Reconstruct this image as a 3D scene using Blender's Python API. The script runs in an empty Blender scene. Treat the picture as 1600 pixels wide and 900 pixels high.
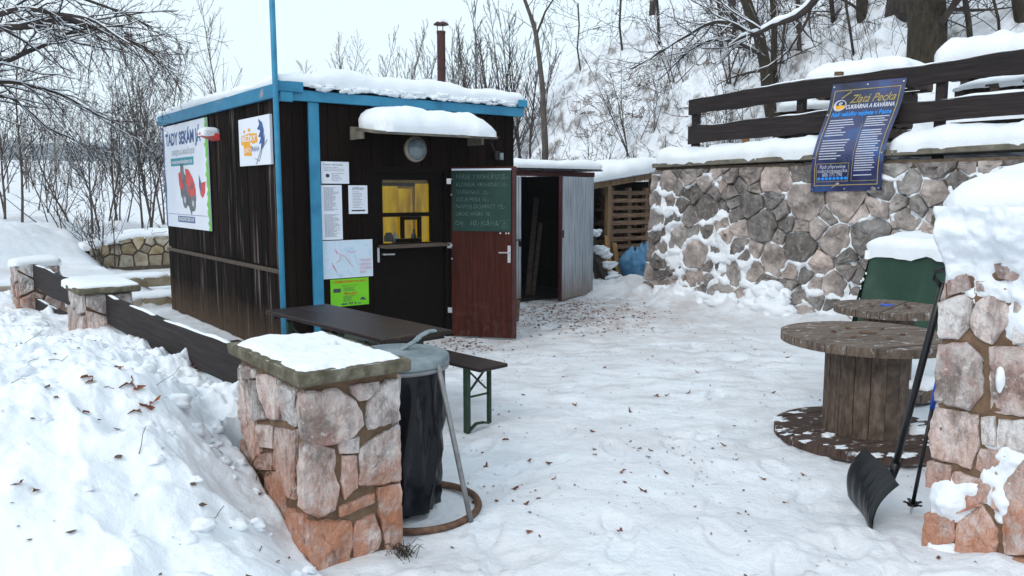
import bpy, math, random
import numpy as np
from mathutils import Vector, Matrix
C = bpy.context.scene
R = math.radians
# ------------------------------------------------------------------ camera, sky, sun, exposure
cam = bpy.data.cameras.new('camera')
cam.sensor_fit = 'HORIZONTAL'; cam.sensor_width = 36.0
cam.lens = 36.0 * 1250 / 1600
cam.clip_start = 0.05; cam.clip_end = 5000
PITCH = math.atan(150 / 1250)
co = bpy.data.objects.new('camera', cam); C.collection.objects.link(co)
co.location = (0, 0, 1.65); co.rotation_euler = (math.pi / 2 - PITCH, 0, 0)
C.camera = co
SUN_EL, SUN_AZ = R(38), R(215)          # azimuth clockwise from +Y
w = bpy.data.worlds.new('World'); C.world = w; w.use_nodes = True
wn, wl = w.node_tree.nodes, w.node_tree.links
wn.clear()
sky = wn.new('ShaderNodeTexSky'); sky.sky_type = 'NISHITA'; sky.sun_disc = False
sky.sun_elevation = SUN_EL; sky.sun_rotation = SUN_AZ
sky.air_density = 1.0; sky.dust_density = 2.5; sky.ozone_density = 1.5
cl = wn.new('ShaderNodeMixRGB'); cl.inputs[0].default_value = 0.80
cl.inputs[2].default_value = (8.0, 9.3, 10.1, 1)           # even overcast layer
bg = wn.new('ShaderNodeBackground'); bg.inputs[1].default_value = 0.11
wo = wn.new('ShaderNodeOutputWorld')
wl.new(sky.outputs[0], cl.inputs[1]); wl.new(cl.outputs[0], bg.inputs[0]); wl.new(bg.outputs[0], wo.inputs[0])
sl = bpy.data.lights.new('sun', 'SUN'); sl.energy = 0.95; sl.angle = R(22); sl.color = (1, 0.95, 0.88)
so = bpy.data.objects.new('sun', sl); C.collection.objects.link(so)
so.rotation_euler = (math.pi / 2 - SUN_EL, 0, math.pi - SUN_AZ)
C.view_settings.view_transform = 'Standard'; C.view_settings.look = 'None'
C.view_settings.exposure = 0.22; C.view_settings.gamma = 1.0
C.cycles.max_bounces = 6; C.cycles.diffuse_bounces = 3; C.cycles.volume_bounces = 3
try:
    C.cycles.use_denoising = True
except Exception:
    pass

# ------------------------------------------------------------------ helpers
EYE = np.array([0, 0, 1.65]); cP, sP = math.cos(PITCH), math.sin(PITCH)
def ray(x, y):
    a = (x - 800) / 1250; b = -(y - 450) / 1250
    return np.array([a, cP + b * sP, -sP + b * cP])
def onplane(x, y, p, n):
    r = ray(x, y); return EYE + r * (((np.array(p) - EYE) @ n) / (r @ n))
def aty(x, y, Y):
    r = ray(x, y); return EYE + r * (Y / r[1])
def atz(x, y, z):
    r = ray(x, y); return EYE + r * ((z - 1.65) / r[2])
U = np.array([0.795, 0.607, 0]); U /= np.linalg.norm(U); V = np.array([-U[1], U[0], 0]); ANG = math.atan2(U[1], U[0])

def _h(i, j, s):
    v = np.sin(i * 127.1 + j * 311.7 + s * 74.7) * 43758.5453
    return v - np.floor(v)
def vn(x, y, s=0):
    x = np.asarray(x, float); y = np.asarray(y, float)
    i = np.floor(x); j = np.floor(y); fx = x - i; fy = y - j
    fx = fx * fx * (3 - 2 * fx); fy = fy * fy * (3 - 2 * fy)
    return ((_h(i, j, s) * (1 - fx) + _h(i + 1, j, s) * fx) * (1 - fy) + (_h(i, j + 1, s) * (1 - fx) + _h(i + 1, j + 1, s) * fx) * fy)
def fbm(x, y, o=4, s=0):
    t = 0; a = 0.5; f = 1.0
    for k in range(o):
        t = t + a * (vn(x * f, y * f, s + k * 7) * 2 - 1); a *= 0.5; f *= 2.03
    return t
def sm(a, b, x):
    t = np.clip((np.asarray(x, float) - a) / (b - a), 0, 1); return t * t * (3 - 2 * t)

class MB:
    def __init__(s): s.v = []; s.f = []; s.m = []; s.cm = 0
    def box(s, x0, x1, y0, y1, z0, z1, rot=None, piv=None):
        b = len(s.v)
        pts = [(x, y, z) for z in (z0, z1) for (x, y) in ((x0, y0), (x1, y0), (x1, y1), (x0, y1))]
        if rot is not None:
            pv = Vector(piv if piv else ((x0 + x1) / 2, (y0 + y1) / 2, (z0 + z1) / 2))
            pts = [tuple(pv + rot @ (Vector(p) - pv)) for p in pts]
        s.v += pts
        for q in ((3, 2, 1, 0), (4, 5, 6, 7), (0, 1, 5, 4), (1, 2, 6, 5), (2, 3, 7, 6), (3, 0, 4, 7)):
            s.f.append(tuple(b + i for i in q)); s.m.append(s.cm)
        return s
    def face(s, pts):
        b = len(s.v); s.v += [tuple(p) for p in pts]; s.f.append(tuple(range(b, b + len(pts)))); s.m.append(s.cm); return s
    def bar(s, p, q, wd, th, up=(0, 0, 1)):           # rectangular bar between two points
        p, q = Vector(p), Vector(q); d = (q - p).normalized(); u = Vector(up)
        sd = d.cross(u)
        if sd.length < 1e-4: sd = d.cross(Vector((1, 0, 0)))
        sd.normalize(); n = sd.cross(d).normalized()
        b = len(s.v)
        for e in (p, q):
            for (a, c) in ((-1, -1), (1, -1), (1, 1), (-1, 1)):
                s.v.append(tuple(e + sd * (a * wd / 2) + n * (c * th / 2)))
        for q4 in ((3, 2, 1, 0), (4, 5, 6, 7), (0, 1, 5, 4), (1, 2, 6, 5), (2, 3, 7, 6), (3, 0, 4, 7)):
            s.f.append(tuple(b + i for i in q4)); s.m.append(s.cm)
        return s
    def tube(s, pts, rad, n=6, cap=True):
        pts = [Vector(p) for p in pts]; k = len(pts)
        if not hasattr(rad, '__len__'): rad = [rad] * k
        b = len(s.v); ref = None
        for i, p in enumerate(pts):
            d = (pts[min(i + 1, k - 1)] - pts[max(i - 1, 0)])
            if d.length < 1e-9: d = Vector((0, 0, 1))
            d.normalize()
            if ref is None: ref = Vector((1, 0, 0)) if abs(d.x) < 0.8 else Vector((0, 1, 0))
            a = (ref - d * ref.dot(d)); a.normalize(); ref = a; c = d.cross(a)
            for j in range(n):
                t = 2 * math.pi * j / n
                s.v.append(tuple(p + (a * math.cos(t) + c * math.sin(t)) * rad[i]))
        for i in range(k - 1):
            for j in range(n):
                s.f.append((b + i * n + j, b + i * n + (j + 1) % n, b + (i + 1) * n + (j + 1) % n, b + (i + 1) * n + j)); s.m.append(s.cm)
        if cap:
            s.f.append(tuple(b + j for j in range(n - 1, -1, -1))); s.m.append(s.cm)
            s.f.append(tuple(b + (k - 1) * n + j for j in range(n))); s.m.append(s.cm)
        return s
    def lathe(s, prof, c=(0, 0, 0), n=32, cap=True):
        b = len(s.v)
        for r, z in prof:
            for j in range(n):
                t = 2 * math.pi * j / n
                s.v.append((c[0] + r * math.cos(t), c[1] + r * math.sin(t), c[2] + z))
        for i in range(len(prof) - 1):
            for j in range(n):
                s.f.append((b + i * n + j, b + i * n + (j + 1) % n, b + (i + 1) * n + (j + 1) % n, b + (i + 1) * n + j)); s.m.append(s.cm)
        if cap:
            s.f.append(tuple(b + j for j in range(n - 1, -1, -1))); s.m.append(s.cm)
            s.f.append(tuple(b + (len(prof) - 1) * n + j for j in range(n))); s.m.append(s.cm)
        return s
    def torus(s, c, r, rr, n=40, k=8, wob=0):
        b = len(s.v)
        for i in range(n):
            t = 2 * math.pi * i / n
            for j in range(k):
                q = 2 * math.pi * j / k
                s.v.append((c[0] + (r + rr * math.cos(q)) * math.cos(t), c[1] + (r + rr * math.cos(q)) * math.sin(t), c[2] + rr * math.sin(q)))
        for i in range(n):
            for j in range(k):
                s.f.append((b + i * k + j, b + ((i + 1) % n) * k + j, b + ((i + 1) % n) * k + (j + 1) % k, b + i * k + (j + 1) % k)); s.m.append(s.cm)
        return s
    def grid(s, P):
        """P: array (n, m, 3)"""
        n, m = P.shape[:2]; b = len(s.v)
        s.v += [tuple(p) for p in P.reshape(-1, 3).tolist()]
        for i in range(n - 1):
            for j in range(m - 1):
                s.f.append((b + i * m + j, b + (i + 1) * m + j, b + (i + 1) * m + j + 1, b + i * m + j + 1)); s.m.append(s.cm)
        return s
    def build(s, name, mt, parent=None, smooth=False, bevel=0, kind=None, label=None, loc=None, rz=0):
        me = bpy.data.meshes.new(name); me.from_pydata(s.v, [], s.f)
        mts = mt if isinstance(mt, (list, tuple)) else [mt]
        for q in mts: me.materials.append(q)
        if len(mts) > 1: me.polygons.foreach_set('material_index', s.m)
        if smooth: me.polygons.foreach_set('use_smooth', [True] * len(me.polygons))
        me.update()
        o = bpy.data.objects.new(name, me); C.collection.objects.link(o)
        if parent: o.parent = parent
        if loc is not None: o.location = loc
        if rz: o.rotation_euler.z = rz
        if bevel:
            bv = o.modifiers.new('bevel', 'BEVEL'); bv.width = bevel; bv.segments = 1; bv.limit_method = 'ANGLE'
        if kind: o['kind'] = kind
        if label: o['label'] = label
        return o
MB.buildk = lambda s, *a, **k: (lambda o: (o.__setitem__('kind', 'stuff'), o)[1])(s.build(*a, **k))
def tag(o, label, cat, group=None):
    o['label'] = label; o['category'] = cat
    if group: o['group'] = group
    return o
def thing(name, label, cat, loc=(0, 0, 0), rz=0, group=None):
    o = bpy.data.objects.new(name, None); C.collection.objects.link(o); o.empty_display_size = 0.2
    o.location = tuple(loc); o.rotation_euler = (0, 0, rz); return tag(o, label, cat, group)
def grid_obj(name, X, Y, Z, mt, kind=None, smooth=True):
    n, m = X.shape
    P = np.stack([X, Y, Z], -1).reshape(-1, 3)
    ii = np.arange(n * m).reshape(n, m)
    q = np.stack([ii[:-1, :-1], ii[1:, :-1], ii[1:, 1:], ii[:-1, 1:]], -1).reshape(-1, 4)
    return np_obj(name, P, q, mt, kind, smooth)
def np_obj(name, P, q, mt, kind=None, smooth=True, parent=None):
    me = bpy.data.meshes.new(name)
    me.vertices.add(len(P)); me.vertices.foreach_set('co', np.ascontiguousarray(P, dtype=np.float32).ravel())
    me.loops.add(q.size); me.loops.foreach_set('vertex_index', q.astype(np.int32).ravel())
    me.polygons.add(len(q)); me.polygons.foreach_set('loop_start', np.arange(0, q.size, q.shape[1], dtype=np.int32))
    me.polygons.foreach_set('use_smooth', np.full(len(q), smooth))
    me.materials.append(mt); me.update(calc_edges=True); me.validate()
    o = bpy.data.objects.new(name, me); C.collection.objects.link(o)
    if kind: o['kind'] = kind
    if parent: o.parent = parent
    return o

# ------------------------------------------------------------------ materials
MATS = {}
def mat(name, cols, scale=(1, 1, 1), ns=5.0, detail=6, rough=0.7, bump=0.3, bscale=None, bdist=0.01, rand=0.0, spec=0.3, metal=0.0,
        coord='Object', stain=None, hue=0.0, pos=None, rgh=0.6, emit=None):
    m = bpy.data.materials.new(name); m.use_nodes = True; nt = m.node_tree; N, L = nt.nodes, nt.links
    bs = N['Principled BSDF']
    tc = N.new('ShaderNodeTexCoord'); mp = N.new('ShaderNodeMapping'); mp.inputs['Scale'].default_value = scale
    L.new(tc.outputs[coord], mp.inputs['Vector'])
    oi = N.new('ShaderNodeObjectInfo')
    if rand or hue:
        mu = N.new('ShaderNodeMath'); mu.operation = 'MULTIPLY'; mu.inputs[1].default_value = 37.0
        L.new(oi.outputs['Random'], mu.inputs[0])
        cx = N.new('ShaderNodeCombineXYZ')
        for k in range(3): L.new(mu.outputs[0], cx.inputs[k])
        L.new(cx.outputs[0], mp.inputs['Location'])
    no = N.new('ShaderNodeTexNoise'); no.inputs['Scale'].default_value = ns; no.inputs['Detail'].default_value = detail; no.inputs['Roughness'].default_value = rgh
    L.new(mp.outputs[0], no.inputs['Vector'])
    rp = N.new('ShaderNodeValToRGB'); el = rp.color_ramp.elements
    k = len(cols)
    ps = pos or [0.3 + 0.4 * i / max(1, k - 1) for i in range(k)]
    el[0].position = ps[0]; el[0].color = (*cols[0], 1)
    el[1].position = ps[-1]; el[1].color = (*cols[-1], 1)
    for i in range(1, k - 1):
        e = el.new(ps[i]); e.color = (*cols[i], 1)
    L.new(no.outputs[0], rp.inputs[0]); out = rp.outputs[0]
    if rand or hue:
        hs = N.new('ShaderNodeHueSaturation')
        mr = N.new('ShaderNodeMapRange'); mr.inputs[3].default_value = 1 - rand; mr.inputs[4].default_value = 1 + rand
        L.new(oi.outputs['Random'], mr.inputs[0]); L.new(mr.outputs[0], hs.inputs['Value'])
        if hue:
            wnz = N.new('ShaderNodeTexWhiteNoise'); wnz.noise_dimensions = '1D'; L.new(mu.outputs[0], wnz.inputs['W'])
            m2 = N.new('ShaderNodeMapRange'); m2.inputs[3].default_value = 1 - hue; m2.inputs[4].default_value = 1 + hue
            L.new(wnz.outputs[0], m2.inputs[0]); L.new(m2.outputs[0], hs.inputs['Saturation'])
        L.new(out, hs.inputs['Color']); out = hs.outputs[0]
    if stain: out = stain(N, L, out, tc)
    L.new(out, bs.inputs['Base Color'])
    bs.inputs['Roughness'].default_value = rough; bs.inputs['Metallic'].default_value = metal
    bs.inputs['Specular IOR Level'].default_value = spec
    if emit: 
        L.new(out, bs.inputs['Emission Color']); bs.inputs['Emission Strength'].default_value = emit
    if bump:
        n2 = N.new('ShaderNodeTexNoise'); n2.inputs['Scale'].default_value = bscale or ns * 3; n2.inputs['Detail'].default_value = 5; n2.inputs['Roughness'].default_value = 0.65
        L.new(mp.outputs[0], n2.inputs['Vector'])
        bp = N.new('ShaderNodeBump'); bp.inputs['Strength'].default_value = bump; bp.inputs['Distance'].default_value = bdist
        L.new(n2.outputs[0], bp.inputs['Height']); L.new(bp.outputs[0], bs.inputs['Normal'])
    MATS[name] = m; return m
def mask_node(N, L, vec, ns, lo, hi, detail=4, scale=None):
    if scale:
        mp = N.new('ShaderNodeMapping'); mp.inputs['Scale'].default_value = scale; L.new(vec, mp.inputs[0]); vec = mp.outputs[0]
    n = N.new('ShaderNodeTexNoise'); n.inputs['Scale'].default_value = ns; n.inputs['Detail'].default_value = detail; n.inputs['Roughness'].default_value = 0.62
    L.new(vec, n.inputs['Vector'])
    r = N.new('ShaderNodeMapRange'); r.inputs[1].default_value = lo; r.inputs[2].default_value = hi; L.new(n.outputs[0], r.inputs[0]); return r.outputs[0]
def mix(N, L, f, a, b, mode='MIX'):
    x = N.new('ShaderNodeMixRGB'); x.blend_type = mode
    if isinstance(f, float): x.inputs[0].default_value = f
    else: L.new(f, x.inputs[0])
    L.new(a, x.inputs[1])
    if isinstance(b, tuple): x.inputs[2].default_value = (*b, 1)
    else: L.new(b, x.inputs[2])
    return x.outputs[0]
def mul(N, L, a, b, op='MULTIPLY'):
    x = N.new('ShaderNodeMath'); x.operation = op; x.use_clamp = True
    for i, q in enumerate((a, b)):
        if isinstance(q, (int, float)): x.inputs[i].default_value = q
        else: L.new(q, x.inputs[i])
    return x.outputs[0]
def zmask(N, L, z0, z1, wob=0.15, ns=6):
    """1 below z0, 0 above z1, with a ragged edge (dirt line on real masonry / planks)"""
    g = N.new('ShaderNodeNewGeometry'); sx = N.new('ShaderNodeSeparateXYZ'); L.new(g.outputs['Position'], sx.inputs[0])
    n = N.new('ShaderNodeTexNoise'); n.inputs['Scale'].default_value = ns; n.inputs['Detail'].default_value = 4; L.new(g.outputs['Position'], n.inputs['Vector'])
    a = N.new('ShaderNodeMath'); a.operation = 'MULTIPLY_ADD'; L.new(n.outputs[0], a.inputs[0]); a.inputs[1].default_value = wob * 2; L.new(sx.outputs[2], a.inputs[2])
    r = N.new('ShaderNodeMapRange'); r.inputs[1].default_value = z0 + wob; r.inputs[2].default_value = z1 + wob; r.inputs[3].default_value = 1; r.inputs[4].default_value = 0
    L.new(a.outputs[0], r.inputs[0]); return r.outputs[0]

SNOW = mat('snow', [(0.80, 0.84, 0.89), (0.87, 0.90, 0.94)], ns=3, rough=0.75, bump=0.45, bscale=34, bdist=0.02, spec=0.2, rgh=0.7)
def yard(N, L, c, tc):
    g = N.new('ShaderNodeNewGeometry'); p = g.outputs['Position']
    c = mix(N, L, mul(N, L, mask_node(N, L, p, 1.1, 0.40, 0.68), 0.65), c, (0.55, 0.54, 0.565))      # trodden grey patches
    c = mix(N, L, mul(N, L, mask_node(N, L, p, 10, 0.60, 0.74, 8, (1, 1.6, 1)), 0.5), c, (0.30, 0.27, 0.26))    # grit
    vm = N.new('ShaderNodeVectorMath'); vm.operation = 'DISTANCE'; vm.inputs[1].default_value = (0.75, 10.9, 0); L.new(p, vm.inputs[0])
    r = N.new('ShaderNodeMapRange'); r.inputs[1].default_value = 3.2; r.inputs[2].default_value = 0.7; L.new(vm.outputs['Value'], r.inputs[0])
    k = mul(N, L, r.outputs[0], mask_node(N, L, p, 3.5, 0.36, 0.62, 6))
    c = mix(N, L, mul(N, L, k, 0.8), c, (0.40, 0.31, 0.27))
    v2 = N.new('ShaderNodeVectorMath'); v2.operation = 'DISTANCE'; v2.inputs[1].default_value = (1.0, 7.6, 0); L.new(p, v2.inputs[0])
    r2 = N.new('ShaderNodeMapRange'); r2.inputs[1].default_value = 4.2; r2.inputs[2].default_value = 1.0; L.new(v2.outputs['Value'], r2.inputs[0])
    k2 = mul(N, L, r2.outputs[0], mask_node(N, L, p, 2.3, 0.45, 0.7, 6, (1, 2.2, 1)))
    return mix(N, L, mul(N, L, k2, 0.75), c, (0.47, 0.44, 0.44))
YARD = mat('trodden_snow', [(0.74, 0.77, 0.82), (0.84, 0.87, 0.91)], ns=2.2, rough=0.55, bump=0.6, bscale=15, bdist=0.03, spec=0.3, stain=yard)
def orange_base(N, L, c, tc):
    m = zmask(N, L, 0.18, 0.62, 0.12, 7)
    g = N.new('ShaderNodeNewGeometry')
    c = mix(N, L, mul(N, L, mask_node(N, L, g.outputs['Position'], 4.2, 0.53, 0.62, 8), 0.75), c, (0.20, 0.155, 0.135))
    c = mix(N, L, mul(N, L, mask_node(N, L, g.outputs['Position'], 5.5, 0.55, 0.66, 5), 0.5), c, (0.42, 0.20, 0.17))
    c = mix(N, L, mul(N, L, mask_node(N, L, g.outputs['Position'], 26, 0.50, 0.66, 8, (1, 1, 0.22)), 0.55), c, (0.17, 0.125, 0.11))
    c = mix(N, L, mul(N, L, mask_node(N, L, g.outputs['Position'], 40, 0.58, 0.66, 8), 0.5), c, (0.84, 0.80, 0.78))
    return mix(N, L, mul(N, L, mul(N, L, m, 0.72), mask_node(N, L, g.outputs['Position'], 9, 0.28, 0.52, 8)), c, (0.54, 0.19, 0.075))
PSTONE = mat('quartz_stone', [(0.22, 0.17, 0.15), (0.50, 0.41, 0.385), (0.66, 0.58, 0.555), (0.80, 0.75, 0.73)], scale=(1.5, 1.5, 0.9), ns=7, detail=10, rough=0.85, bump=1.0, bscale=16, bdist=0.05, rand=0.2, hue=0.6, stain=orange_base, pos=[0.28, 0.42, 0.52, 0.68], rgh=0.7)
PMORT = mat('sandy_mortar', [(0.12, 0.072, 0.045), (0.24, 0.155, 0.10)], ns=14, rough=0.95, bump=0.8, bscale=60, bdist=0.01)
def grime(N, L, c, tc):
    g = N.new('ShaderNodeNewGeometry')
    return mix(N, L, mul(N, L, mask_node(N, L, g.outputs['Position'], 2.4, 0.45, 0.65, 6), 0.6), c, (0.10, 0.085, 0.075))
def wallhue(N, L, c, tc):
    oi = N.new('ShaderNodeObjectInfo'); mp = N.new('ShaderNodeMapRange'); mp.inputs[1].default_value = 0.55; mp.inputs[2].default_value = 0.95; L.new(oi.outputs['Random'], mp.inputs[0])
    g = N.new('ShaderNodeNewGeometry'); sx = N.new('ShaderNodeSeparateXYZ'); L.new(g.outputs['Position'], sx.inputs[0])
    a = mul(N, L, mp.outputs[0], 0.5)
    c = mix(N, L, a, c, mix(N, L, 1.0, c, (1.35, 1.12, 1.05), 'MULTIPLY'))
    c = grime(N, L, c, tc)
    return mix(N, L, mul(N, L, mask_node(N, L, g.outputs['Position'], 22, 0.52, 0.68, 8, (1, 1, 0.5)), 0.45), c, (0.50, 0.45, 0.42))
WSTONE = mat('wall_stone', [(0.12, 0.110, 0.106), (0.27, 0.248, 0.236), (0.47, 0.44, 0.42)], ns=4.5, detail=8, rough=0.85, bump=0.8, bscale=16, bdist=0.02, rand=0.48, hue=0.35, stain=wallhue)
WMORT = mat('wall_mortar', [(0.10, 0.075, 0.055), (0.22, 0.165, 0.12)], ns=12, rough=0.95, bump=0.7, bscale=50)
LSTONE = mat('field_stone', [(0.17, 0.13, 0.08), (0.33, 0.27, 0.19), (0.42, 0.36, 0.28)], ns=5, rough=0.85, bump=0.7, bscale=18, rand=0.3, hue=0.3)
CONC = mat('mossy_concrete', [(0.055, 0.05, 0.03), (0.13, 0.115, 0.08), (0.27, 0.25, 0.20)], ns=11, detail=9, rough=0.9, bump=0.8, bscale=40, bdist=0.012, rgh=0.7)
CONC2 = mat('weathered_concrete', [(0.10, 0.09, 0.07), (0.22, 0.20, 0.16)], ns=8, rough=0.9, bump=0.5, bscale=40)
def weather(N, L, c, tc):
    v = tc.outputs['Object']
    c = mix(N, L, mul(N, L, mask_node(N, L, v, 7, 0.58, 0.70, 7, (1, 2.2, 0.10)), 0.7), c, (0.24, 0.205, 0.19))
    m = zmask(N, L, 0.05, 0.5, 0.14, 9)
    return mix(N, L, mul(N, L, m, 0.65), c, (0.11, 0.075, 0.052))
PLANK = mat('tarred_plank', [(0.0035, 0.002, 0.0016), (0.0085, 0.0048, 0.0037), (0.020, 0.012, 0.0095)], scale=(14, 14, 0.8), ns=3, rough=0.85, bump=0.6, bscale=6, rand=0.5, stain=weather, spec=0.07)
PLANKF = mat('dark_plank', [(0.004, 0.0021, 0.0016), (0.008, 0.0042, 0.0031), (0.014, 0.0078, 0.006)], scale=(14, 14, 0.8), ns=3, rough=0.8, bump=0.45, bscale=6, rand=0.35, spec=0.08)
BLACKW = mat('black_wood', [(0.003, 0.0022, 0.0022), (0.008, 0.005, 0.0042)], ns=8, rough=0.7, bump=0.2, spec=0.1)
BLUE = mat('blue_paint', [(0.016, 0.16, 0.30), (0.030, 0.23, 0.39), (0.045, 0.26, 0.43)], ns=5, rough=0.45, bump=0.15, bscale=30, spec=0.4)
def rusty(N, L, c, tc):
    return mix(N, L, mask_node(N, L, tc.outputs['Object'], 2.2, 0.63, 0.70, 5), c, (0.36, 0.30, 0.26))
BLUEF = mat('worn_blue_paint', [(0.016, 0.15, 0.28), (0.032, 0.22, 0.38)], ns=4, rough=0.5, bump=0.2, bscale=30, stain=rusty)
def worn_door(N, L, c, tc):
    v = tc.outputs['Object']
    c = mix(N, L, mul(N, L, mask_node(N, L, v, 6, 0.58, 0.72, 8, (1, 1, 0.5)), 0.5), c, (0.018, 0.007, 0.006))
    k = mul(N, L, zmask(N, L, 0.08, 0.6, 0.15, 12), mask_node(N, L, v, 16, 0.50, 0.66, 6, (1, 1, 0.6)))
    return mix(N, L, mul(N, L, k, 0.6), c, (0.085, 0.05, 0.038))
MAHO = mat('mahogany_veneer', [(0.026, 0.0055, 0.004), (0.046, 0.0105, 0.007), (0.070, 0.018, 0.0115)], scale=(10, 10, 0.7), ns=3, rough=0.5, bump=0.15, spec=0.12, stain=worn_door)
CHALKB = mat('green_chalkboard', [(0.006, 0.032, 0.026), (0.012, 0.048, 0.038)], ns=4, rough=0.6, bump=0)
CHALK = mat('chalk', [(0.025, 0.065, 0.055), (0.17, 0.22, 0.20)], ns=60, rough=0.9, bump=0, pos=[0.4, 0.62])
PAPER = mat('paper', [(0.70, 0.74, 0.84), (0.78, 0.81, 0.88)], ns=3, rough=0.55, bump=0.05)
INK = mat('grey_ink', [(0.22, 0.23, 0.28), (0.40, 0.42, 0.47)], ns=50, rough=0.8, bump=0)
DINK = mat('dark_ink', [(0.03, 0.035, 0.05), (0.08, 0.08, 0.10)], ns=40, rough=0.8, bump=0)
NAVY = mat('navy_print', [(0.025, 0.07, 0.22), (0.05, 0.12, 0.30)], ns=20, rough=0.5, bump=0)
TEAL = mat('teal_print', [(0.01, 0.24, 0.30), (0.03, 0.32, 0.37)], ns=10, rough=0.5, bump=0)
REDP = mat('red_print', [(0.50, 0.03, 0.03), (0.72, 0.07, 0.06)], ns=6, rough=0.5, bump=0)
PINKP = mat('pink_print', [(0.62, 0.16, 0.26), (0.72, 0.24, 0.34)], ns=20, rough=0.6, bump=0)
GREYP = mat('grey_print', [(0.07, 0.075, 0.085), (0.19, 0.20, 0.22)], ns=9, rough=0.5, bump=0)
LGREYP = mat('pale_grey_print', [(0.42, 0.46, 0.52), (0.52, 0.56, 0.62)], ns=30, rough=0.5, bump=0)
YELP = mat('yellow_print', [(0.75, 0.32, 0.01), (0.85, 0.42, 0.02)], ns=15, rough=0.5, bump=0)
GREENP = mat('green_print', [(0.10, 0.42, 0.05), (0.2, 0.6, 0.1)], ns=14, rough=0.5, bump=0)
LIME = mat('lime_paper', [(0.15, 0.52, 0.015), (0.20, 0.60, 0.02)], ns=3, rough=0.6, bump=0)
MAPP = mat('map_paper', [(0.40, 0.58, 0.74), (0.60, 0.70, 0.82), (0.46, 0.66, 0.74)], ns=9, rough=0.5, bump=0)
BRICKINK = mat('brown_red_print', [(0.40, 0.10, 0.01), (0.5, 0.14, 0.01)], ns=20, rough=0.7, bump=0)
GOLD = mat('gold_print', [(0.30, 0.23, 0.07), (0.46, 0.36, 0.13)], ns=30, rough=0.5, bump=0)
WHITEP = mat('white_print', [(0.42, 0.44, 0.54), (0.64, 0.66, 0.76)], ns=40, rough=0.5, bump=0)
SKYP = mat('sky_blue_print', [(0.02, 0.22, 0.65), (0.04, 0.30, 0.80)], ns=20, rough=0.5, bump=0)
BANNER = mat('navy_vinyl', [(0.010, 0.012, 0.03), (0.025, 0.035, 0.10), (0.05, 0.055, 0.15), (0.03, 0.11, 0.30)], ns=1.6, detail=3, rough=0.2, bump=0.35, bscale=3, bdist=0.04, spec=0.6)
YROOM = mat('glowing_yellow_curtain', [(0.26, 0.15, 0.002), (0.55, 0.34, 0.002), (0.74, 0.48, 0.004)], scale=(5, 5, 1.2), ns=1.4, rough=0.9, bump=0, emit=0.5)  # emission stands in for light inside the kiosk falling on the yellow panels
OCHRE = mat('glowing_ochre', [(0.16, 0.11, 0.02), (0.30, 0.21, 0.03)], ns=5, rough=0.9, bump=0, emit=0.18)  # faint emission stands in for the same room light on the ochre
STEEL = mat('brushed_steel', [(0.50, 0.50, 0.52), (0.68, 0.68, 0.70)], ns=30, rough=0.35, metal=0.9, bump=0)
def dirtlow(N, L, c, tc):
    return mix(N, L, mul(N, L, zmask(N, L, 0.05, 0.55, 0.12, 6), 0.75), c, (0.20, 0.13, 0.09))
GALV = mat('galvanised_sheet', [(0.26, 0.30, 0.35), (0.40, 0.45, 0.50), (0.52, 0.56, 0.60)], scale=(7, 7, 0.6), ns=3, rough=0.42, metal=0.55, bump=0.1, stain=dirtlow)
ZINC = mat('dull_zinc', [(0.16, 0.20, 0.22), (0.28, 0.33, 0.35)], ns=9, rough=0.5, metal=0.4, bump=0.1)
REDSTEEL = mat('oxide_red_steel', [(0.04, 0.012, 0.012), (0.075, 0.022, 0.021)], ns=9, rough=0.6, bump=0.2)
FLUE = mat('rusty_flue', [(0.035, 0.014, 0.014), (0.075, 0.03, 0.028)], ns=12, rough=0.7, bump=0.3)
DARKIN = mat('unlit_timber', [(0.008, 0.006, 0.005), (0.016, 0.012, 0.01)], ns=6, rough=0.95, bump=0.2)  # near-black; the gloom of closed interiors is put into the colour
def wornw(N, L, c, tc):
    return mix(N, L, mask_node(N, L, tc.outputs['Object'], 3, 0.60, 0.72, 6, (1.2, 9, 9)), c, (0.11, 0.075, 0.055))
TABLE = mat('varnished_board', [(0.012, 0.006, 0.0045), (0.030, 0.014, 0.010)], scale=(1.2, 16, 16), ns=3, rough=0.36, bump=0.25, bscale=8, spec=0.3, stain=wornw)
GREENST = mat('dark_green_steel', [(0.012, 0.03, 0.018), (0.03, 0.06, 0.035)], ns=12, rough=0.5, bump=0.2)
RAILW = mat('rail_board', [(0.010, 0.0072, 0.0075), (0.020, 0.0145, 0.0145), (0.034, 0.025, 0.025)], scale=(0.8, 12, 12), ns=3, rough=0.8, bump=0.6, bscale=5, rand=0.15)
SPOOLW = mat('spool_timber', [(0.05, 0.034, 0.026), (0.11, 0.078, 0.06), (0.19, 0.145, 0.115)], scale=(2, 16, 4), ns=2.5, rough=0.85, bump=0.6, bscale=5, rand=0.22)
def frostbits(N, L, c, tc):
    return mix(N, L, mul(N, L, mask_node(N, L, tc.outputs['Object'], 11, 0.575, 0.68, 9, (1.2, 1.7, 1)), 0.6), c, (0.74, 0.77, 0.82))
SPOOLT = mat('frosted_timber', [(0.06, 0.042, 0.032), (0.13, 0.095, 0.075), (0.20, 0.155, 0.13)], scale=(1.5, 18, 4), ns=2.5, rough=0.8, bump=0.6, bscale=5, stain=frostbits, rand=0.15)
SPOOLR = mat('red_stained_timber', [(0.045, 0.028, 0.022), (0.095, 0.062, 0.05)], scale=(1.5, 14, 4), ns=3, rough=0.85, bump=0.6, bscale=5, stain=frostbits, rand=0.15)
RAWW = mat('raw_timber', [(0.16, 0.095, 0.05), (0.28, 0.18, 0.10), (0.36, 0.25, 0.15)], scale=(10, 10, 1), ns=2.5, rough=0.85, bump=0.4, rand=0.3)
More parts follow.
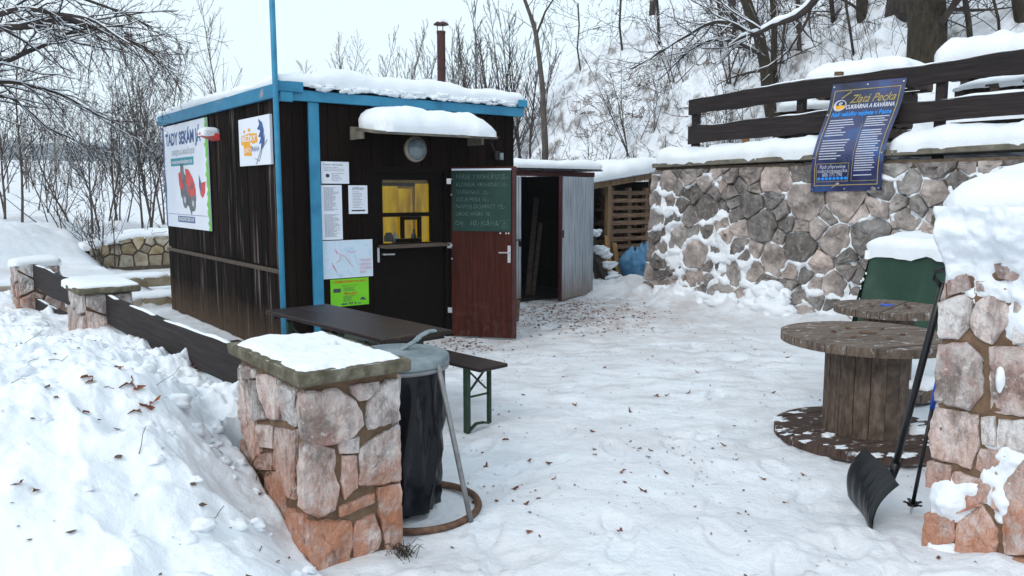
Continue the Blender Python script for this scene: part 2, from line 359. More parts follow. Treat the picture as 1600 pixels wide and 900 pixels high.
PALW = mat('pallet_wood', [(0.085, 0.05, 0.032), (0.17, 0.105, 0.066), (0.25, 0.165, 0.11)], scale=(1.5, 12, 12), ns=2.5, rough=0.85, bump=0.4, rand=0.3)
GPALW = mat('grey_pallet_wood', [(0.06, 0.045, 0.036), (0.13, 0.10, 0.08)], scale=(1.5, 12, 12), ns=2.5, rough=0.9, bump=0.4, rand=0.3)
ORANGEW = mat('fresh_sawn_board', [(0.32, 0.17, 0.06), (0.46, 0.27, 0.11)], scale=(10, 10, 1), ns=2.5, rough=0.8, bump=0.3, rand=0.3)
TARP = mat('green_tarpaulin', [(0.008, 0.036, 0.021), (0.015, 0.055, 0.033)], ns=5, rough=0.5, bump=0.35, bscale=90, bdist=0.004, spec=0.4)
BLACKB = mat('black_bin_liner', [(0.002, 0.003, 0.0055), (0.005, 0.007, 0.011)], ns=5, rough=0.22, bump=0.22, bscale=5, bdist=0.03, spec=0.3)
BLUEB = mat('blue_plastic_sack', [(0.02, 0.10, 0.22), (0.05, 0.19, 0.36), (0.14, 0.32, 0.48)], ns=6, rough=0.35, bump=0.8, bscale=10, bdist=0.03, spec=0.5)
PLASTIC = mat('black_plastic', [(0.004, 0.0045, 0.006), (0.009, 0.0095, 0.011)], ns=10, rough=0.36, bump=0.15, spec=0.4)
BLUEPL = mat('blue_plastic', [(0.01, 0.06, 0.40), (0.02, 0.09, 0.5)], ns=10, rough=0.4, bump=0)
RUST = mat('rusted_iron', [(0.055, 0.03, 0.02), (0.13, 0.07, 0.045), (0.20, 0.13, 0.09)], ns=18, rough=0.8, bump=0.5)
ALU = mat('grey_tube', [(0.20, 0.20, 0.21), (0.32, 0.32, 0.33)], ns=14, rough=0.5, metal=0.5, bump=0.1)
LAMPG = mat('frosted_lamp_glass', [(0.13, 0.16, 0.18), (0.26, 0.31, 0.33)], ns=14, rough=0.2, bump=0, spec=0.6)
LAMPR = mat('aged_brass_ring', [(0.30, 0.26, 0.20), (0.42, 0.37, 0.28)], ns=20, rough=0.5, metal=0.3, bump=0)
BARK = mat('bark', [(0.022, 0.017, 0.015), (0.05, 0.04, 0.035), (0.085, 0.07, 0.06)], scale=(6, 6, 1.5), ns=4, rough=0.95, bump=0.7, bscale=8, rand=0.15)
MOSSB = mat('mossy_bark', [(0.020, 0.016, 0.011), (0.043, 0.035, 0.023), (0.068, 0.056, 0.036)], scale=(5, 5, 1.2), ns=4, rough=0.95, bump=0.9, bscale=8, bdist=0.03)
PBARK = mat('pale_bark', [(0.06, 0.05, 0.043), (0.12, 0.10, 0.09)], scale=(6, 6, 1.5), ns=4, rough=0.95, bump=0.4)
TWIG = mat('twig', [(0.04, 0.030, 0.026), (0.075, 0.058, 0.050)], ns=3, rough=0.9, bump=0)
BOUGH = mat('grey_brown_bough', [(0.035, 0.027, 0.024), (0.07, 0.056, 0.05)], ns=4, rough=0.95, bump=0.3)
TWIGF = mat('hazed_twig', [(0.10, 0.085, 0.08), (0.16, 0.14, 0.13)], ns=3, rough=0.9, bump=0)  # paler copy of twig; haze over farther trees is put into its colour
LEAF = mat('dead_leaf', [(0.09, 0.03, 0.016), (0.19, 0.068, 0.036), (0.25, 0.10, 0.05)], ns=20, rough=0.8, bump=0.3, rand=0.3)
LITTER = mat('leaf_crumbs', [(0.06, 0.035, 0.026), (0.14, 0.062, 0.038), (0.22, 0.085, 0.048)], ns=2.5, rough=0.9, bump=0)
SCRUB = mat('dead_scrub', [(0.07, 0.045, 0.03), (0.14, 0.095, 0.065)], ns=5, rough=0.95, bump=0)
FARHILL = mat('frosted_hazy_forest', [(0.03, 0.05, 0.078), (0.06, 0.095, 0.135), (0.18, 0.24, 0.30)], scale=(1, 1, 2.5), ns=0.05, detail=10, rough=1, bump=0, rgh=0.75, coord='Object')  # frosted forest tone, with the blue of distant haze mixed into the colour
def glass_mat():
    m = bpy.data.materials.new('window_glass'); m.use_nodes = True; N, L = m.node_tree.nodes, m.node_tree.links
    N.clear(); o = N.new('ShaderNodeOutputMaterial'); mx = N.new('ShaderNodeMixShader'); fr = N.new('ShaderNodeFresnel'); fr.inputs[0].default_value = 1.35
    t = N.new('ShaderNodeBsdfTransparent'); t.inputs[0].default_value = (0.9, 0.92, 0.9, 1); g = N.new('ShaderNodeBsdfGlossy'); g.inputs['Roughness'].default_value = 0.03
    L.new(fr.outputs[0], mx.inputs[0]); L.new(t.outputs[0], mx.inputs[1]); L.new(g.outputs[0], mx.inputs[2]); L.new(mx.outputs[0], o.inputs[0]); return m
GLASS = glass_mat()

# ------------------------------------------------------------------ ground and terrain
W0 = np.array([2.065, 12.48, 0.0])                 # left foot of the retaining wall
P1 = np.array([-0.88, 3.318, 0.0])                 # near corner of the short stone pillar
FD = np.array([-0.64, 0.768, 0.0]); FD /= np.linalg.norm(FD); FN = np.array([-FD[1], FD[0], 0.0])   # fence run, outward (left) normal
SH = np.array([-2.26, 7.89, 0.0])                  # near corner of the kiosk
def footprints(x, y):
    G = 0.42; i0 = np.floor(x / G); j0 = np.floor(y / G); z = 0.0
    for di in (-1, 0, 1):
        for dj in (-1, 0, 1):
            i, j = i0 + di, j0 + dj; cx = (i + _h(i, j, 3)) * G; cy = (j + _h(i, j, 5)) * G; a = 0.9 + (_h(i, j, 7) - .5) * 2.2; on = (_h(i, j, 9) < 0.62)
            dx, dy = x - cx, y - cy; u = dx * np.cos(a) + dy * np.sin(a); v = -dx * np.sin(a) + dy * np.cos(a)
            q = np.sqrt((u / 0.16) ** 2 + (v / 0.068) ** 2)
            z = z + on * (-0.022 * sm(1.06, 0.84, q) + 0.009 * np.exp(-((q - 1.35) / 0.25) ** 2)) * (0.4 + 0.6 * _h(i, j, 11))
    return z
def ground_z(x, y):
    x = np.asarray(x, float); y = np.asarray(y, float); D = np.hypot(x, y)
    z = 0.024 * fbm(x * 0.9, y * 0.9, 5, 3) + 0.011 * fbm(x * 4.5, y * 4.5, 3, 11)
    foot = np.clip(fbm(x * 3.1, y * 3.1, 2, 5), -0.5, 0.08)
    z = z + 0.05 * foot
    z = z + 0.85 * footprints(x, y) * sm(16, 9, D)
    far = np.clip(D - 42, 0, None); z = z + 0.05 * np.minimum(far, 185) * sm(42, 60, D) * sm(1800, 300, D)
    z = z + 0.75 * sm(-7.8, -10.6, x) * sm(10.5, 13, y) * sm(60, 25, D) * (1 + 0.35 * fbm(x * .7, y * .7, 5, 2) + 0.10 * fbm(x * 3.2, y * 3.2, 3, 33))
    vb = (x - SH[0]) * V[0] + (y - SH[1]) * V[1]; ub = (x - SH[0]) * U[0] + (y - SH[1]) * U[1]
    left = sm(0.4, -0.2, ub)
    z = z + left * (0.16 * sm(4.55, 4.62, vb) + 0.14 * sm(6.3, 6.4, vb)) * sm(40, 20, D)
    st = (x - W0[0]) * U[0] + (y - W0[1]) * U[1]; tt = -((x - W0[0]) * V[0] + (y - W0[1]) * V[1])
    lump = 0.5 + 0.9 * fbm(x * 2.6, y * 2.6, 4, 21)
    z = z + 0.26 * np.clip(lump, 0, 1.2) * sm(-0.75, -0.05, st) * sm(-0.6, 0.3, tt) * sm(6.5, 4.8, tt)          # snow thrown against the wall foot
    z = z + 0.22 * sm(1.25, 0.2, np.hypot((x - 1.75), (y - 13.6))) * (1 + fbm(x * 3, y * 3, 3, 9))              # heap between the sheds
    z = z + 0.10 * sm(0.50, 0.05, np.hypot(x - 2.12, (y - 3.2) * 1.3)) * (0.8 + 0.8 * fbm(x * 5, y * 5, 3, 4))   # foot of the tall pillar
    z = z + 0.03 * sm(0.5, 0.1, np.hypot(x - 1.55, (y - 3.55))) * (0.9 + 2 * fbm(x * 6, y * 6, 3, 14))
    z = z + 0.05 * np.clip(fbm(x * 7, y * 7, 3, 15), -.3, 1) * sm(0.9, 0.2, np.hypot(x + 0.1, y - 3.0))
    return z
th = np.concatenate([np.linspace(-180, -46, 40, endpoint=False), np.linspace(-46, 46, 860), np.linspace(46, 180, 41)[1:]])
rr = np.concatenate([[0.01, 0.5, 0.9], np.geomspace(1.6, 45, 560), np.geomspace(46, 1180, 56)])
TT, RR = np.meshgrid(np.radians(th), rr, indexing='ij')
GX = RR * np.sin(TT); GY = RR * np.cos(TT)
grid_obj('snow_ground', GX, GY, ground_z(GX, GY), YARD, 'structure')

def hill_z(s, t):
    """s: distance behind the retaining wall, t: along the wall, away from the camera"""
    s = np.asarray(s, float); t = np.asarray(t, float)
    Hc = np.interp(t, [-14, 0, 6, 17, 24, 40, 60, 80], [13, 11.0, 8.4, 7.2, 6.3, 3.6, 1.0, 0.2])
    k = np.clip((s - 3.4 - 0.6 * sm(0, 4, t)) / 11.5, 0, 1)
    f = np.sin(k * math.pi / 2) ** 1.15
    rock = np.abs(fbm(s * 0.55, t * 0.55, 5, 31))
    z = Hc * f + 0.13 * np.clip(s - 15, 0, None)
    z = z + (0.5 * fbm(s * .33, t * .33, 4, 17) + 1.15 * (rock - 0.18) + 0.55 * np.abs(fbm(s * 1.5, t * 1.5, 4, 23)) + 0.30 * (0.3 - np.abs(fbm(s * 3.6, t * 3.6, 2, 29)))) * sm(3.2, 6.5, s) * sm(80, 40, t)
    terr = 2.13 + 0.07 * fbm(s * 1.4, t * 1.4, 3, 6)
    return -0.35 + (terr + 0.35) * sm(-0.12, -0.36, t) * sm(9, 4, s) + z + 0.35 * sm(9, 4, s) * 0 + sm(3, 9, s) * 0.35
sv = np.concatenate([np.linspace(0.30, 16, 230), np.geomspace(16.3, 75, 40)])
tv = np.concatenate([np.linspace(-13, 30, 520), np.linspace(30.4, 80, 60)])
S_, T_ = np.meshgrid(sv, tv, indexing='ij')
def scrubby(N, L, c, tc):
    g = N.new('ShaderNodeNewGeometry'); sx = N.new('ShaderNodeSeparateXYZ'); L.new(g.outputs['Normal'], sx.inputs[0])
    r = N.new('ShaderNodeMapRange'); r.inputs[1].default_value = 0.66; r.inputs[2].default_value = 0.40; L.new(sx.outputs[2], r.inputs[0])
    k = mul(N, L, r.outputs[0], mask_node(N, L, g.outputs['Position'], 2.6, 0.46, 0.58, 7))
    c = mix(N, L, mul(N, L, k, 0.75), c, (0.13, 0.10, 0.08))
    k2 = mask_node(N, L, g.outputs['Position'], 4.5, 0.61, 0.68, 8)
    return mix(N, L, mul(N, L, k2, 0.4), c, (0.20, 0.17, 0.15))
HILLM = mat('hill_snow', [(0.76, 0.80, 0.86), (0.85, 0.88, 0.93)], ns=2.0, rough=0.8, bump=0.55, bscale=5, bdist=0.12, spec=0.15, stain=scrubby)
def st2w(s, t): return W0[0] + U[0] * s + V[0] * t, W0[1] + U[1] * s + V[1] * t
HX, HY = st2w(S_, T_)
grid_obj('hillside', HX, HY, hill_z(S_, T_), HILLM, 'structure')
def w2st(x, y): return (x - W0[0]) * U[0] + (y - W0[1]) * U[1], (x - W0[0]) * V[0] + (y - W0[1]) * V[1]
def terrain_z(x, y):
    s, t = w2st(x, y)
    return float(max(hill_z(s, t), 0) if s > 0.3 else ground_z(x, y))

# far wooded ridges across the valley
az = np.radians(np.linspace(-75, 40, 240))
for nm, d0, h0, wv, sd in (('distant_hills', 520, 37, 12, 3), ('distant_ridge', 950, 62, 20, 8)):
    rows = []
    hh = h0 + wv * fbm(az * 6, az * 0 + sd, 4, sd) + 2.2 * fbm(az * 160, az * 0, 2, sd)
    for k in np.linspace(0, 1, 9):
        d = d0 + 160 * k
        rows.append(np.stack([d * np.sin(az), d * np.cos(az), -5 + (hh + 5) * math.sin(k * math.pi / 2)], -1))
    P = np.stack(rows, 0)
    grid_obj(nm, P[..., 0], P[..., 1], P[..., 2], FARHILL, 'structure')

# ploughed snow bank left of the fence
def bank_z(a, b):
    crest = np.interp(b, [-3.2, -2.2, -1.3, -0.7, -0.15, 0.35, 0.8, 1.4, 2.6, 4.2, 6, 9, 13], [-0.1, 0.0, 0.16, 0.26, 0.36, 0.58, 0.84, 0.80, 0.68, 0.53, 0.42, 0.30, 0.1])
    inn = np.interp(b, [-1.0, 0.0, 0.9, 1.2, 13], [0.02, 0.10, 0.48, 0.60, 0.42])
    e = sm(0.55, 0.0, a)                     # towards the fence / pillar
    edge = np.where(b > 1.0, sm(-0.75, -0.12, a), sm(-0.06, 0.02, a))
    z = crest * (1 - e) + np.minimum(inn, crest) * e
    z = z * (1 - 0.30 * sm(0.9, 3.2, a)) * edge
    L1 = np.abs(fbm(a * 1.7, b * 1.7, 4, 41)); L2 = np.abs(fbm(a * 5.2, b * 5.2, 3, 44))
    amp = sm(0.02, 0.25, z)
    L3 = np.abs(fbm(a * 11, b * 11, 3, 47)); cr = sm(0.05, -0.25, fbm(a * 1.1 + 4, b * 1.1, 2, 52)) * 0.7 + 0.3
    q = fbm(a * 3.4, b * 3.4, 4, 54); st = np.round(q * 5) / 5
    z = z + amp * (0.20 * (0.32 - L1) + 0.05 * fbm(a * 0.9, b * 0.9, 2, 50) + cr * (0.075 * (st * 0.6 + q * 0.4) + 0.07 * (0.25 - L2) + 0.045 * (0.25 - L3) + 0.030 * fbm(a * 20, b * 20, 3, 46)))
    return z - 0.05
av = np.concatenate([np.linspace(-0.8, 2.0, 300), np.linspace(2.02, 4.6, 90)]); bv_ = np.concatenate([np.linspace(-3.4, -1.5, 80), np.linspace(-1.48, 3.0, 440), np.linspace(3.02, 13, 220)])
A_, B_ = np.meshgrid(av, bv_, indexing='ij')
BZ = bank_z(A_, B_)
inside = (A_ < 0.0) & (B_ < 0.98)                      # keep clear of the pillar
BZ = np.where(inside, -0.15, BZ)
BX = P1[0] + FN[0] * A_ + FD[0] * B_; BY = P1[1] + FN[1] * A_ + FD[1] * B_
Zb = np.maximum(BZ, -0.06)
bank = grid_obj('snow_bank', BX, BY, Zb, SNOW, 'structure')
def bank_pt(px, py):
    r = ray(px, py)
    for k in np.linspace(1.0, 9, 900):
        p = EYE + r * k
        a = (p - P1) @ FN; b = (p - P1) @ FD
        if p[2] <= float(bank_z(a, b)) or p[2] <= 0: return p
    return p

# icosphere prototype for clods and clinging snow
_t = (1 + 5 ** 0.5) / 2
_iv = [Vector(p).normalized() for p in [(-1, _t, 0), (1, _t, 0), (-1, -_t, 0), (1, -_t, 0), (0, -1, _t), (0, 1, _t), (0, -1, -_t), (0, 1, -_t), (_t, 0, -1), (_t, 0, 1), (-_t, 0, -1), (-_t, 0, 1)]]
_if = [(0, 11, 5), (0, 5, 1), (0, 1, 7), (0, 7, 10), (0, 10, 11), (1, 5, 9), (5, 11, 4), (11, 10, 2), (10, 7, 6), (7, 1, 8), (3, 9, 4), (3, 4, 2), (3, 2, 6), (3, 6, 8), (3, 8, 9), (4, 9, 5), (2, 4, 11), (6, 2, 10), (8, 6, 7), (9, 8, 1)]
def subdiv(v, f):
    v = list(v); out = []; cache = {}
    def mid(a, b):
        k = (min(a, b), max(a, b))
        if k not in cache: v.append(((v[a] + v[b]) / 2).normalized()); cache[k] = len(v) - 1
        return cache[k]
    for a, b, c in f:
        x, y, z = mid(a, b), mid(b, c), mid(c, a); out += [(a, x, z), (b, y, x), (c, z, y), (x, y, z)]
    return v, out
I1 = subdiv(_iv, _if); I2 = subdiv(*I1)
def blob(mb, c, r, rng, lvl=I1, wob=0.25):
    b = len(mb.v); o = rng.uniform(0, 99)
    for p in lvl[0]:
        k = 1 + wob * float(fbm(p.x * 1.3 + o, p.y * 1.3 + p.z * 1.7 + o, 2, 3)) * 1.6
        mb.v.append((c[0] + p.x * r[0] * k, c[1] + p.y * r[1] * k, c[2] + p.z * r[2] * k))
    for f in lvl[1]: mb.f.append(tuple(b + i for i in f)); mb.m.append(mb.cm)
rng = random.Random(5)
cl_ = MB()
for i in range(110):
    b = rng.uniform(-1.0, 2.2) if i < 80 else rng.uniform(2, 7); a = abs(rng.gauss(0.25, 0.55)) + 0.02
    if b < 0.95: a = max(a, 0.06)
    r = rng.choice([0.012, 0.015, 0.02, 0.025, 0.03, 0.045]) * rng.uniform(0.7, 1.3)
    z = float(bank_z(a, b))
    if z < 0.01: continue
    p = P1 + FN * a + FD * b
    blob(cl_, (p[0], p[1], z + r * 0.05), (r * rng.uniform(.8, 1.4), r * rng.uniform(.8, 1.3), r * rng.uniform(.6, .9)), rng, I2, 0.6)
cl_.build('snow_clods', SNOW, smooth=True, kind='stuff')

def cap(mb, x0, x1, y0, y1, z, T, r, seed=0, res=0.06, wob=0.03, lump=0.25, skirt=0.03, tops=None):
    """rounded snow slab lying on the rectangle x0..x1, y0..y1 at height z"""
    def ax(a, b):
        e = np.array([0, .03, .12, .28, .5, .75, 1.0]) * min(r, (b - a) / 2.05)
        m = np.linspace(a + e[-1], b - e[-1], max(2, int((b - a - 2 * e[-1]) / res)) + 1)
        return np.concatenate([a + e[:-1], m, (b - e[:-1])[::-1]])
    xs, ys = ax(x0, x1), ax(y0, y1)
    X, Y = np.meshgrid(xs, ys, indexing='ij')
    d = np.minimum(np.minimum(X - x0, x1 - X), np.minimum(Y - y0, y1 - Y))
    # round the corners in plan
    dx = np.minimum(X - x0, x1 - X); dy = np.minimum(Y - y0, y1 - Y); rc = min(r, (x1 - x0) / 2.05, (y1 - y0) / 2.05)
    qx = np.clip(1 - dx / rc, 0, 1); qy = np.clip(1 - dy / rc, 0, 1); q = np.clip((qx ** 3 + qy ** 3) ** (1 / 3), 0, 1)
    h = np.sqrt(np.clip(1 - q ** 2, 0, 1))
    TT_ = T * (1 + lump * 1.6 * fbm(X * 2.2 + seed * 3.1, Y * 2.2, 3, seed)) if tops is None else tops(X, Y)
    Z = z + TT_ * h + (0.006 * fbm(X * 22, Y * 22, 2, seed) + min(T, 0.25) * (0.16 * fbm(X * 6, Y * 6, 3, seed + 8) + 0.10 * (0.25 - np.abs(fbm(X * 3.2, Y * 3.2, 2, seed + 12))))) * np.minimum(1, h * 1.2)
    edge = np.clip(1 - d / rc, 0, 1)
    nx = wob * edge * 2 * fbm(X * 4 + seed, Y * 4 + 9, 3, seed + 1); ny = wob * edge * 2 * fbm(X * 4 + 5, Y * 4 + seed, 3, seed + 2)
    bulge = 0.5 * np.sin(np.clip(h, 0, 1) * math.pi) * min(T, 0.2) * 0.35
    cx, cy = (x0 + x1) / 2, (y0 + y1) / 2
    ox = np.where(qx > 0.15, np.sign(X - cx), 0) * bulge; oy = np.where(qy > 0.15, np.sign(Y - cy), 0) * bulge
    X2 = X + nx + ox; Y2 = Y + ny + oy
    n, m = X.shape
    bz = z - skirt * (0.4 + 1.2 * np.clip(0.5 + fbm(X * 5, Y * 5, 3, seed + 4), 0, 1))
    border = np.zeros_like(X, bool); border[0] = border[-1] = True; border[:, 0] = border[:, -1] = True
    Z = np.where(border, bz, Z)
    mb.grid(np.stack([X2, Y2, Z], -1)); return mb

# ------------------------------------------------------------------ masonry
def clip_poly(poly, p, n):
    out = []
    for i in range(len(poly)):
        a, b = poly[i], poly[(i + 1) % len(poly)]
        da = (a[0] - p[0]) * n[0] + (a[1] - p[1]) * n[1]; db = (b[0] - p[0]) * n[0] + (b[1] - p[1]) * n[1]
        if da <= 0: out.append(a)
        if (da < 0 < db) or (db < 0 < da):
            t = da / (da - db); out.append((a[0] + (b[0] - a[0]) * t, a[1] + (b[1] - a[1]) * t))
    return out
def voronoi(sites, box, reach, wts=None):
    cells = []
    for i, s in enumerate(sites):
        poly = [(box[0], box[2]), (box[1], box[2]), (box[1], box[3]), (box[0], box[3])]
        for j, q in enumerate(sites):
            if j == i: continue
            if math.hypot(q[0] - s[0], q[1] - s[1]) > reach: continue
            d2 = (q[0] - s[0]) ** 2 + (q[1] - s[1]) ** 2; k = 0.5 + ((wts[i] - wts[j]) / (2 * d2) if wts else 0)
            poly = clip_poly(poly, (s[0] + (q[0] - s[0]) * k, s[1] + (q[1] - s[1]) * k), (q[0] - s[0], q[1] - s[1]))
            if len(poly) < 3: break
        cells.append(poly)
    return cells
def jsites(x0, x1, z0, z1, wd, ht, rng, jit=0.36):
    out = []; nz = max(1, round((z1 - z0) / ht)); 
    for j in range(nz):
        nx = max(1, round((x1 - x0) / wd)); off = 0.5 if j % 2 else 0
        for i in range(-1, nx + 1):
            x = x0 + (i + 0.5 + off + rng.uniform(-jit, jit)) * (x1 - x0) / nx; z = z0 + (j + 0.5 + rng.uniform(-jit, jit)) * (z1 - z0) / nz
            if x0 < x < x1: out.append((x, z))
    return out
def stone(poly, tow, depth, rng, gap=0.010, step=0.07, rough=0.012, rings=(0.0, 0.07, 0.22, 0.45, 0.72), soft=0.05):
    """one rough stone filling poly (a, b) less the joint, proud by depth"""
    A = sum(poly[i][0] * poly[(i + 1) % len(poly)][1] - poly[(i + 1) % len(poly)][0] * poly[i][1] for i in range(len(poly))) / 2
    if A < 0: poly = poly[::-1]
    n = len(poly); cx = sum(p[0] for p in poly) / n; cz = sum(p[1] for p in poly) / n
    size = math.sqrt(abs(A)); ins = max(-0.06, min(gap / max(size * 0.5, 0.02), 0.3))
    P = [(cx + (p[0] - cx) * (1 - ins), cz + (p[1] - cz) * (1 - ins)) for p in poly]
    Q = []
    for i in range(n):
        a, b = P[i], P[(i + 1) % n]; L = math.hypot(b[0] - a[0], b[1] - a[1]); k = max(1, int(L / step))
        for j in range(k):
            t = j / k; Q.append([a[0] + (b[0] - a[0]) * t, a[1] + (b[1] - a[1]) * t])
    for _ in range(1):       # soften corners
        m = len(Q); Q = [[Q[i][0] * (1 - 2 * soft) + (Q[i - 1][0] + Q[(i + 1) % m][0]) * soft, Q[i][1] * (1 - 2 * soft) + (Q[i - 1][1] + Q[(i + 1) % m][1]) * soft] for i in range(m)]
    jt = min(rough * 0.5, size * 0.03)
    Q = [(q[0] + rng.uniform(-jt, jt), q[1] + rng.uniform(-jt, jt)) for q in Q]
    m = len(Q); mb = MB(); o = rng.uniform(0, 50); tx, tz = rng.uniform(-.5, .5), rng.uniform(-.5, .5)
    for q in Q: mb.v.append(tuple(tow(q[0], q[1], -0.03)))
    hs = {0: 0.68, 1: 0.95, 2: 1.0, 3: 1.02, 4: 1.02}
    for k, f in enumerate(rings):
        for q in Q:
            x = q[0] + (cx - q[0]) * f; z = q[1] + (cz - q[1]) * f
            h = depth * hs[k] + (rough * (2.6 * float(np.round(fbm(x * 7 + o, z * 4 + o, 2, 2) * 4) / 4) + 1.2 * float(fbm(x * 5 + o, z * 5, 2, 9)) + 1.5 * float(abs(fbm(x * 23 + o, z * 11, 3, 6)))) + (tx * (x - cx) + tz * (z - cz)) * 0.16) * (1 if k else 0.3)
            mb.v.append(tuple(tow(x, z, h)))
    mb.v.append(tuple(tow(cx, cz, depth * 1.03 + rough * 2.2 * float(fbm(cx * 9 + o, cz * 9, 3, 2)))))
    for k in range(len(rings)):
        for i in range(m):
            j = (i + 1) % m; mb.f.append((k * m + i, k * m + j, (k + 1) * m + j, (k + 1) * m + i)); mb.m.append(0)
    e = len(rings) * m
    for i in range(m): mb.f.append((e + i, e + (i + 1) % m, e + m)); mb.m.append(0)
    return mb
def fsnow(mb, a0, a1, b0, b1, res, fn, tow):
    """snow clinging to a face: fn(A, B) gives its thickness"""
    na, nb = int((a1 - a0) / res) + 1, int((b1 - b0) / res) + 1
    A, B = np.meshgrid(np.linspace(a0, a1, na), np.linspace(b0, b1, nb), indexing='ij')
    H = np.clip(fn(A, B), -0.05, None); keep = H > -0.034
    ids = -np.ones(A.shape, int)
    q = keep[:-1, :-1] | keep[1:, :-1] | keep[:-1, 1:] | keep[1:, 1:]
    for i, j in zip(*np.nonzero(q)):
        f = []
        for (x, y) in ((i, j), (i + 1, j), (i + 1, j + 1), (i, j + 1)):
            if ids[x, y] < 0:
                ids[x, y] = len(mb.v); mb.v.append(tuple(tow(A[x, y], B[x, y], H[x, y])))
            f.append(ids[x, y])
        mb.f.append(tuple(f)); mb.m.append(mb.cm)
    return mb

# short pillar by the bin (stones traced stone by stone)
def z3(l): return [(340 + x * 0.4665, 480 + y * 0.4665) for x, y in l]
def z5(l): return [(1200 + x * 0.5556, 400 + y * 0.5556) for x, y in l]
rng = random.Random(11)
sp = thing('stone_pillar', 'short square pillar of pink white stones under a mossy slab, beside the bin', 'pillar', P1, ANG)
LW, LD, LH = 0.445, 0.79, 0.845
mr = MB()
for (o_, e1, e2, n1) in (((0.0, 0.0), (1, 0), (0, -1), LW), ((0.0, LD), (0, -1), (-1, 0), LD)):
    na, nb_ = int(n1 / 0.02) + 1, 43; Aq, Bq = np.meshgrid(np.linspace(0, n1, na), np.linspace(-0.1, LH, nb_), indexing='ij'); hq = -0.003 + 0.010 * fbm(Aq * 16 + n1 * 9, Bq * 16, 4, 3); hq[0] = hq[-1] = 0
    mr.grid(np.stack([o_[0] + e1[0] * Aq + e2[0] * hq, o_[1] + e1[1] * Aq + e2[1] * hq, Bq], -1))
mr.box(0.016, LW - 0.012, 0.016, LD, -0.1, LH); mr.build('mortar', PMORT, sp)
def front1(px): p = onplane(*px, P1, V); return ((p - P1) @ U, p[2])
def left1(px): p = onplane(*px, P1, U); return ((p - P1) @ V, p[2])
F1 = [[(280, 288), (400, 272), (442, 300), (474, 345), (480, 390), (450, 425), (370, 462), (330, 464), (285, 440), (275, 350)], [(440, 262), (537, 248), (540, 264), (500, 306), (472, 314), (445, 286)],
      [(558, 244), (612, 238), (614, 375), (502, 408), (488, 370), (500, 318)], [(474, 468), (600, 392), (618, 398), (617, 572), (502, 597), (472, 590)], [(284, 468), (300, 455), (385, 472), (395, 520), (388, 550), (403, 600), (392, 672), (330, 702), (278, 670), (275, 560)],
      [(414, 500), (461, 498), (465, 600), (422, 641), (411, 582)], [(404, 667), (517, 624), (521, 651), (440, 690), (406, 696)], [(534, 605), (612, 588), (618, 800), (580, 821), (558, 800), (544, 720), (529, 640)],
      [(303, 715), (446, 713), (446, 780), (436, 850), (320, 902), (300, 830)], [(459, 720), (522, 689), (546, 780), (532, 810), (455, 846), (449, 790)], [(440, 850), (556, 814), (542, 872), (420, 892)], [(560, 836), (602, 828), (614, 905), (540, 905), (548, 880)],
      [(402, 442), (468, 432), (470, 466), (474, 486), (408, 488)], [(320, 910), (420, 898), (430, 960), (322, 970)], [(435, 898), (535, 880), (530, 950), (440, 960)]]
L1_ = [[(65, 195), (90, 190), (135, 212), (132, 236), (65, 232)], [(62, 238), (104, 240), (120, 350), (135, 420), (150, 480), (125, 506), (70, 400)], [(109, 240), (140, 248), (150, 320), (168, 370), (125, 376), (112, 310)],
       [(144, 222), (200, 236), (214, 310), (214, 376), (175, 372), (152, 290)], [(204, 244), (268, 276), (272, 400), (222, 372), (212, 310)], [(138, 393), (187, 399), (191, 472), (150, 462), (135, 430)], [(194, 404), (267, 414), (271, 642), (235, 612), (190, 530)],
       [(150, 490), (188, 488), (188, 542), (140, 542), (128, 515)], [(164, 553), (200, 550), (235, 630), (241, 722), (210, 702), (158, 620)], [(243, 668), (298, 700), (298, 832), (250, 802), (240, 740)], [(263, 843), (308, 868), (312, 960), (270, 940)],
       [(60, 420), (110, 500), (122, 540), (64, 520)], [(64, 540), (130, 560), (150, 620), (66, 640)], [(68, 660), (150, 640), (200, 720), (70, 760)], [(80, 790), (220, 730), (240, 830), (90, 860)]]
for pl in F1:
    q = [front1(p) for p in z3(pl)]
    stone([(min(a, LW), b) for a, b in q], lambda a, b, h: (a, -h, b), 0.013 + rng.uniform(0, .009), rng, gap=-0.003, step=0.026, rough=0.0105).build('stone', PSTONE, sp)
for pl in L1_:
    q = [left1(p) for p in z3(pl)]
    stone([(min(max(a, 0.0), LD), b) for a, b in q], lambda a, b, h: (-h, a, b), 0.013 + rng.uniform(0, .009), rng, gap=-0.003, step=0.026, rough=0.0105).build('stone', PSTONE, sp)
for k, (tw, wd) in enumerate(((lambda a, b, h: (LW + h, a, b), LD), (lambda a, b, h: (a, LD + h, b), LW))):
    ss = jsites(0, wd, 0, LH, 0.2, 0.19, rng)
    for c in voronoi(ss, (0, wd, 0, LH), 0.8):
        if len(c) > 2: stone(c, tw, 0.012, rng, gap=0.008).build('stone', PSTONE, sp)
sx0, sx1, sy0, sy1 = -0.055, 0.475, -0.075, 0.82
slab = MB()
gx, gy = np.linspace(sx0, sx1, 24), np.linspace(sy0, sy1, 34)
ring = [(x, sy0) for x in gx[:-1]] + [(sx1, y) for y in gy[:-1]] + [(x, sy1) for x in gx[:0:-1]] + [(sx0, y) for y in gy[:0:-1]]
nr = len(ring)
